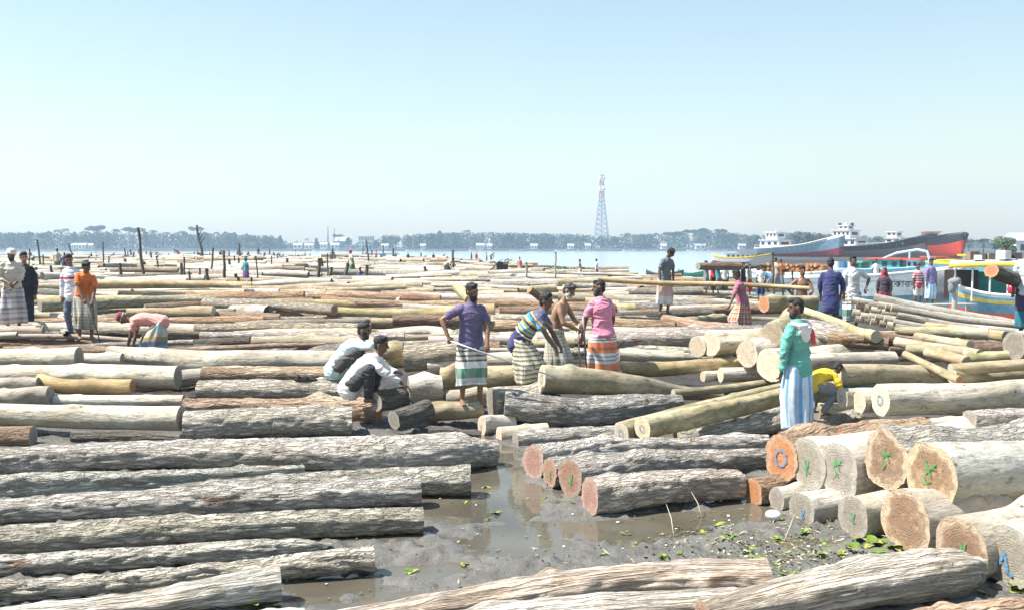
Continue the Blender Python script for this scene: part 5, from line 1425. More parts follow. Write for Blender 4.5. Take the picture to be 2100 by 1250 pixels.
# ============================================================ stakes driven among the logs
WOODP = bark('stake_bark', (.17, .15, .12), (.105, .09, .07), (.05, .042, .033), fx=3, fv=14, bstr=.7, bdist=.01)
PALEP = bark('pale_stake_bark', (.52, .49, .43), (.42, .39, .33), (.25, .22, .18), fx=3, fv=14, bstr=.7, bdist=.01)
def stake(xt, yt, xb, yb, w, label, group=None, pale=False, branch=0, lift=0.0, Y=None):
    if Y is None:
        Y = 30.0
        for _ in range(30): Y = .5 * Y + .5 * min(200, at_z(xb, yb, float(bed(Y)) + lift)[1])
    b = at_y(xb, yb, Y); t = at_y(xt, yt, Y)
    r_ = max(.56 * w / ppm(Y), .026)
    n = 7
    rd = random.Random(int(xt * 7 + yt))
    P = []
    d = t - b
    b0 = b - d / np.linalg.norm(d) * .35
    for i in range(n):
        q_ = i / (n - 1)
        p = b0 * (1 - q_) + t * q_ + v3(rd.uniform(-1, 1), rd.uniform(-1, 1), 0) * r_ * .55 * math.sin(math.pi * q_) ** .5
        P.append((*p, r_ * (1.12 - .35 * q_)))
    V, Q, uv, f0, f1 = log_arrays(P, rd.randint(0, 9999), nc=8, seg=.12, lump=.12)
    V = np.concatenate([V.reshape(-1, 3), V[-1].mean(0)[None]])
    m = V.shape[0] - 1; k0 = m - 9
    tr = [(k0 + i, k0 + i + 1, m) for i in range(8)]
    uv = np.concatenate([uv, uv[-1:]])
    o = obj('stake', mesh_np('stake', V - b, quads=Q, tris=tr, uv=uv, mats=[PALEP if pale else WOODP]), loc=b)
    for j in range(branch):
        mb = MB()
        q_ = .45 + .13 * j
        s0 = b * (1 - q_) + t * q_ - b
        dr = v3(rd.choice([-1, 1]) * .5, .1, .9) * np.linalg.norm(d) * rd.uniform(.12, .25)
        mb.tube([s0, s0 + dr * .5 + v3(0, 0, .05), s0 + dr], [r_ * .5, r_ * .35, r_ * .15], 6)
        mb.build('branch', WOODP, o, smooth=True)
    tag(o, label, 'stake', group)
G_S = 'thin stakes standing in the log field'
stake(283, 467, 295, 588, 6, 'tallest crooked stake standing alone in the log field')
stake(127, 548, 131, 655, 8, 'straight pale stake standing behind the man in orange', pale=True)
stake(404, 462, 416, 535, 5, 'forked tall dead trunk with stub branches on the far log field', branch=3)
for s_ in [(680, 548, 673, 592, 7), (715, 540, 707, 590, 8), (655, 530, 652, 593, 7)]:
    stake(*s_, 'dark thick stake in the close row of three', 'row of three dark stakes')
stake(929, 513, 929, 562, 5, 'tall thin dark stake behind the man in violet')
stake(1139, 517, 1139, 588, 4, 'tall pale stake behind the crew', pale=True)
stake(1079, 538, 1080, 592, 5, 'pale stake by the figure in a pink top', pale=True)
stake(246, 540, 246, 588, 7, 'short thick stake near the heap of slanting logs')
for s_ in [(372, 540, 372, 598, 7), (378, 527, 378, 590, 4), (388, 557, 392, 607, 5), (410, 550, 410, 598, 5), (460, 514, 459, 592, 6), (437, 508, 433, 572, 4)]:
    stake(*s_, 'bare stake in the loose cluster around the muddy patch', 'stakes around the muddy patch')
for s_ in [(76, 492, 83, 556, 4), (60, 510, 61, 560, 3), (141, 500, 150, 535, 3), (104, 545, 107, 577, 6), (88, 522, 90, 560, 3), (211, 497, 213, 555, 3), (223, 525, 225, 557, 3), (320, 525, 330, 572, 3.5), (480, 525, 482, 549, 3.5),
           (490, 500, 492, 532, 5), (524, 525, 529, 590, 3), (557, 525, 558, 558, 3), (672, 520, 671, 590, 3), (683, 509, 677, 548, 4), (745, 506, 743, 532, 2), (751, 492, 756, 547, 3), (807, 510, 808, 538, 4), (785, 503, 786, 522, 3),
           (256, 508, 257, 534, 3), (268, 512, 268, 533, 4), (300, 515, 300, 530, 2.5), (232, 520, 233, 532, 2.5), (346, 520, 346, 533, 2.5), (507, 520, 508, 534, 2.5), (573, 520, 573, 536, 2.5), (612, 522, 612, 536, 2.5), (262, 515, 262, 532, 2.5), (185, 522, 186, 534, 2), (275, 518, 276, 531, 2)]:
    stake(*s_, 'thin weathered stake scattered over the far log field', G_S)
for s_ in [(1585, 518, 1586, 590, 5), (1605, 553, 1606, 592, 4), (1625, 555, 1626, 590, 4)]:
    stake(*s_, 'stake in front of the firewood boat', 'stakes by the firewood boat', Y=33)

rs = random.Random(5)
for k in range(34):
    px = rs.uniform(20, 900); yb = rs.choice([rs.uniform(528, 545), rs.uniform(545, 600)])
    hgt = rs.uniform(8, 22) * (yb - 505) / 45 + 6
    stake(px + rs.uniform(-4, 4), yb - hgt, px, yb, rs.uniform(2.2, 4.5) * (1 + (yb - 530) / 60), 'thin weathered stake scattered over the far log field', G_S)
# ============================================================ far bank
LEAF = []
for nm, c_ in (('far_foliage', (.030, .052, .026)), ('far_foliage_light', (.05, .072, .034)), ('far_palm', (.038, .062, .027)), ('near_bush_foliage', (.085, .135, .035))):
    T = NT(nm); oi = T.n('ObjectInfo'); tc = T.n('TexCoord').outputs['Object']
    cc = T.ramp(T.noise(tc, .25, 3), [(.3, tuple(x * .65 for x in c_)), (.7, tuple(x * 1.35 for x in c_))])
    LEAF.append(T.fin(cc, .7))
TRUNK = plain('far_trunk_bark', (.12, .10, .08), .9)
def leaf_cloud(cs, n, size, rg, flat=.5):
    """n small leaf quads spread in ellipsoids cs = [(centre, radii)]"""
    w = np.array([np.prod(r_) for _, r_ in cs]) ** .8; w /= w.sum()
    which = rg.choice(len(cs), n, p=w)
    C_ = np.array([c for c, _ in cs])[which]; Rr = np.array([r_ for _, r_ in cs])[which]
    d = rg.normal(size=(n, 3)); d /= np.linalg.norm(d, axis=1)[:, None]
    rad = rg.uniform(.45, 1.05, n) ** .5
    p = C_ + d * Rr * rad[:, None]
    nr = d + rg.normal(0, .6, (n, 3)); nr /= np.linalg.norm(nr, axis=1)[:, None]
    u = np.cross(nr, rg.normal(size=(n, 3))); u /= np.linalg.norm(u, axis=1)[:, None]
    v = np.cross(nr, u)
    s = size * rg.uniform(.5, 1.25, n)[:, None]
    V = np.stack([p - u * s, p - v * s * .55, p + u * s, p + v * s * .55], 1).reshape(-1, 3)
    return V, np.arange(n * 4).reshape(n, 4)
def tree_proto(kind, rg, leaf, scale=1.0, nleaf=420, size=.75):
    root = empty('tree')
    mb = MB()
    if kind == 'palm':
        hgt = rg.uniform(10, 13) * scale
        bx = rg.uniform(-.8, .8)
        mb.tube([(0, 0, -.5), (bx * .3, 0, hgt * .5), (bx, 0, hgt)], [.28, .2, .16], 6)
        mb.build('trunk', TRUNK, root, smooth=True)
        V, Q = [], []
        for k in range(15):
            a = 2 * math.pi * k / 15 + rg.uniform(-.2, .2); up = rg.uniform(-.2, .9)
            o_ = v3(bx, 0, hgt); prev = None
            dr = v3(math.cos(a), math.sin(a), 0); sd = v3(-math.sin(a), math.cos(a), 0)
            for j in range(6):
                t = j / 5
                p = o_ + dr * 3.6 * t * scale + v3(0, 0, (up * 2.2 * t - 2.9 * t * t) * scale)
                w = .55 * math.sin(math.pi * min(1, t * .85 + .12)) * scale
                cur = (p + sd * w - v3(0, 0, .25 * w), p, p - sd * w - v3(0, 0, .25 * w))
                if prev is not None:
                    n = len(V); V += [*prev, *cur]; Q += [(n, n + 1, n + 4, n + 3), (n + 1, n + 2, n + 5, n + 4)]
                prev = cur
        obj('crown', mesh_np('crown', np.array(V), quads=np.array(Q), smooth=False, mats=[leaf]), root)
        return root
    hgt = rg.uniform(9, 12) * scale
    cs = []
    if kind == 'umbrella':
        hgt *= 1.2
        for k in range(7):
            a = rg.uniform(0, 6.28); d = rg.uniform(0, 4.5) * scale
            cs.append(((math.cos(a) * d, math.sin(a) * d, hgt + rg.uniform(-.8, .8)), (rg.uniform(1.8, 2.8) * scale, rg.uniform(1.8, 2.8) * scale, rg.uniform(.7, 1.2) * scale)))
    elif kind == 'slim':
        for k in range(6): cs.append(((rg.uniform(-.6, .6), rg.uniform(-.6, .6), hgt * (.35 + .12 * k)), (1.5 * scale, 1.5 * scale, 1.6 * scale)))
    else:
        for k in range(8):
            a = rg.uniform(0, 6.28); d = rg.uniform(.5, 2.6) * scale
            cs.append(((math.cos(a) * d, math.sin(a) * d, hgt * rg.uniform(.42, .92)), (rg.uniform(1.4, 2.3) * scale, rg.uniform(1.4, 2.3) * scale, rg.uniform(1.1, 1.8) * scale)))
    mb.tube([(0, 0, -.5), (.2, 0, hgt * .45), (0, .1, hgt * .8)], [.38 * scale, .28 * scale, .12 * scale], 7)
    for c, _ in cs[:5]:
        mb.tube([(.15, 0, hgt * .4), ((c[0]) * .5, c[1] * .5, (hgt * .4 + c[2]) / 2 + .3), c], [.17 * scale, .11 * scale, .05 * scale], 5)
    mb.build('trunk', TRUNK, root, smooth=True)
    V, Q = leaf_cloud(cs, nleaf, size * scale, rg)
    obj('crown', mesh_np('crown', V, quads=Q, smooth=False, mats=[leaf]), root)
    return root
rg = np.random.default_rng(3)
PR = {'broad': [tree_proto('broad', rg, LEAF[i % 2]) for i in range(3)], 'palm': [tree_proto('palm', rg, LEAF[2]) for i in range(3)], 'umbrella': [tree_proto('umbrella', rg, LEAF[0]) for i in range(2)], 'slim': [tree_proto('slim', rg, LEAF[0]) for i in range(2)]}
TL = {'broad': 'round crowned tree in the hazy row on the far bank', 'palm': 'coconut palm rising from the hazy row on the far bank', 'umbrella': 'flat topped spreading tree rising above the far bank', 'slim': 'narrow tall tree in the hazy row on the far bank'}
usedt = set()
def plant(kind, px, top_row, Y, z0=1.2):
    p = PR[kind][rg.integers(len(PR[kind]))]
    if p.name in usedt: r_ = copy_tree(p)
    else: r_ = p; usedt.add(p.name)
    x = (px - 1050) / FPX * Y
    want = CAM_H + (505 - top_row) / ppm(Y) - z0
    have = max(max(v.co.z for v in ch.data.vertices) for ch in r_.children)
    s = max(.4, want / have)
    r_.location = (x, Y, z0); r_.scale = (s * rg.uniform(.9, 1.2), s * 1.0, s); r_.rotation_euler = (0, 0, rg.uniform(0, 6.28))
    tag(r_, TL[kind], 'tree', kind + ' trees on the far bank')
for px, row, kd in [(200, 461, 'umbrella'), (275, 465, 'umbrella'), (405, 464, 'umbrella'), (120, 471, 'palm'), (137, 469, 'palm'), (178, 474, 'palm'), (240, 470, 'palm'), (343, 476, 'palm'), (375, 474, 'palm'), (470, 474, 'broad'), (482, 476, 'slim'), (510, 478, 'broad'), (20, 476, 'broad'), (55, 474, 'broad'), (95, 473, 'broad'),
                    (300, 474, 'slim'), (315, 472, 'palm'), (155, 475, 'slim'), (545, 482, 'broad'), (575, 482, 'broad'), (630, 489, 'palm'), (650, 488, 'slim'), (695, 480, 'umbrella'), (715, 486, 'broad'), (790, 482, 'broad'), (812, 484, 'broad'), (860, 480, 'broad'), (885, 477, 'broad'), (902, 473, 'slim'), (930, 476, 'slim'), (958, 472, 'palm'),
                    (990, 477, 'palm'), (1010, 476, 'palm'), (1040, 477, 'broad'), (1075, 478, 'palm'), (1090, 480, 'palm'), (1130, 480, 'broad'), (1165, 480, 'palm'), (1190, 482, 'broad'), (1260, 484, 'broad'), (1285, 478, 'palm'), (1320, 480, 'slim'), (1345, 478, 'palm'), (1380, 474, 'umbrella'), (1412, 470, 'umbrella'), (1440, 467, 'umbrella'), (1478, 469, 'umbrella'),
                    (1500, 477, 'broad'), (1530, 483, 'palm'), (1550, 484, 'broad'), (1575, 485, 'broad'), (222, 473, 'broad'), (420, 475, 'broad'), (445, 476, 'palm')]:
    plant(kd, px, row, rg.uniform(612, 632))
for lst in PR.values():
    for p in lst:
        if p.name not in usedt:
            for ch in list(p.children): bpy.data.objects.remove(ch)
            bpy.data.objects.remove(p)
# the wood behind as one mass
cs = []
for k in range(760):
    px = rg.uniform(-150, 2300)
    Y = rg.uniform(628, 690) if px < 1600 else rg.uniform(640, 760)
    x = (px - 1050) / FPX * Y
    top = np.interp(px, [-150, 80, 300, 560, 600, 640, 755, 790, 900, 1100, 1240, 1300, 1450, 1560, 1620, 1800, 1960, 2050, 2300], [476, 476, 475, 482, 497, 495, 495, 482, 476, 477, 482, 479, 471, 482, 476, 484, 490, 488, 484]) + rg.uniform(0, 6)
    zt = CAM_H + (505 - top) / ppm(Y)
    hgt = rg.uniform(2.2, 3.8)
    for zz in np.arange(max(zt - hgt, 2), 1.0, -4.5 if zt > 7 else -3): cs.append(((x + rg.uniform(-2, 2), Y, zz), (rg.uniform(3, 5), 3, hgt)))
V, Q = leaf_cloud(cs, 80000, .85, rg)
o = obj('tree_belt', mesh_np('tree_belt', V, quads=Q, smooth=False, mats=[LEAF[0], LEAF[1]], mat_idx=rg.integers(0, 2, len(Q))))
stuff(o, 'hazy wooded belt along the far river bank', 'trees')

# houses, sheds and chimneys on the far bank
WHITE = plain('far_white_wall', (.74, .74, .72), .7); TIN = plain('tin_roof', (.55, .57, .58), .4, metal=.3); REDW = plain('far_red_wall', (.42, .16, .13), .7); DARKW = plain('far_window', (.05, .06, .07), .3)
def house(px, Y, w, dpt, h, label, roofm=None, wallm=None, gable=True, nwin=3, z0=.9, group=None, floors=1):
    x = (px - 1050) / FPX * Y
    root = empty('house', (x, Y, z0))
    mb = MB(); mb.box((0, 0, h / 2 - .3), (w, dpt, h + .6)); mb.build('wall', wallm or WHITE, root)
    mb = MB()
    if gable:
        e = .35
        V_ = [(-w / 2 - e, -dpt / 2 - e, h), (w / 2 + e, -dpt / 2 - e, h), (w / 2 + e, dpt / 2 + e, h), (-w / 2 - e, dpt / 2 + e, h), (-w / 2 - e, 0, h + dpt * .3), (w / 2 + e, 0, h + dpt * .3)]
        mb.add(V_, [(0, 1, 5, 4), (2, 3, 4, 5), (1, 2, 5), (3, 0, 4), (3, 2, 1, 0)])
    else: mb.box((0, 0, h + .2), (w + .4, dpt + .4, .4))
    mb.build('roof', roofm or TIN, root)
    for f_ in range(floors):
        for k in range(nwin):
            mb = MB(); mb.box((-w / 2 + w * (k + .5) / nwin, -dpt / 2 - .02, (f_ + .55) * h / floors), (w / nwin * .45, .08, h / floors * .42)); mb.build('window', DARKW, root)
    tag(root, label, 'house', group)
G_H = 'small tin roofed houses on the far bank'
for px, w, h in [(172, 4.5, 2.4), (186, 4, 2.2), (155, 3, 2.4), (612, 5, 2.4), (635, 5, 2.2), (665, 4, 2.8), (688, 5, 2.5), (790, 4, 2), (868, 3, 2), (985, 4.5, 2.2), (1004, 3, 2), (1095, 4, 2), (1170, 3.5, 2), (1205, 3, 2.1), (1360, 3, 1.9), (1435, 6, 2.2), (1520, 4, 2)]:
    house(px, 609 + rg.uniform(0, 4), w, 4, h, 'small pale tin roofed house on the far bank', group=G_H, nwin=2)
house(752, 640, 9, 8, 7.5, 'pale two storey building with a red top band on the far bank', roofm=REDW, gable=False, nwin=5, floors=3)
house(705, 650, 10, 8, 5, 'long pale mill building near the chimneys', gable=True, nwin=6, floors=2)
for px, row in ((673, 466), (686, 469)):
    Y = 760; x = (px - 1050) / FPX * Y; z = CAM_H + (505 - row) / ppm(Y)
    mb = MB(); mb.tube([(0, 0, -1), (0, 0, z * .5), (0, 0, z - .8)], [.8, .65, .5], 10)
    o = mb.build('chimney', plain('far_chimney_brick', (.3, .26, .25), .8), smooth=True, loc=(x, Y, 1))
    mb = MB(); mb.tube([(0, 0, z - 1.1), (0, 0, z - .7)], [.62, .62], 10); mb.build('rim', plain('far_chimney_brick', (1, 1, 1)), o)
    tag(o, 'slim factory chimney standing beside its twin', 'chimney', 'twin factory chimneys')

# lattice tower
TY = 800.0; tx = (1233 - 1050) / FPX * TY; pm = ppm(TY)
def trow(r_): return CAM_H + (505 - r_) / pm - 1.5
STEEL = plain('tower_steel_grey', (.34, .38, .46), .5, metal=.2); TWHITE = plain('tower_white_paint', (.80, .80, .80), .5); TRED = plain('tower_red_paint', (.45, .06, .07), .5)
tw = empty('lattice_tower', (tx, TY, 1.5)); tag(tw, 'tall tapering lattice tower with white and red bands above the far trees', 'tower')
prof = [(0, 6.4), (trow(480), 5.2), (trow(440), 3.4), (trow(408), 1.9), (trow(394), 1.6), (trow(362), 1.2)]
def hw(z): return float(np.interp(z, [p[0] for p in prof], [p[1] for p in prof]))
zz = [0, 6, trow(480), trow(470), trow(460), trow(450), trow(440), trow(431), trow(422), trow(414), trow(406), trow(394), trow(383), trow(372), trow(362)]
for sx, sy in ((-1, -1), (1, -1), (1, 1), (-1, 1)):
    for seg, mt in (((0, 10), STEEL), ((10, 11), TRED), ((11, 12), TWHITE), ((12, 13), TRED), ((13, 14), TWHITE)):
        mb = MB(); mb.tube([(sx * hw(z), sy * hw(z), z) for z in zz[seg[0]:seg[1] + 1]], .33, 6); mb.build('leg', mt, tw)
for i in range(len(zz) - 1):
    z0, z1 = zz[i], zz[i + 1]
    mt = STEEL if i < 10 else (TRED, TWHITE, TRED, TWHITE)[i - 10]
    mb = MB()
    for a in range(4):
        c0 = [(-1, -1), (1, -1), (1, 1), (-1, 1)][a]; c1 = [(1, -1), (1, 1), (-1, 1), (-1, -1)][a]
        A0 = (c0[0] * hw(z0), c0[1] * hw(z0), z0); B0 = (c1[0] * hw(z0), c1[1] * hw(z0), z0); A1 = (c0[0] * hw(z1), c0[1] * hw(z1), z1); B1 = (c1[0] * hw(z1), c1[1] * hw(z1), z1)
        mb.tube([A0, B1], .17, 5); mb.tube([B0, A1], .17, 5); mb.tube([A1, B1], .2, 5)
    mb.build('bracing', mt, tw)
mb = MB(); mb.tube([(0, 0, 4), (0, 0, trow(394))], .45, 6); mb.build('ladder_shaft', STEEL, tw)
mb = MB(); mb.tube([(0, 0, trow(362)), (0, 0, trow(353))], [.3, .1], 6); mb.build('mast', STEEL, tw)
mb = MB(); mb.prism([(1.9 * math.cos(a), 1.9 * math.sin(a)) for a in np.linspace(0, 6.28, 9)[:-1]], trow(362), trow(360.5)); mb.build('top_platform', STEEL, tw)
for z_, mt in ((trow(389), TWHITE), (trow(367), TWHITE)):
    for a in (-.9, .9, -2.2, 2.2):
        mb = MB(); mb.tube([(math.sin(a) * 2.0, -math.cos(a) * 2.0, z_), (math.sin(a) * 2.7, -math.cos(a) * 2.7, z_)], [1.15, 1.25], 12); mb.build('dish_antenna', mt, tw)

# right bank trees and bush
pb = tree_proto('broad', rg, LEAF[3], 1.0, 2600, .34)
pb.location = ((2062 - 1050) / FPX * 120, 120, .5); pb.scale = (.42, .42, .30)
tag(pb, 'leafy green bush on the bank behind the moored boats', 'bush')
for px, row, Y in [(1985, 492, 330), (2015, 494, 300), (2040, 492, 280), (2090, 488, 260), (2105, 486, 200), (1960, 494, 350), (1800, 484, 420), (1660, 476, 420), (1690, 480, 430), (1640, 474, 440)]:
    r_ = tree_proto(['broad', 'umbrella'][int(px) % 2], rg, LEAF[1], 1.0, 700, .5)
    have = max(max(v.co.z for v in ch.data.vertices) for ch in r_.children)
    z0 = .4
    s = (CAM_H + (505 - row) / ppm(Y) - z0) / have
    r_.location = ((px - 1050) / FPX * Y, Y, z0); r_.scale = (max(s, .3) * 1.5, max(s, .3) * 1.5, max(s, .3))
    tag(r_, 'hazy tree on the bank behind the beached ships', 'tree', 'trees behind the beached ships')
house(2102, 150, 5, 4, 2.2, 'white walled hut with a pale roof beside the leafy bush', z0=1.2, nwin=2)

# ============================================================ boats
def hull(name, L, B, D, bow, stern, bands, mats, parent, n=28, m=12, bow_p=3.4, stern_p=4, keel=.22, flare=.35, stern_w=.7):
    S = np.linspace(-1, 1, n)
    top = D + bow * (.55 * ((S + 1) / 2) ** 1.3 + .45 * np.maximum(0, S) ** 2.2) + stern * np.maximum(0, -S) ** 2.4
    kz = keel * (np.maximum(0, S) ** 7 * 1.6 + np.maximum(0, -S) ** 8) * D
    hb = B / 2 * np.where(S > 0, 1 - np.abs(S) ** bow_p * .97, 1 - (1 - stern_w) * np.abs(S) ** stern_p)
    tt = np.linspace(0, 1, m)
    V = np.zeros((n, 2 * m - 1, 3))
    for i in range(n):
        y = hb[i] * ((1 - flare) * tt ** .35 + flare * tt)
        z = kz[i] + (top[i] - kz[i]) * tt
        xs_ = S[i] * L / 2 + (tt * .035 * L * max(0, S[i]) ** 5)
        V[i, m - 1:, :] = np.stack([xs_, y, z], 1)
        V[i, :m, :] = np.stack([xs_, -y, z], 1)[::-1]
    k = 2 * m - 1
    ii = np.arange(n * k).reshape(n, k)
    Q = np.stack([ii[:-1, :-1], ii[:-1, 1:], ii[1:, 1:], ii[1:, :-1]], -1).reshape(-1, 4)
    tj = np.abs(np.arange(k - 1) + .5 - (m - 1)) / (m - 1)
    mi = np.zeros(k - 1, int)
    for j in range(k - 1):
        for bi, (lim) in enumerate(bands):
            if tj[j] <= lim: mi[j] = bi; break
    MI_ = np.tile(mi, n - 1)
    me = mesh_np(name, V.reshape(-1, 3), quads=Q, mats=mats, mat_idx=MI_)
    ho = obj('hull', me, parent)
    sm = ho.modifiers.new('thickness', 'SOLIDIFY'); sm.thickness = .05; sm.offset = -1
    # transom
    mb = MB(); mb.add([tuple(v) for v in V[0] + v3(.04, 0, 0)], [tuple(range(k))]); mb.build('transom', mats[min(1, len(mats) - 1)], parent)
    # deck
    a = .86
    dk = []
    for i in range(n):
        y = hb[i] * .94; z = kz[i] + (top[i] - kz[i]) * a
        dk += [(S[i] * L / 2, -y, z), (S[i] * L / 2, y, z)]
    mb = MB(); mb.add(dk, [(2 * i, 2 * i + 1, 2 * i + 3, 2 * i + 2) for i in range(n - 1)]); mb.build('deck', plain('weathered_deck_planks', (.34, .27, .2), .8), parent)
    return S * L / 2, hb, top
def strake(parent, xs_, hb, top, off, r_, mat, name='rubbing_strake'):
    for sg in (-1, 1):
        mb = MB(); mb.tube([(x, sg * (h + .03), t - off) for x, h, t in zip(xs_, hb, top)], r_, 6); mb.build(name, mat, parent, smooth=True)
def cabin(parent, c, d, mat, roofm, nwin=3, winm=None, roof_over=.25, roof_t=.12, sides=('-y', '+y'), frames=True):
    mb = MB(); mb.box((c[0], c[1], c[2] + d[2] / 2), d); cb = mb.build('cabin', mat, parent)
    mb = MB(); mb.box((c[0], c[1], c[2] + d[2] + roof_t / 2), (d[0] + roof_over * 2, d[1] + roof_over * 2, roof_t)); mb.build('roof', roofm, cb)
    for s in sides:
        sg = -1 if s == '-y' else 1
        for k in range(nwin):
            mb = MB(); mb.box((c[0] - d[0] / 2 + d[0] * (k + .5) / nwin, c[1] + sg * (d[1] / 2 + .01), c[2] + d[2] * .62), (d[0] / nwin * .5, .04, d[2] * .38)); mb.build('window', winm or plain('cabin_glass', (.03, .04, .05), .15), cb)
    mb = MB(); mb.box((c[0] + d[0] / 2 + .01, c[1], c[2] + d[2] * .62), (.04, d[1] * .6, d[2] * .36)); mb.build('window', winm or plain('cabin_glass', (.03, .04, .05), .15), cb)
    return cb
def rail(parent, pts, h, mat, n=9):
    P = smooth_path(np.array(pts, float), n)
    mb = MB(); mb.tube([p + v3(0, 0, h) for p in P], .03, 5)
    mb.tube([p + v3(0, 0, h * .5) for p in P], .02, 5)
    for p in P: mb.tube([p, p + v3(0, 0, h)], .025, 5)
    mb.build('railing', mat, parent)
def place(name, label, px0, Y0, px1, Y1, z, cat='ship'):
    x0, x1 = (px0 - 1050) / FPX * Y0, (px1 - 1050) / FPX * Y1
    r_ = empty(name, ((x0 + x1) / 2, (Y0 + Y1) / 2, z), math.atan2(Y1 - Y0, x1 - x0))
    tag(r_, label, cat)
    return r_, math.hypot(x1 - x0, Y1 - Y0)
def painted(name, col, rough=.5, weather=(.3, .25, .2), wamt=.7, scale=1.5, planks=5.5, **_):
    if name in _pm: return _pm[name]
    T = NT(name)
    tc = T.n('TexCoord').outputs['Object']
    base = T.ramp(T.noise(tc, scale * 2, 4), [(.3, tuple(c * .75 for c in col)), (.7, tuple(min(1, c * 1.12) for c in col))])
    streak = T.noise(T.mapping(tc, (3.5, 3.5, .5)), scale, 5, .7)
    patch = T.noise(T.mapping(tc, (1, 1, 1.6)), scale * 1.7, 6, .75)
    f = T.math('MAXIMUM', T.ramp(streak, [(.52, (0, 0, 0)), (.70, (wamt, wamt, wamt))]), T.ramp(patch, [(.56, (0, 0, 0)), (.64, (wamt, wamt, wamt))]))
    c = T.mix(f, base, weather)
    sp = T.n('SeparateXYZ'); T.set(sp.inputs[0], tc)
    pl = T.math('PINGPONG', T.math('MULTIPLY', sp.outputs[2], planks), .5)
    seam = T.ramp(pl, [(0.0, (0, 0, 0)), (.06, (1, 1, 1))])
    _pm[name] = T.fin(c, rough, T.bump(T.math('ADD', seam, T.math('MULTIPLY', patch, .5)), .5, .02))
    return _pm[name]
SW = painted('ship_white_paint', (.76, .77, .77), .45, weather=(.45, .38, .30), wamt=.4)
SB = painted('ship_pale_blue_paint', (.30, .50, .66), .45, weather=(.62, .66, .68), wamt=.55, scale=1.2)
SM = painted('ship_maroon_bottom', (.42, .05, .08), .6, weather=(.2, .05, .05))
SK = painted('ship_black_paint', (.035, .035, .045), .5, weather=(.14, .12, .11))
SR = painted('ship_red_paint', (.72, .07, .03), .5, weather=(.45, .06, .04))
SRU = painted('ship_rusty_side', (.33, .26, .23), .8, weather=(.46, .41, .37), scale=1.5)
SY = painted('boat_yellow_paint', (.80, .50, .03), .45, weather=(.5, .3, .05))
SG = painted('boat_green_paint', (.06, .36, .26), .5, weather=(.2, .42, .35))
SC = painted('boat_light_blue_paint', (.25, .56, .70), .5, weather=(.6, .66, .66))
SD = painted('boat_slate_blue_paint', (.10, .26, .36), .55, weather=(.28, .34, .35), scale=2)
ST = painted('boat_teal_paint', (.03, .33, .34), .5, weather=(.1, .42, .4))
SGR = plain('grey_tarpaulin', (.20, .21, .22), .7)
# ship 1: pale blue side, maroon bottom
r_, L = place('cargo_ship', 'beached cargo ship with pale blue side, maroon bottom and white deckhouse', 1558, 196, 1726, 180, .1)
xs_, hb, top = hull('hull', L, 5.0, 2.0, 2.6, .1, [.42, .93, 1.0], [SM, SB, SW], r_, bow_p=4.5)
strake(r_, xs_, hb, top, 0, .09, SW)
cabin(r_, (-L * .30, 0, 2.1), (4.6, 3.6, 1.5), SW, SW, 3)
cabin(r_, (-L * .30, 0, 3.75), (2.6, 2.6, 1.35), SW, SW, 3)
rail(r_, [(-L * .48, -2.0, 1.9), (-L * .2, -2.3, 1.8), (L * .05, -2.4, 1.9)], .8, SW)
mb = MB(); mb.tube([(-L * .3, 0, 4.9), (-L * .3, 0, 6.0)], .05, 6); mb.build('mast', SW, r_)
# ship 2: dark hull, white upper works
r_, L = place('cargo_ship', 'beached black hulled ship with rust streaked lower side and high white bridge', 1716, 192, 1903, 178, .1)
xs_, hb, top = hull('hull', L, 5.4, 2.3, 2.5, .2, [.66, .97, 1.0], [SRU, SK, SY], r_, bow_p=4.5)
strake(r_, xs_, hb, top, .1, .08, SK)
for cx, z, d in ((-L * .36, 2.2, (5.2, 4.4, 1.6)), (-L * .40, 3.95, (3.6, 3.4, 1.5)), (-L * .40, 5.55, (1.9, 2.0, .8))): cabin(r_, (cx, 0, z), d, SW, SW, 4 if d[0] > 3 else 2)
cabin(r_, (L * .17, 0, 2.7), (3.0, 3.0, 1.2), SW, SW, 2)
cabin(r_, (L * .14, 0, 4.05), (1.8, 2.0, 1.0), SW, SW, 2)
for k in range(3):
    mb = MB(); mb.tube([(-L * .46 + k * 1.1, -.4 + .3 * k, 6.4), (-L * .46 + k * 1.1, -.4 + .3 * k, 6.9)], .32, 8); mb.build('funnel' if k == 1 else 'lamp_housing', SK if k != 1 else SW, r_)
rail(r_, [(-L * .2, -2.5, 2.3), (0, -2.6, 2.35), (L * .3, -2.3, 2.7)], .7, SW)
# ship 3: red and black bow
r_, L = place('cargo_ship', 'beached ship with bright red lower bow and black bulwark', 1886, 186, 1974, 166, .2)
xs_, hb, top = hull('hull', L, 4.6, 3.7, 1.0, .1, [.62, .66, 1.0], [SR, SY, SK], r_, bow_p=5)
strake(r_, xs_, hb, top, 0, .08, SK)
cabin(r_, (-L * .25, 0, 3.6), (2.5, 2.5, 1.3), SW, SR, 2)
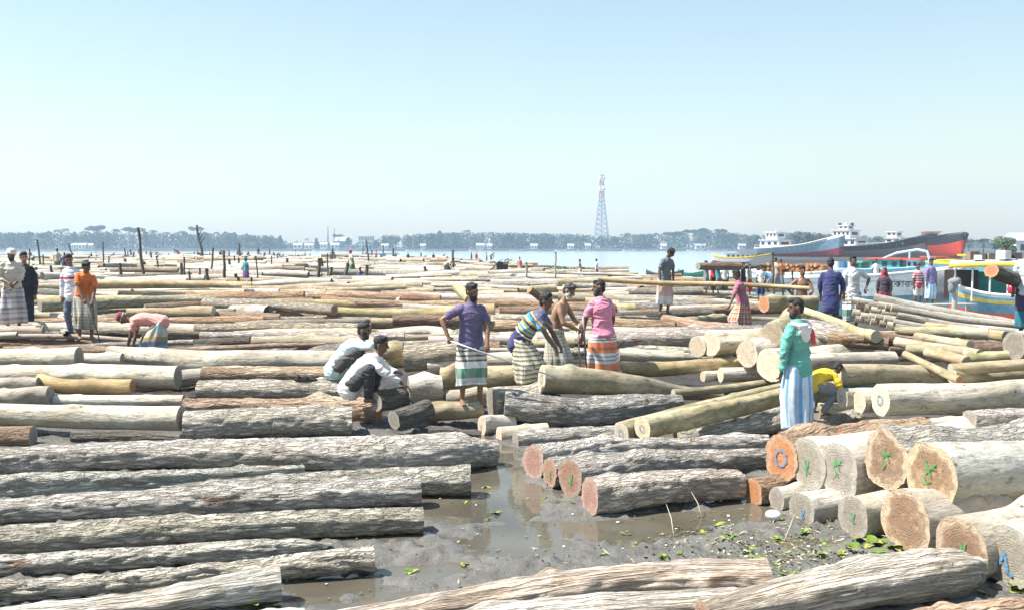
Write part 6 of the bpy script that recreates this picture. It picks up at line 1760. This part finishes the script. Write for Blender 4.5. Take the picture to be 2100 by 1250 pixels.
# blue green wooden cargo boat
r_, L = place('wooden_boat', 'long wooden boat banded light blue, green and red with teal deckhouse', 1672, 92, 1925, 84, -.75, 'boat')
xs_, hb, top = hull('hull', L, 2.8, 1.25, .5, .25, [.42, .74, 1.0], [SR, SG, SC], r_, bow_p=3)
strake(r_, xs_, hb, top, .28, .04, plain('dark_strake', (.1, .06, .05), .7)); strake(r_, xs_, hb, top, 0, .06, SC)
cabin(r_, (L * .12, 0, 1.2), (2.6, 1.9, 1.0), ST, SR, 3); cabin(r_, (L * .33, 0, 1.3), (1.0, 1.7, .85), SC, SR, 2)
cabin(r_, (-L * .12, 0, 1.2), (1.0, 1.6, .7), SG, SG, 1)
mb = MB(); mb.tube([(L * .02, -.6, 1.9), (L * .2, -.6, 2.75), (L * .36, -.6, 3.05), (L * .43, -.6, 2.9), (L * .45, -.6, 2.3), (L * .45, -.6, 1.2)], .12, 8); mb.build('loading_pipe', plain('pipe_sky_blue', (.35, .58, .8), .4), r_, smooth=True)
mb = MB(); mb.tube([(L * .30, -.6, 1.2), (L * .30, -.6, 2.9)], .09, 8); mb.build('pipe_support', plain('pipe_sky_blue', (1, 1, 1)), r_)
for k in range(3):
    mb = MB(); mb.tube([(-L * (.2 + .06 * k), .2, 1.15), (-L * (.2 + .06 * k), .2, 1.95)], .3, 12); mb.build('oil_drum', plain('drum_blue', (.05, .16, .35), .45) if k % 2 else SW, r_)
# boat with a red awning between
r_, L = place('wooden_boat', 'orange cabin boat moored before the red bowed ship', 1885, 104, 1990, 98, -.65, 'boat')
xs_, hb, top = hull('hull', L, 2, 1.2, .5, .2, [.5, 1.0], [SC, SR], r_)
cabin(r_, (-L * .2, 0, 1.2), (1.6, 1.3, .9), ST, SR, 2); cabin(r_, (L * .15, 0, 1.2), (1.8, 1.3, .6), SR, SY, 2)
# white boat with black lettering
r_, L = place('wooden_boat', 'long white wooden boat with a yellow line and black lettering near its bow', 1490, 45, 1962, 38.5, -.42, 'boat')
xs_, hb, top = hull('hull', L, 2.3, 1.62, .62, .1, [.5, .56, 1.0], [SD, SY, SW], r_, bow_p=3.2)
strake(r_, xs_, hb, top, 0, .05, SW)
mb = MB(); mb.tube([(-L * .3, -1.22, 1.4), (-L * .15, -1.24, 1.3), (0, -1.22, 1.25)], .018, 6); mb.build('rope', plain('hemp_rope', (.3, .26, .2), .9), r_)
for k in range(2):
    mb = MB(); mb.tube([(L * (.30 + .055 * k), -1.16 + .12 * k, .55), (L * (.30 + .055 * k), -1.34 + .12 * k, .55)], [.23, .23], 16); mb.build('tyre_fender', plain('fender_grey', (.10, .13, .14), .8), r_, smooth=True)
i_b = int(.86 * 27)
# lettering in visual order of the strokes
def lettering(txt, parent, loc, size, rz, mat):
    cu = bpy.data.curves.new('lettering', 'FONT'); cu.body = txt; cu.size = size; cu.extrude = .004
    o = bpy.data.objects.new('lettering', cu); COL.objects.link(o)
    dg = bpy.context.evaluated_depsgraph_get()
    me = bpy.data.meshes.new_from_object(o.evaluated_get(dg))
    bpy.data.objects.remove(o)
    me.materials.clear(); me.materials.append(mat)
    lo = obj('lettering', me, parent, loc=loc)
    lo.rotation_euler = (R(82), 0, rz)
    return lo
def hull_y(f): return float(np.interp(f * L / 2, xs_, hb))
fA = .56
lettering('\u09c7\u0995\u09be\u09b0\u09ac\u09be\u09a8', r_, (fA * L / 2, -hull_y(fA) - .02, 1.42), .36, math.atan2(hull_y(.56) - hull_y(.80), .24 * L / 2), plain('black_lettering', (.02, .02, .02), .5))
# tarpaulin on its bow
mb = MB()
Vt = []
for i in range(5):
    for j in range(4): Vt.append((L * (.40 + .028 * i), -1.22 + .10 * i + .06 * j * (i % 2) + .02 * j, 2.15 - .4 * j + .08 * math.sin(i * 2)))
mb.add(Vt, [(i * 4 + j, i * 4 + j + 1, (i + 1) * 4 + j + 1, (i + 1) * 4 + j) for i in range(4) for j in range(3)]); o = mb.build('tarpaulin', SGR, r_, smooth=True)
sm = o.modifiers.new('thickness', 'SOLIDIFY'); sm.thickness = .02
# boat with the yellow edged cabin roof
r_, L = place('wooden_boat', 'cabin boat with yellow edged roof, yellow line and red bottom', 1948, 35.5, 2260, 33.5, -.25, 'boat')
xs_, hb, top = hull('hull', L, 2.2, 1.12, .4, .5, [.46, .74, .81, .9, 1.0], [SR, SD, SY, SC, SW], r_, bow_p=3, stern_w=.35, stern_p=2.5)
strake(r_, xs_, hb, top, 0, .05, SW)
mb = MB()
for k in range(8): mb.tube([(-L * .46 + k * .55, -.85, .95), (-L * .46 + k * .55, -.85, 2.05)], .035, 6)
for k in range(8): mb.tube([(-L * .46 + k * .55, .85, .95), (-L * .46 + k * .55, .85, 2.05)], .035, 6)
mb.build('cabin_posts', SW, r_)
mb = MB(); mb.box((-L * .12, .3, 1.5), (2.6, .05, .9)); mb.build('cabin_panel', ST, r_)
mb = MB(); mb.box((-L * .42, .2, 1.5), (1.1, .9, 1.0)); mb.build('engine_box', plain('dark_brown_planks', (.05, .035, .03), .8), r_)
for sg in (-1, 1):
    mb = MB()
    mb.tube([(x, sg * .98, 2.1 + .12 * math.cos((x + L * .1) / L * 2.6)) for x in np.linspace(-L * .5, L * .35, 12)], .085, 6); mb.build('roof_edge', SY, r_, smooth=True)
mb = MB()
X_ = np.linspace(-L * .5, L * .35, 10)
V_ = [(x, y, 2.13 + .12 * math.cos((x + L * .1) / L * 2.6) + .10 * (1 - (y / .95) ** 2)) for x in X_ for y in (-.95, -.5, 0, .5, .95)]
mb.add(V_, [(i * 5 + j, i * 5 + j + 1, (i + 1) * 5 + j + 1, (i + 1) * 5 + j) for i in range(9) for j in range(4)]); o = mb.build('roof', plain('dull_roof_boards', (.35, .36, .36), .8), r_, smooth=True)
sm = o.modifiers.new('thickness', 'SOLIDIFY'); sm.thickness = .04
mb = MB(); mb.tube([(-L * .08, -.92, 1.40), (-L * .08, -1.0, 1.40)], [.16, .14], 12); mb.build('red_float', plain('red_plastic', (.6, .02, .07), .4), r_, smooth=True)
for k in range(14):
    mb = MB(); x = rg.uniform(-L * .42, L * .2); y = rg.uniform(-.6, .5); h = rg.uniform(.15, .32)
    z = 2.2 + .12 * math.cos((x + L * .1) / L * 2.6) + .10 * (1 - (y / .95) ** 2)
    mb.box((x, y, z + h / 2), (rg.uniform(.2, .5), rg.uniform(.2, .4), h), rg.uniform(0, 3)); mb.build('sack', [SGR, SW, plain('dark_sack', (.05, .05, .06), .8), plain('brown_sack', (.25, .18, .12), .9)][k % 4], r_)
# pale blue boat behind, with yellow rail
r_, L = place('wooden_boat', 'pale blue boat with a yellow rail behind the yellow edged cabin', 1905, 62, 2120, 58, .55, 'boat')
xs_, hb, top = hull('hull', L, 2, .95, .4, .2, [.5, .88, 1.0], [SC, SC, SY], r_)
cabin(r_, (L * .05, 0, .9), (2.2, 1.2, .55), SW, SY, 3)
# firewood boat
r_, L = place('wooden_boat', 'low pale boat loaded with split firewood', 1540, 64, 1730, 62, -.3, 'boat')
xs_, hb, top = hull('hull', L, 2.0, 1.15, .4, .3, [.5, 1.0], [SD, SW], r_)
fw_m = plain('split_firewood', (.42, .22, .10), .9, weather=(.16, .08, .05), wamt=.8, scale=3)
for k in range(42):
    row = k // 14
    mb = MB(); x = -L * .36 + (k % 14) * L * .052 + rg.uniform(-.05, .05)
    y = -.75 + row * .1 + rg.uniform(-.1, .1); z = 1.25 + row * .22 + rg.uniform(-.05, .05)
    a = rg.uniform(-.5, .5)
    mb.tube([(x - .3 * math.cos(a), y - .1, z - .2 * math.sin(a)), (x + .3 * math.cos(a), y + .9, z + .2 * math.sin(a))], [rg.uniform(.09, .15)] * 2, 5)
    o = mb.build('firewood_billet', fw_m, None, loc=(0, 0, 0))
    o.matrix_world = Matrix.Translation(r_.location) @ Matrix.Rotation(r_.rotation_euler.z, 4, 'Z')
    tag(o, 'split firewood billet heaped on the low pale boat', 'firewood', 'firewood billets on the low boat')
# moored pale boat farther out and the skiffs
r_, L = place('wooden_boat', 'pale moored boat with a low long cabin out on the river', 1462, 172, 1580, 168, -.75, 'boat')
xs_, hb, top = hull('hull', L, 2.4, 1.3, .9, .6, [.45, .8, 1.0], [SM, SW, SY], r_)
cabin(r_, (0, 0, 1.2), (L * .5, 1.8, .8), SW, SGR, 6)
def skiff(label, px0, Y0, px1, Y1, mat, group=None, z=-.55, cover=True, Bm=1.1):
    r_, L = place('skiff', label, px0, Y0, px1, Y1, z, 'boat')
    if group: r_['group'] = group
    xs_, hb, top = hull('hull', L, Bm, .42, .5, .5, [.4, 1.0], [mat, mat], r_, n=14, m=6, stern_w=.15, stern_p=2.4, bow_p=2.4)
    if cover:
        mb = MB(); m_ = 7
        V_ = [(x, .5 * Bm * .8 * math.cos(a), .35 + .45 * math.sin(a)) for x in (-L * .25, L * .2) for a in np.linspace(0, math.pi, m_)]
        mb.add(V_, [(j, j + 1, m_ + j + 1, m_ + j) for j in range(m_ - 1)]); o = mb.build('canopy', plain('woven_canopy', (.13, .11, .09), .9), r_, smooth=True)
        sm = o.modifiers.new('thickness', 'SOLIDIFY'); sm.thickness = .03
DK = plain('tarred_skiff', (.04, .045, .05), .6)
skiff('dark skiff with a low flat canopy moored off the log pile', 1238, 86, 1306, 84, DK)
skiff('dark open skiff lying off the shore beyond the man in grey', 1325, 96, 1400, 95, DK, cover=False)
skiff('green sided skiff beyond the man in grey', 1390, 98, 1450, 97, plain('skiff_green', (.05, .22, .16), .6), cover=False)
for k, (px, w) in enumerate([(10, 40), (90, 30), (610, 34), (655, 26), (705, 30), (735, 22), (850, 36), (880, 30), (920, 34), (975, 26), (1060, 30), (1110, 36), (1150, 24), (1200, 34), (1255, 30), (1290, 26), (1335, 34), (1380, 40), (1425, 34), (1470, 40), (1520, 30)]):
    Y = 588 + rg.uniform(-6, 6)
    skiff('small pale boat moored along the far bank', px - w / 2, Y, px + w / 2, Y + 1, [SW, plain('boat_tan', (.5, .45, .38), .6), SGR][k % 3], 'boats along the far bank', z=-.5, Bm=2.2)

# ============================================================ small things on and between the logs
# the two loads carried toward the boats
Pc = [(1430, 546, 15, 35.6), (1470, 546, 16, 36), (1516, 545, 19, 36.2)]
make_log([(*at_y(x, y, Y), .5 * d_ / ppm(Y)) for x, y, d_, Y in Pc], 'brown', 'grey', near=1, color=(.75, .75, .75, 1), label='big dark log carried on the shoulders of a row of men')
Pc = [(1512, 549, 9, 36.6), (1572, 546, 9, 37)]
make_log([(*at_y(x, y, Y), .5 * d_ / ppm(Y)) for x, y, d_, Y in Pc], 'dark', 'grey', near=1, label='thinner dark log carried behind the big one')
mb = MB(); mb.box((0, 0, 0), (4.2, .3, .12)); a_ = where(782, 521, 118)
tag(mb.build('board', plain('pale_board', (.45, .36, .26), .8), loc=a_), 'long board carried level by two tiny figures', 'board')
# sandals
RUB = plain('black_rubber', (.02, .02, .022), .55)
tops = LOGS
for k, px in enumerate((616, 634)):
    b = where(px, 779, 15.0)
    rt = empty('sandal', b + v3(0, 0, .0), R(70 + 18 * k))
    mb = MB()
    out = [(.045 * math.cos(a) * (1.05 if math.sin(a) > 0 else .8), .13 * math.sin(a)) for a in np.linspace(0, 2 * math.pi, 17)[:-1]]
    mb.prism(out, 0, .022); mb.build('sole', RUB, rt)
    mb = MB(); mb.tube([(-.043, .0, .02), (-.02, .045, .06), (0, .07, .065), (.02, .045, .06), (.043, 0, .02)], [.012, .016, .018, .016, .012], 6); mb.build('strap', RUB, rt, smooth=True)
    tag(rt, 'black rubber sandal of the pair left on a log', 'sandal', 'pair of black sandals')
# dark pump engine with dry palm stems
b = where(1030, 556, 52)
rt = empty('pump_engine', b); rt.scale = (.6, .6, .6)
mb = MB(); mb.box((0, 0, .35), (1.0, .6, .45)); mb.build('engine_block', plain('oily_iron', (.03, .03, .032), .5), rt)
mb = MB(); mb.box((-.15, 0, .68), (.5, .4, .26)); mb.build('fuel_tank', plain('oily_iron', (1, 1, 1)), rt)
mb = MB()
for k in range(9): mb.tube([(rg.uniform(-1.1, -.2), rg.uniform(-.3, .3), .1), (rg.uniform(-.6, 1.2), rg.uniform(-.3, .3), rg.uniform(.7, 1.25))], [.03, .02], 5)
mb.build('leaning_stems', TRUNK, rt)
for x_ in (.25,):
    mb = MB(); mb.tube([(x_, -.36, .32), (x_, -.31, .32)], .22, 14); mb.build('flywheel', plain('oily_iron', (1, 1, 1)), rt)
mb = MB(); mb.tube([(.2, 0, .5), (.25, 0, .95), (.6, 0, 1.05)], .06, 8); mb.build('exhaust_pipe', plain('oily_iron', (1, 1, 1)), rt, smooth=True)
mb = MB(); mb.tube([(-.4, .1, .55), (-.7, .1, .8), (-1.1, 0, .75)], .05, 8); mb.build('hose', RUB, rt, smooth=True)
tag(rt, 'dark pump engine with a flywheel standing on the logs near the water', 'engine')
# brushwood heap by the water
V, Q = leaf_cloud([((0, 0, .3), (1.3, .6, .5)), ((1.4, .2, .3), (1.0, .5, .45)), ((-1.1, .1, .2), (.8, .4, .3))], 900, .12, rg)
b = where(1150, 556, 60); b[2] = float(bed(60))
br = empty('brush_heap', b); tag(br, 'heap of green cut branches on the logs by the water', 'branches')
obj('leaves', mesh_np('leaves', V, quads=Q, smooth=False, mats=[LEAF[3]]), br)
mb = MB()
for k in range(14): mb.tube([(rg.uniform(-1.5, 1.8), rg.uniform(-.3, .3), 0), (rg.uniform(-1.5, 2), rg.uniform(-.3, .3), rg.uniform(.3, .9))], [.03, .015], 5)
mb.build('twigs', TRUNK, br)

# water plants and litter in the mud
GL = plain('fresh_leaf', (.13, .22, .035), .45); GL2 = plain('yellow_leaf', (.30, .32, .07), .5); STRAW = plain('dry_straw', (.55, .47, .32), .8); CHIP = plain('bleached_chip', (.66, .58, .46), .8)
def tuft(px, py, s, n, label, group, mat=None):
    b = at_z(px, py, 0); b[2] = max(float(ground_z([b[0]], [b[1]])[0]), 0) - .005
    rt = empty('water_plant', b)
    for k in range(n):
        a = rg.uniform(0, 6.28); ln = .72 * s * rg.uniform(.6, 1.2); w = ln * rg.uniform(.22, .36); up = rg.uniform(.3, 1.0)
        dr = v3(math.cos(a), math.sin(a), 0); sd = v3(-math.sin(a), math.cos(a), 0)
        V_ = []
        for j in range(5):
            t = j / 4
            p = dr * ln * t + v3(0, 0, ln * (up * t - .55 * t * t) + .004)
            ww = w * math.sin(math.pi * (t * .85 + .1)) + .002
            V_ += [p + sd * ww, p - v3(0, 0, ww * .25), p - sd * ww]
        mb = MB(); mb.add(V_, [(j * 3 + i, j * 3 + i + 1, j * 3 + i + 4, j * 3 + i + 3) for j in range(4) for i in range(2)])
        mb.build('leaf', mat or (GL if rg.uniform() < .6 else GL2), rt, smooth=True)
    tag(rt, label, 'plant', group)
GT = 'green sprouts in the mud'
for px, py, s, n in [(1468, 1078, .13, 10), (1440, 1092, .09, 7), (1500, 1108, .10, 8), (1484, 1120, .09, 7), (1285, 1096, .08, 6), (1235, 1138, .09, 7), (1360, 1150, .09, 7), (1395, 1145, .07, 6), (845, 1172, .10, 7), (948, 1158, .08, 6), (998, 998, .09, 7), (1000, 1010, .06, 5), (1015, 1052, .10, 8), (1002, 1063, .07, 5), (955, 1030, .06, 5), (1115, 1020, .06, 5),
                     (1175, 1036, .07, 6), (1165, 1042, .05, 5), (1540, 1130, .09, 7), (1600, 1108, .09, 7), (1654, 1098, .10, 8), (1690, 1120, .10, 8), (1675, 1148, .12, 9), (1598, 1160, .09, 7), (1620, 1190, .11, 8), (1700, 1170, .08, 7), (1640, 1125, .07, 6), (1555, 1165, .10, 7), (1720, 1140, .10, 8)]:
    tuft(px, py, s, n, 'small tuft of green leaves growing in the wet mud', GT)
for px, py, s, n in [(1772, 1112, .16, 14), (1790, 1125, .15, 13), (1828, 1132, .15, 13), (1752, 1140, .12, 10), (1800, 1142, .13, 10)]:
    tuft(px, py, s, n, 'dense leafy clump at the foot of the low painted log ends', 'leafy clumps at the painted stack')
for px, py, s, n in [(2078, 1205, .16, 13), (2030, 1222, .13, 10), (2098, 1212, .14, 11)]:
    tuft(px, py, s, n, 'leafy clump under the log with the blue letter', 'leafy clumps under the lettered log')
for px, py, s, n in [(470, 1242, .15, 12), (500, 1238, .14, 11), (520, 1246, .12, 9)]:
    tuft(px, py, s, n, 'green sprout under the dark sawn end of the pale log', 'sprouts under the sawn end')
tuft(302, 712, .12, 9, 'green leaves stuck between logs below the bending man', None)
# chips
b = at_z(1788, 1152, .05)
mb = MB(); mb.add([(-.13, -.025, 0), (.13, -.02, 0), (.15, .02, 0), (-.12, .03, 0), (-.12, -.02, .03), (.12, -.015, .025), (.13, .015, .03), (-.11, .02, .035)], [(3, 2, 1, 0), (4, 5, 6, 7), (0, 1, 5, 4), (1, 2, 6, 5), (2, 3, 7, 6), (3, 0, 4, 7)])
o = mb.build('wood_chip', CHIP, loc=b); o.rotation_euler = (0, .05, R(-38)); tag(o, 'pale split wood slab lying on the litter before the stack', 'wood chip')
b = at_z(1586, 1062, .03)
st = Prims(); st.lat(v3(0, 0, .03), (.075, .06, .05), v3(1, 0, 0), v3(0, 1, 0), v3(0, 0, 1), 12)
me = st.mesh('stone'); me.polygons.foreach_set('use_smooth', np.full(len(me.polygons), True))
for v in me.vertices: v.co *= 1 + .18 * float(vnoise(np.array([v.co]) * 14, 2)[0])
o = obj('stone', me, loc=b, mat=plain('white_stone', (.68, .67, .64), .8)); tag(o, 'small white stone between the painted ends and the water', 'stone')
# litter: leaf bits, straw and chips nobody could count
V, Q, MI_ = [], [], []
for k in range(2000):
    u = rg.uniform()
    if u < .7: px, py = rg.normal(1640, 110), rg.normal(1140, 38)
    elif u < .85: px, py = rg.normal(1420, 140), rg.normal(1130, 40)
    else: px, py = rg.uniform(640, 1500), rg.uniform(1010, 1230)
    if py < 960 or py > 1245: continue
    b = at_z(px, py, 0)
    z = float(max(ground_z([b[0]], [b[1]])[0], 0)) if False else 0
    V.append(b); MI_.append(rg.choice([0, 0, 1, 2, 4, 4, 4, 4, 3]))
B_ = np.array(V); gzv = np.maximum(ground_z(B_[:, 0], B_[:, 1]), 0) + .006
VV, QQ = [], []
for k in range(len(B_)):
    a = rg.uniform(0, 6.28); straw = MI_[k] == 2
    ln = rg.uniform(.015, .05) * (1.8 if straw else .7); w = ln * (.09 if straw else rg.uniform(.3, .6))
    dr = v3(math.cos(a), math.sin(a), rg.uniform(-.05, .35)); sd = v3(-math.sin(a), math.cos(a), rg.uniform(-.3, .3))
    c = v3(B_[k, 0], B_[k, 1], gzv[k] + .004)
    VV += [c - dr * ln * .1, c + sd * w + dr * ln * .5, c + dr * ln, c - sd * w + dr * ln * .5]
    QQ.append((4 * k, 4 * k + 1, 4 * k + 2, 4 * k + 3))
stuff(obj('plant_litter', mesh_np('plant_litter', np.array(VV), quads=np.array(QQ), smooth=False, mats=[GL, GL2, STRAW, CHIP, plain('dark_bark_bits', (.11, .09, .07), .9)], mat_idx=np.array(MI_))), 'scattered leaf bits, straw and bark chips on the mud', 'litter')
for x0, y0, x1, y1 in [(1418, 1030, 1440, 1062), (1366, 1056, 1382, 1098), (1628, 1078, 1608, 1110)]:
    a_, b_ = at_z(x0, y0 + 20, 0.0), at_z(x1, y1, 0.0); a_[2] += .2; b_[2] += .0
    rod('thin dry reed leaning out of the mud', [b_, (a_ + b_) / 2 + v3(.01, 0, .02), a_], [.005, .004, .002], STRAW, 'reed', 'reed', 5)['group'] = 'dry reeds in the mud'

# gangplank and mooring post before the cabin boat
PLK = plain('grey_plank', (.42, .36, .28), .85)
a_, b_ = where(1862, 634, 33.2), where(1992, 610, 33.8)
dv = b_ - a_; Lg = float(np.linalg.norm(dv)); azg = math.atan2(dv[1], dv[0])
gp = empty('gangplank', a_, azg); tag(gp, 'narrow plank walkway leading to the yellow edged cabin boat', 'gangplank')
for k in range(2):
    mb = MB(); mb.box((Lg / 2, -.16 + .32 * k, -.04 + .5 * dv[2]), (Lg, .28, .05)); o = mb.build('plank', PLK, gp)
for k in range(3):
    mb = MB(); mb.tube([(.2 + k * Lg * .42, 0, -1.6), (.2 + k * Lg * .42, 0, -.07 + .5 * dv[2])], .06, 8); mb.build('trestle_post', PLK, gp)
b = where(1957, 642, 31.5)
mb = MB(); mb.tube([(0, 0, -1), (0, 0, .4), (.02, 0, .95)], [.09, .085, .075], 10); o = mb.build('mooring_post', PALEP, smooth=True, loc=b)
tag(o, 'short thick mooring post with a rag before the cabin boat', 'post')
rg_ = Prims(); rg_.lat(v3(0, 0, .98), (.22, .16, .14), v3(1, 0, 0), v3(0, 1, 0), v3(0, 0, 1), 14); rg_.lat(v3(-.14, -.05, .8), (.10, .08, .2), v3(1, 0, 0), v3(0, 1, 0), v3(0, 0, 1), 12)
me = rg_.mesh('rag'); me.polygons.foreach_set('use_smooth', np.full(len(me.polygons), True))
for v in me.vertices: v.co += v.normal * .04 * float(vnoise(np.array([v.co]) * 9, 5)[0])
obj('rag', me, o, mat=SGR)

# ============================================================ haze over the river
T = NT('thin_haze')
T.t.nodes.remove(T.b)
pv = T.n('VolumePrincipled')
pv.inputs['Color'].default_value = (0.60, 0.80, 1.0, 1)
pv.inputs['Density'].default_value = 0.00053
pv.inputs['Anisotropy'].default_value = 0.2
T.t.links.new(pv.outputs[0], T.out.inputs['Volume'])
mb = MB()
mb.box((0, 790, 42), (2700, 1720, 96))
hz = mb.build('haze', T.m)
stuff(hz, 'thin bluish haze over the river and far bank', 'haze')
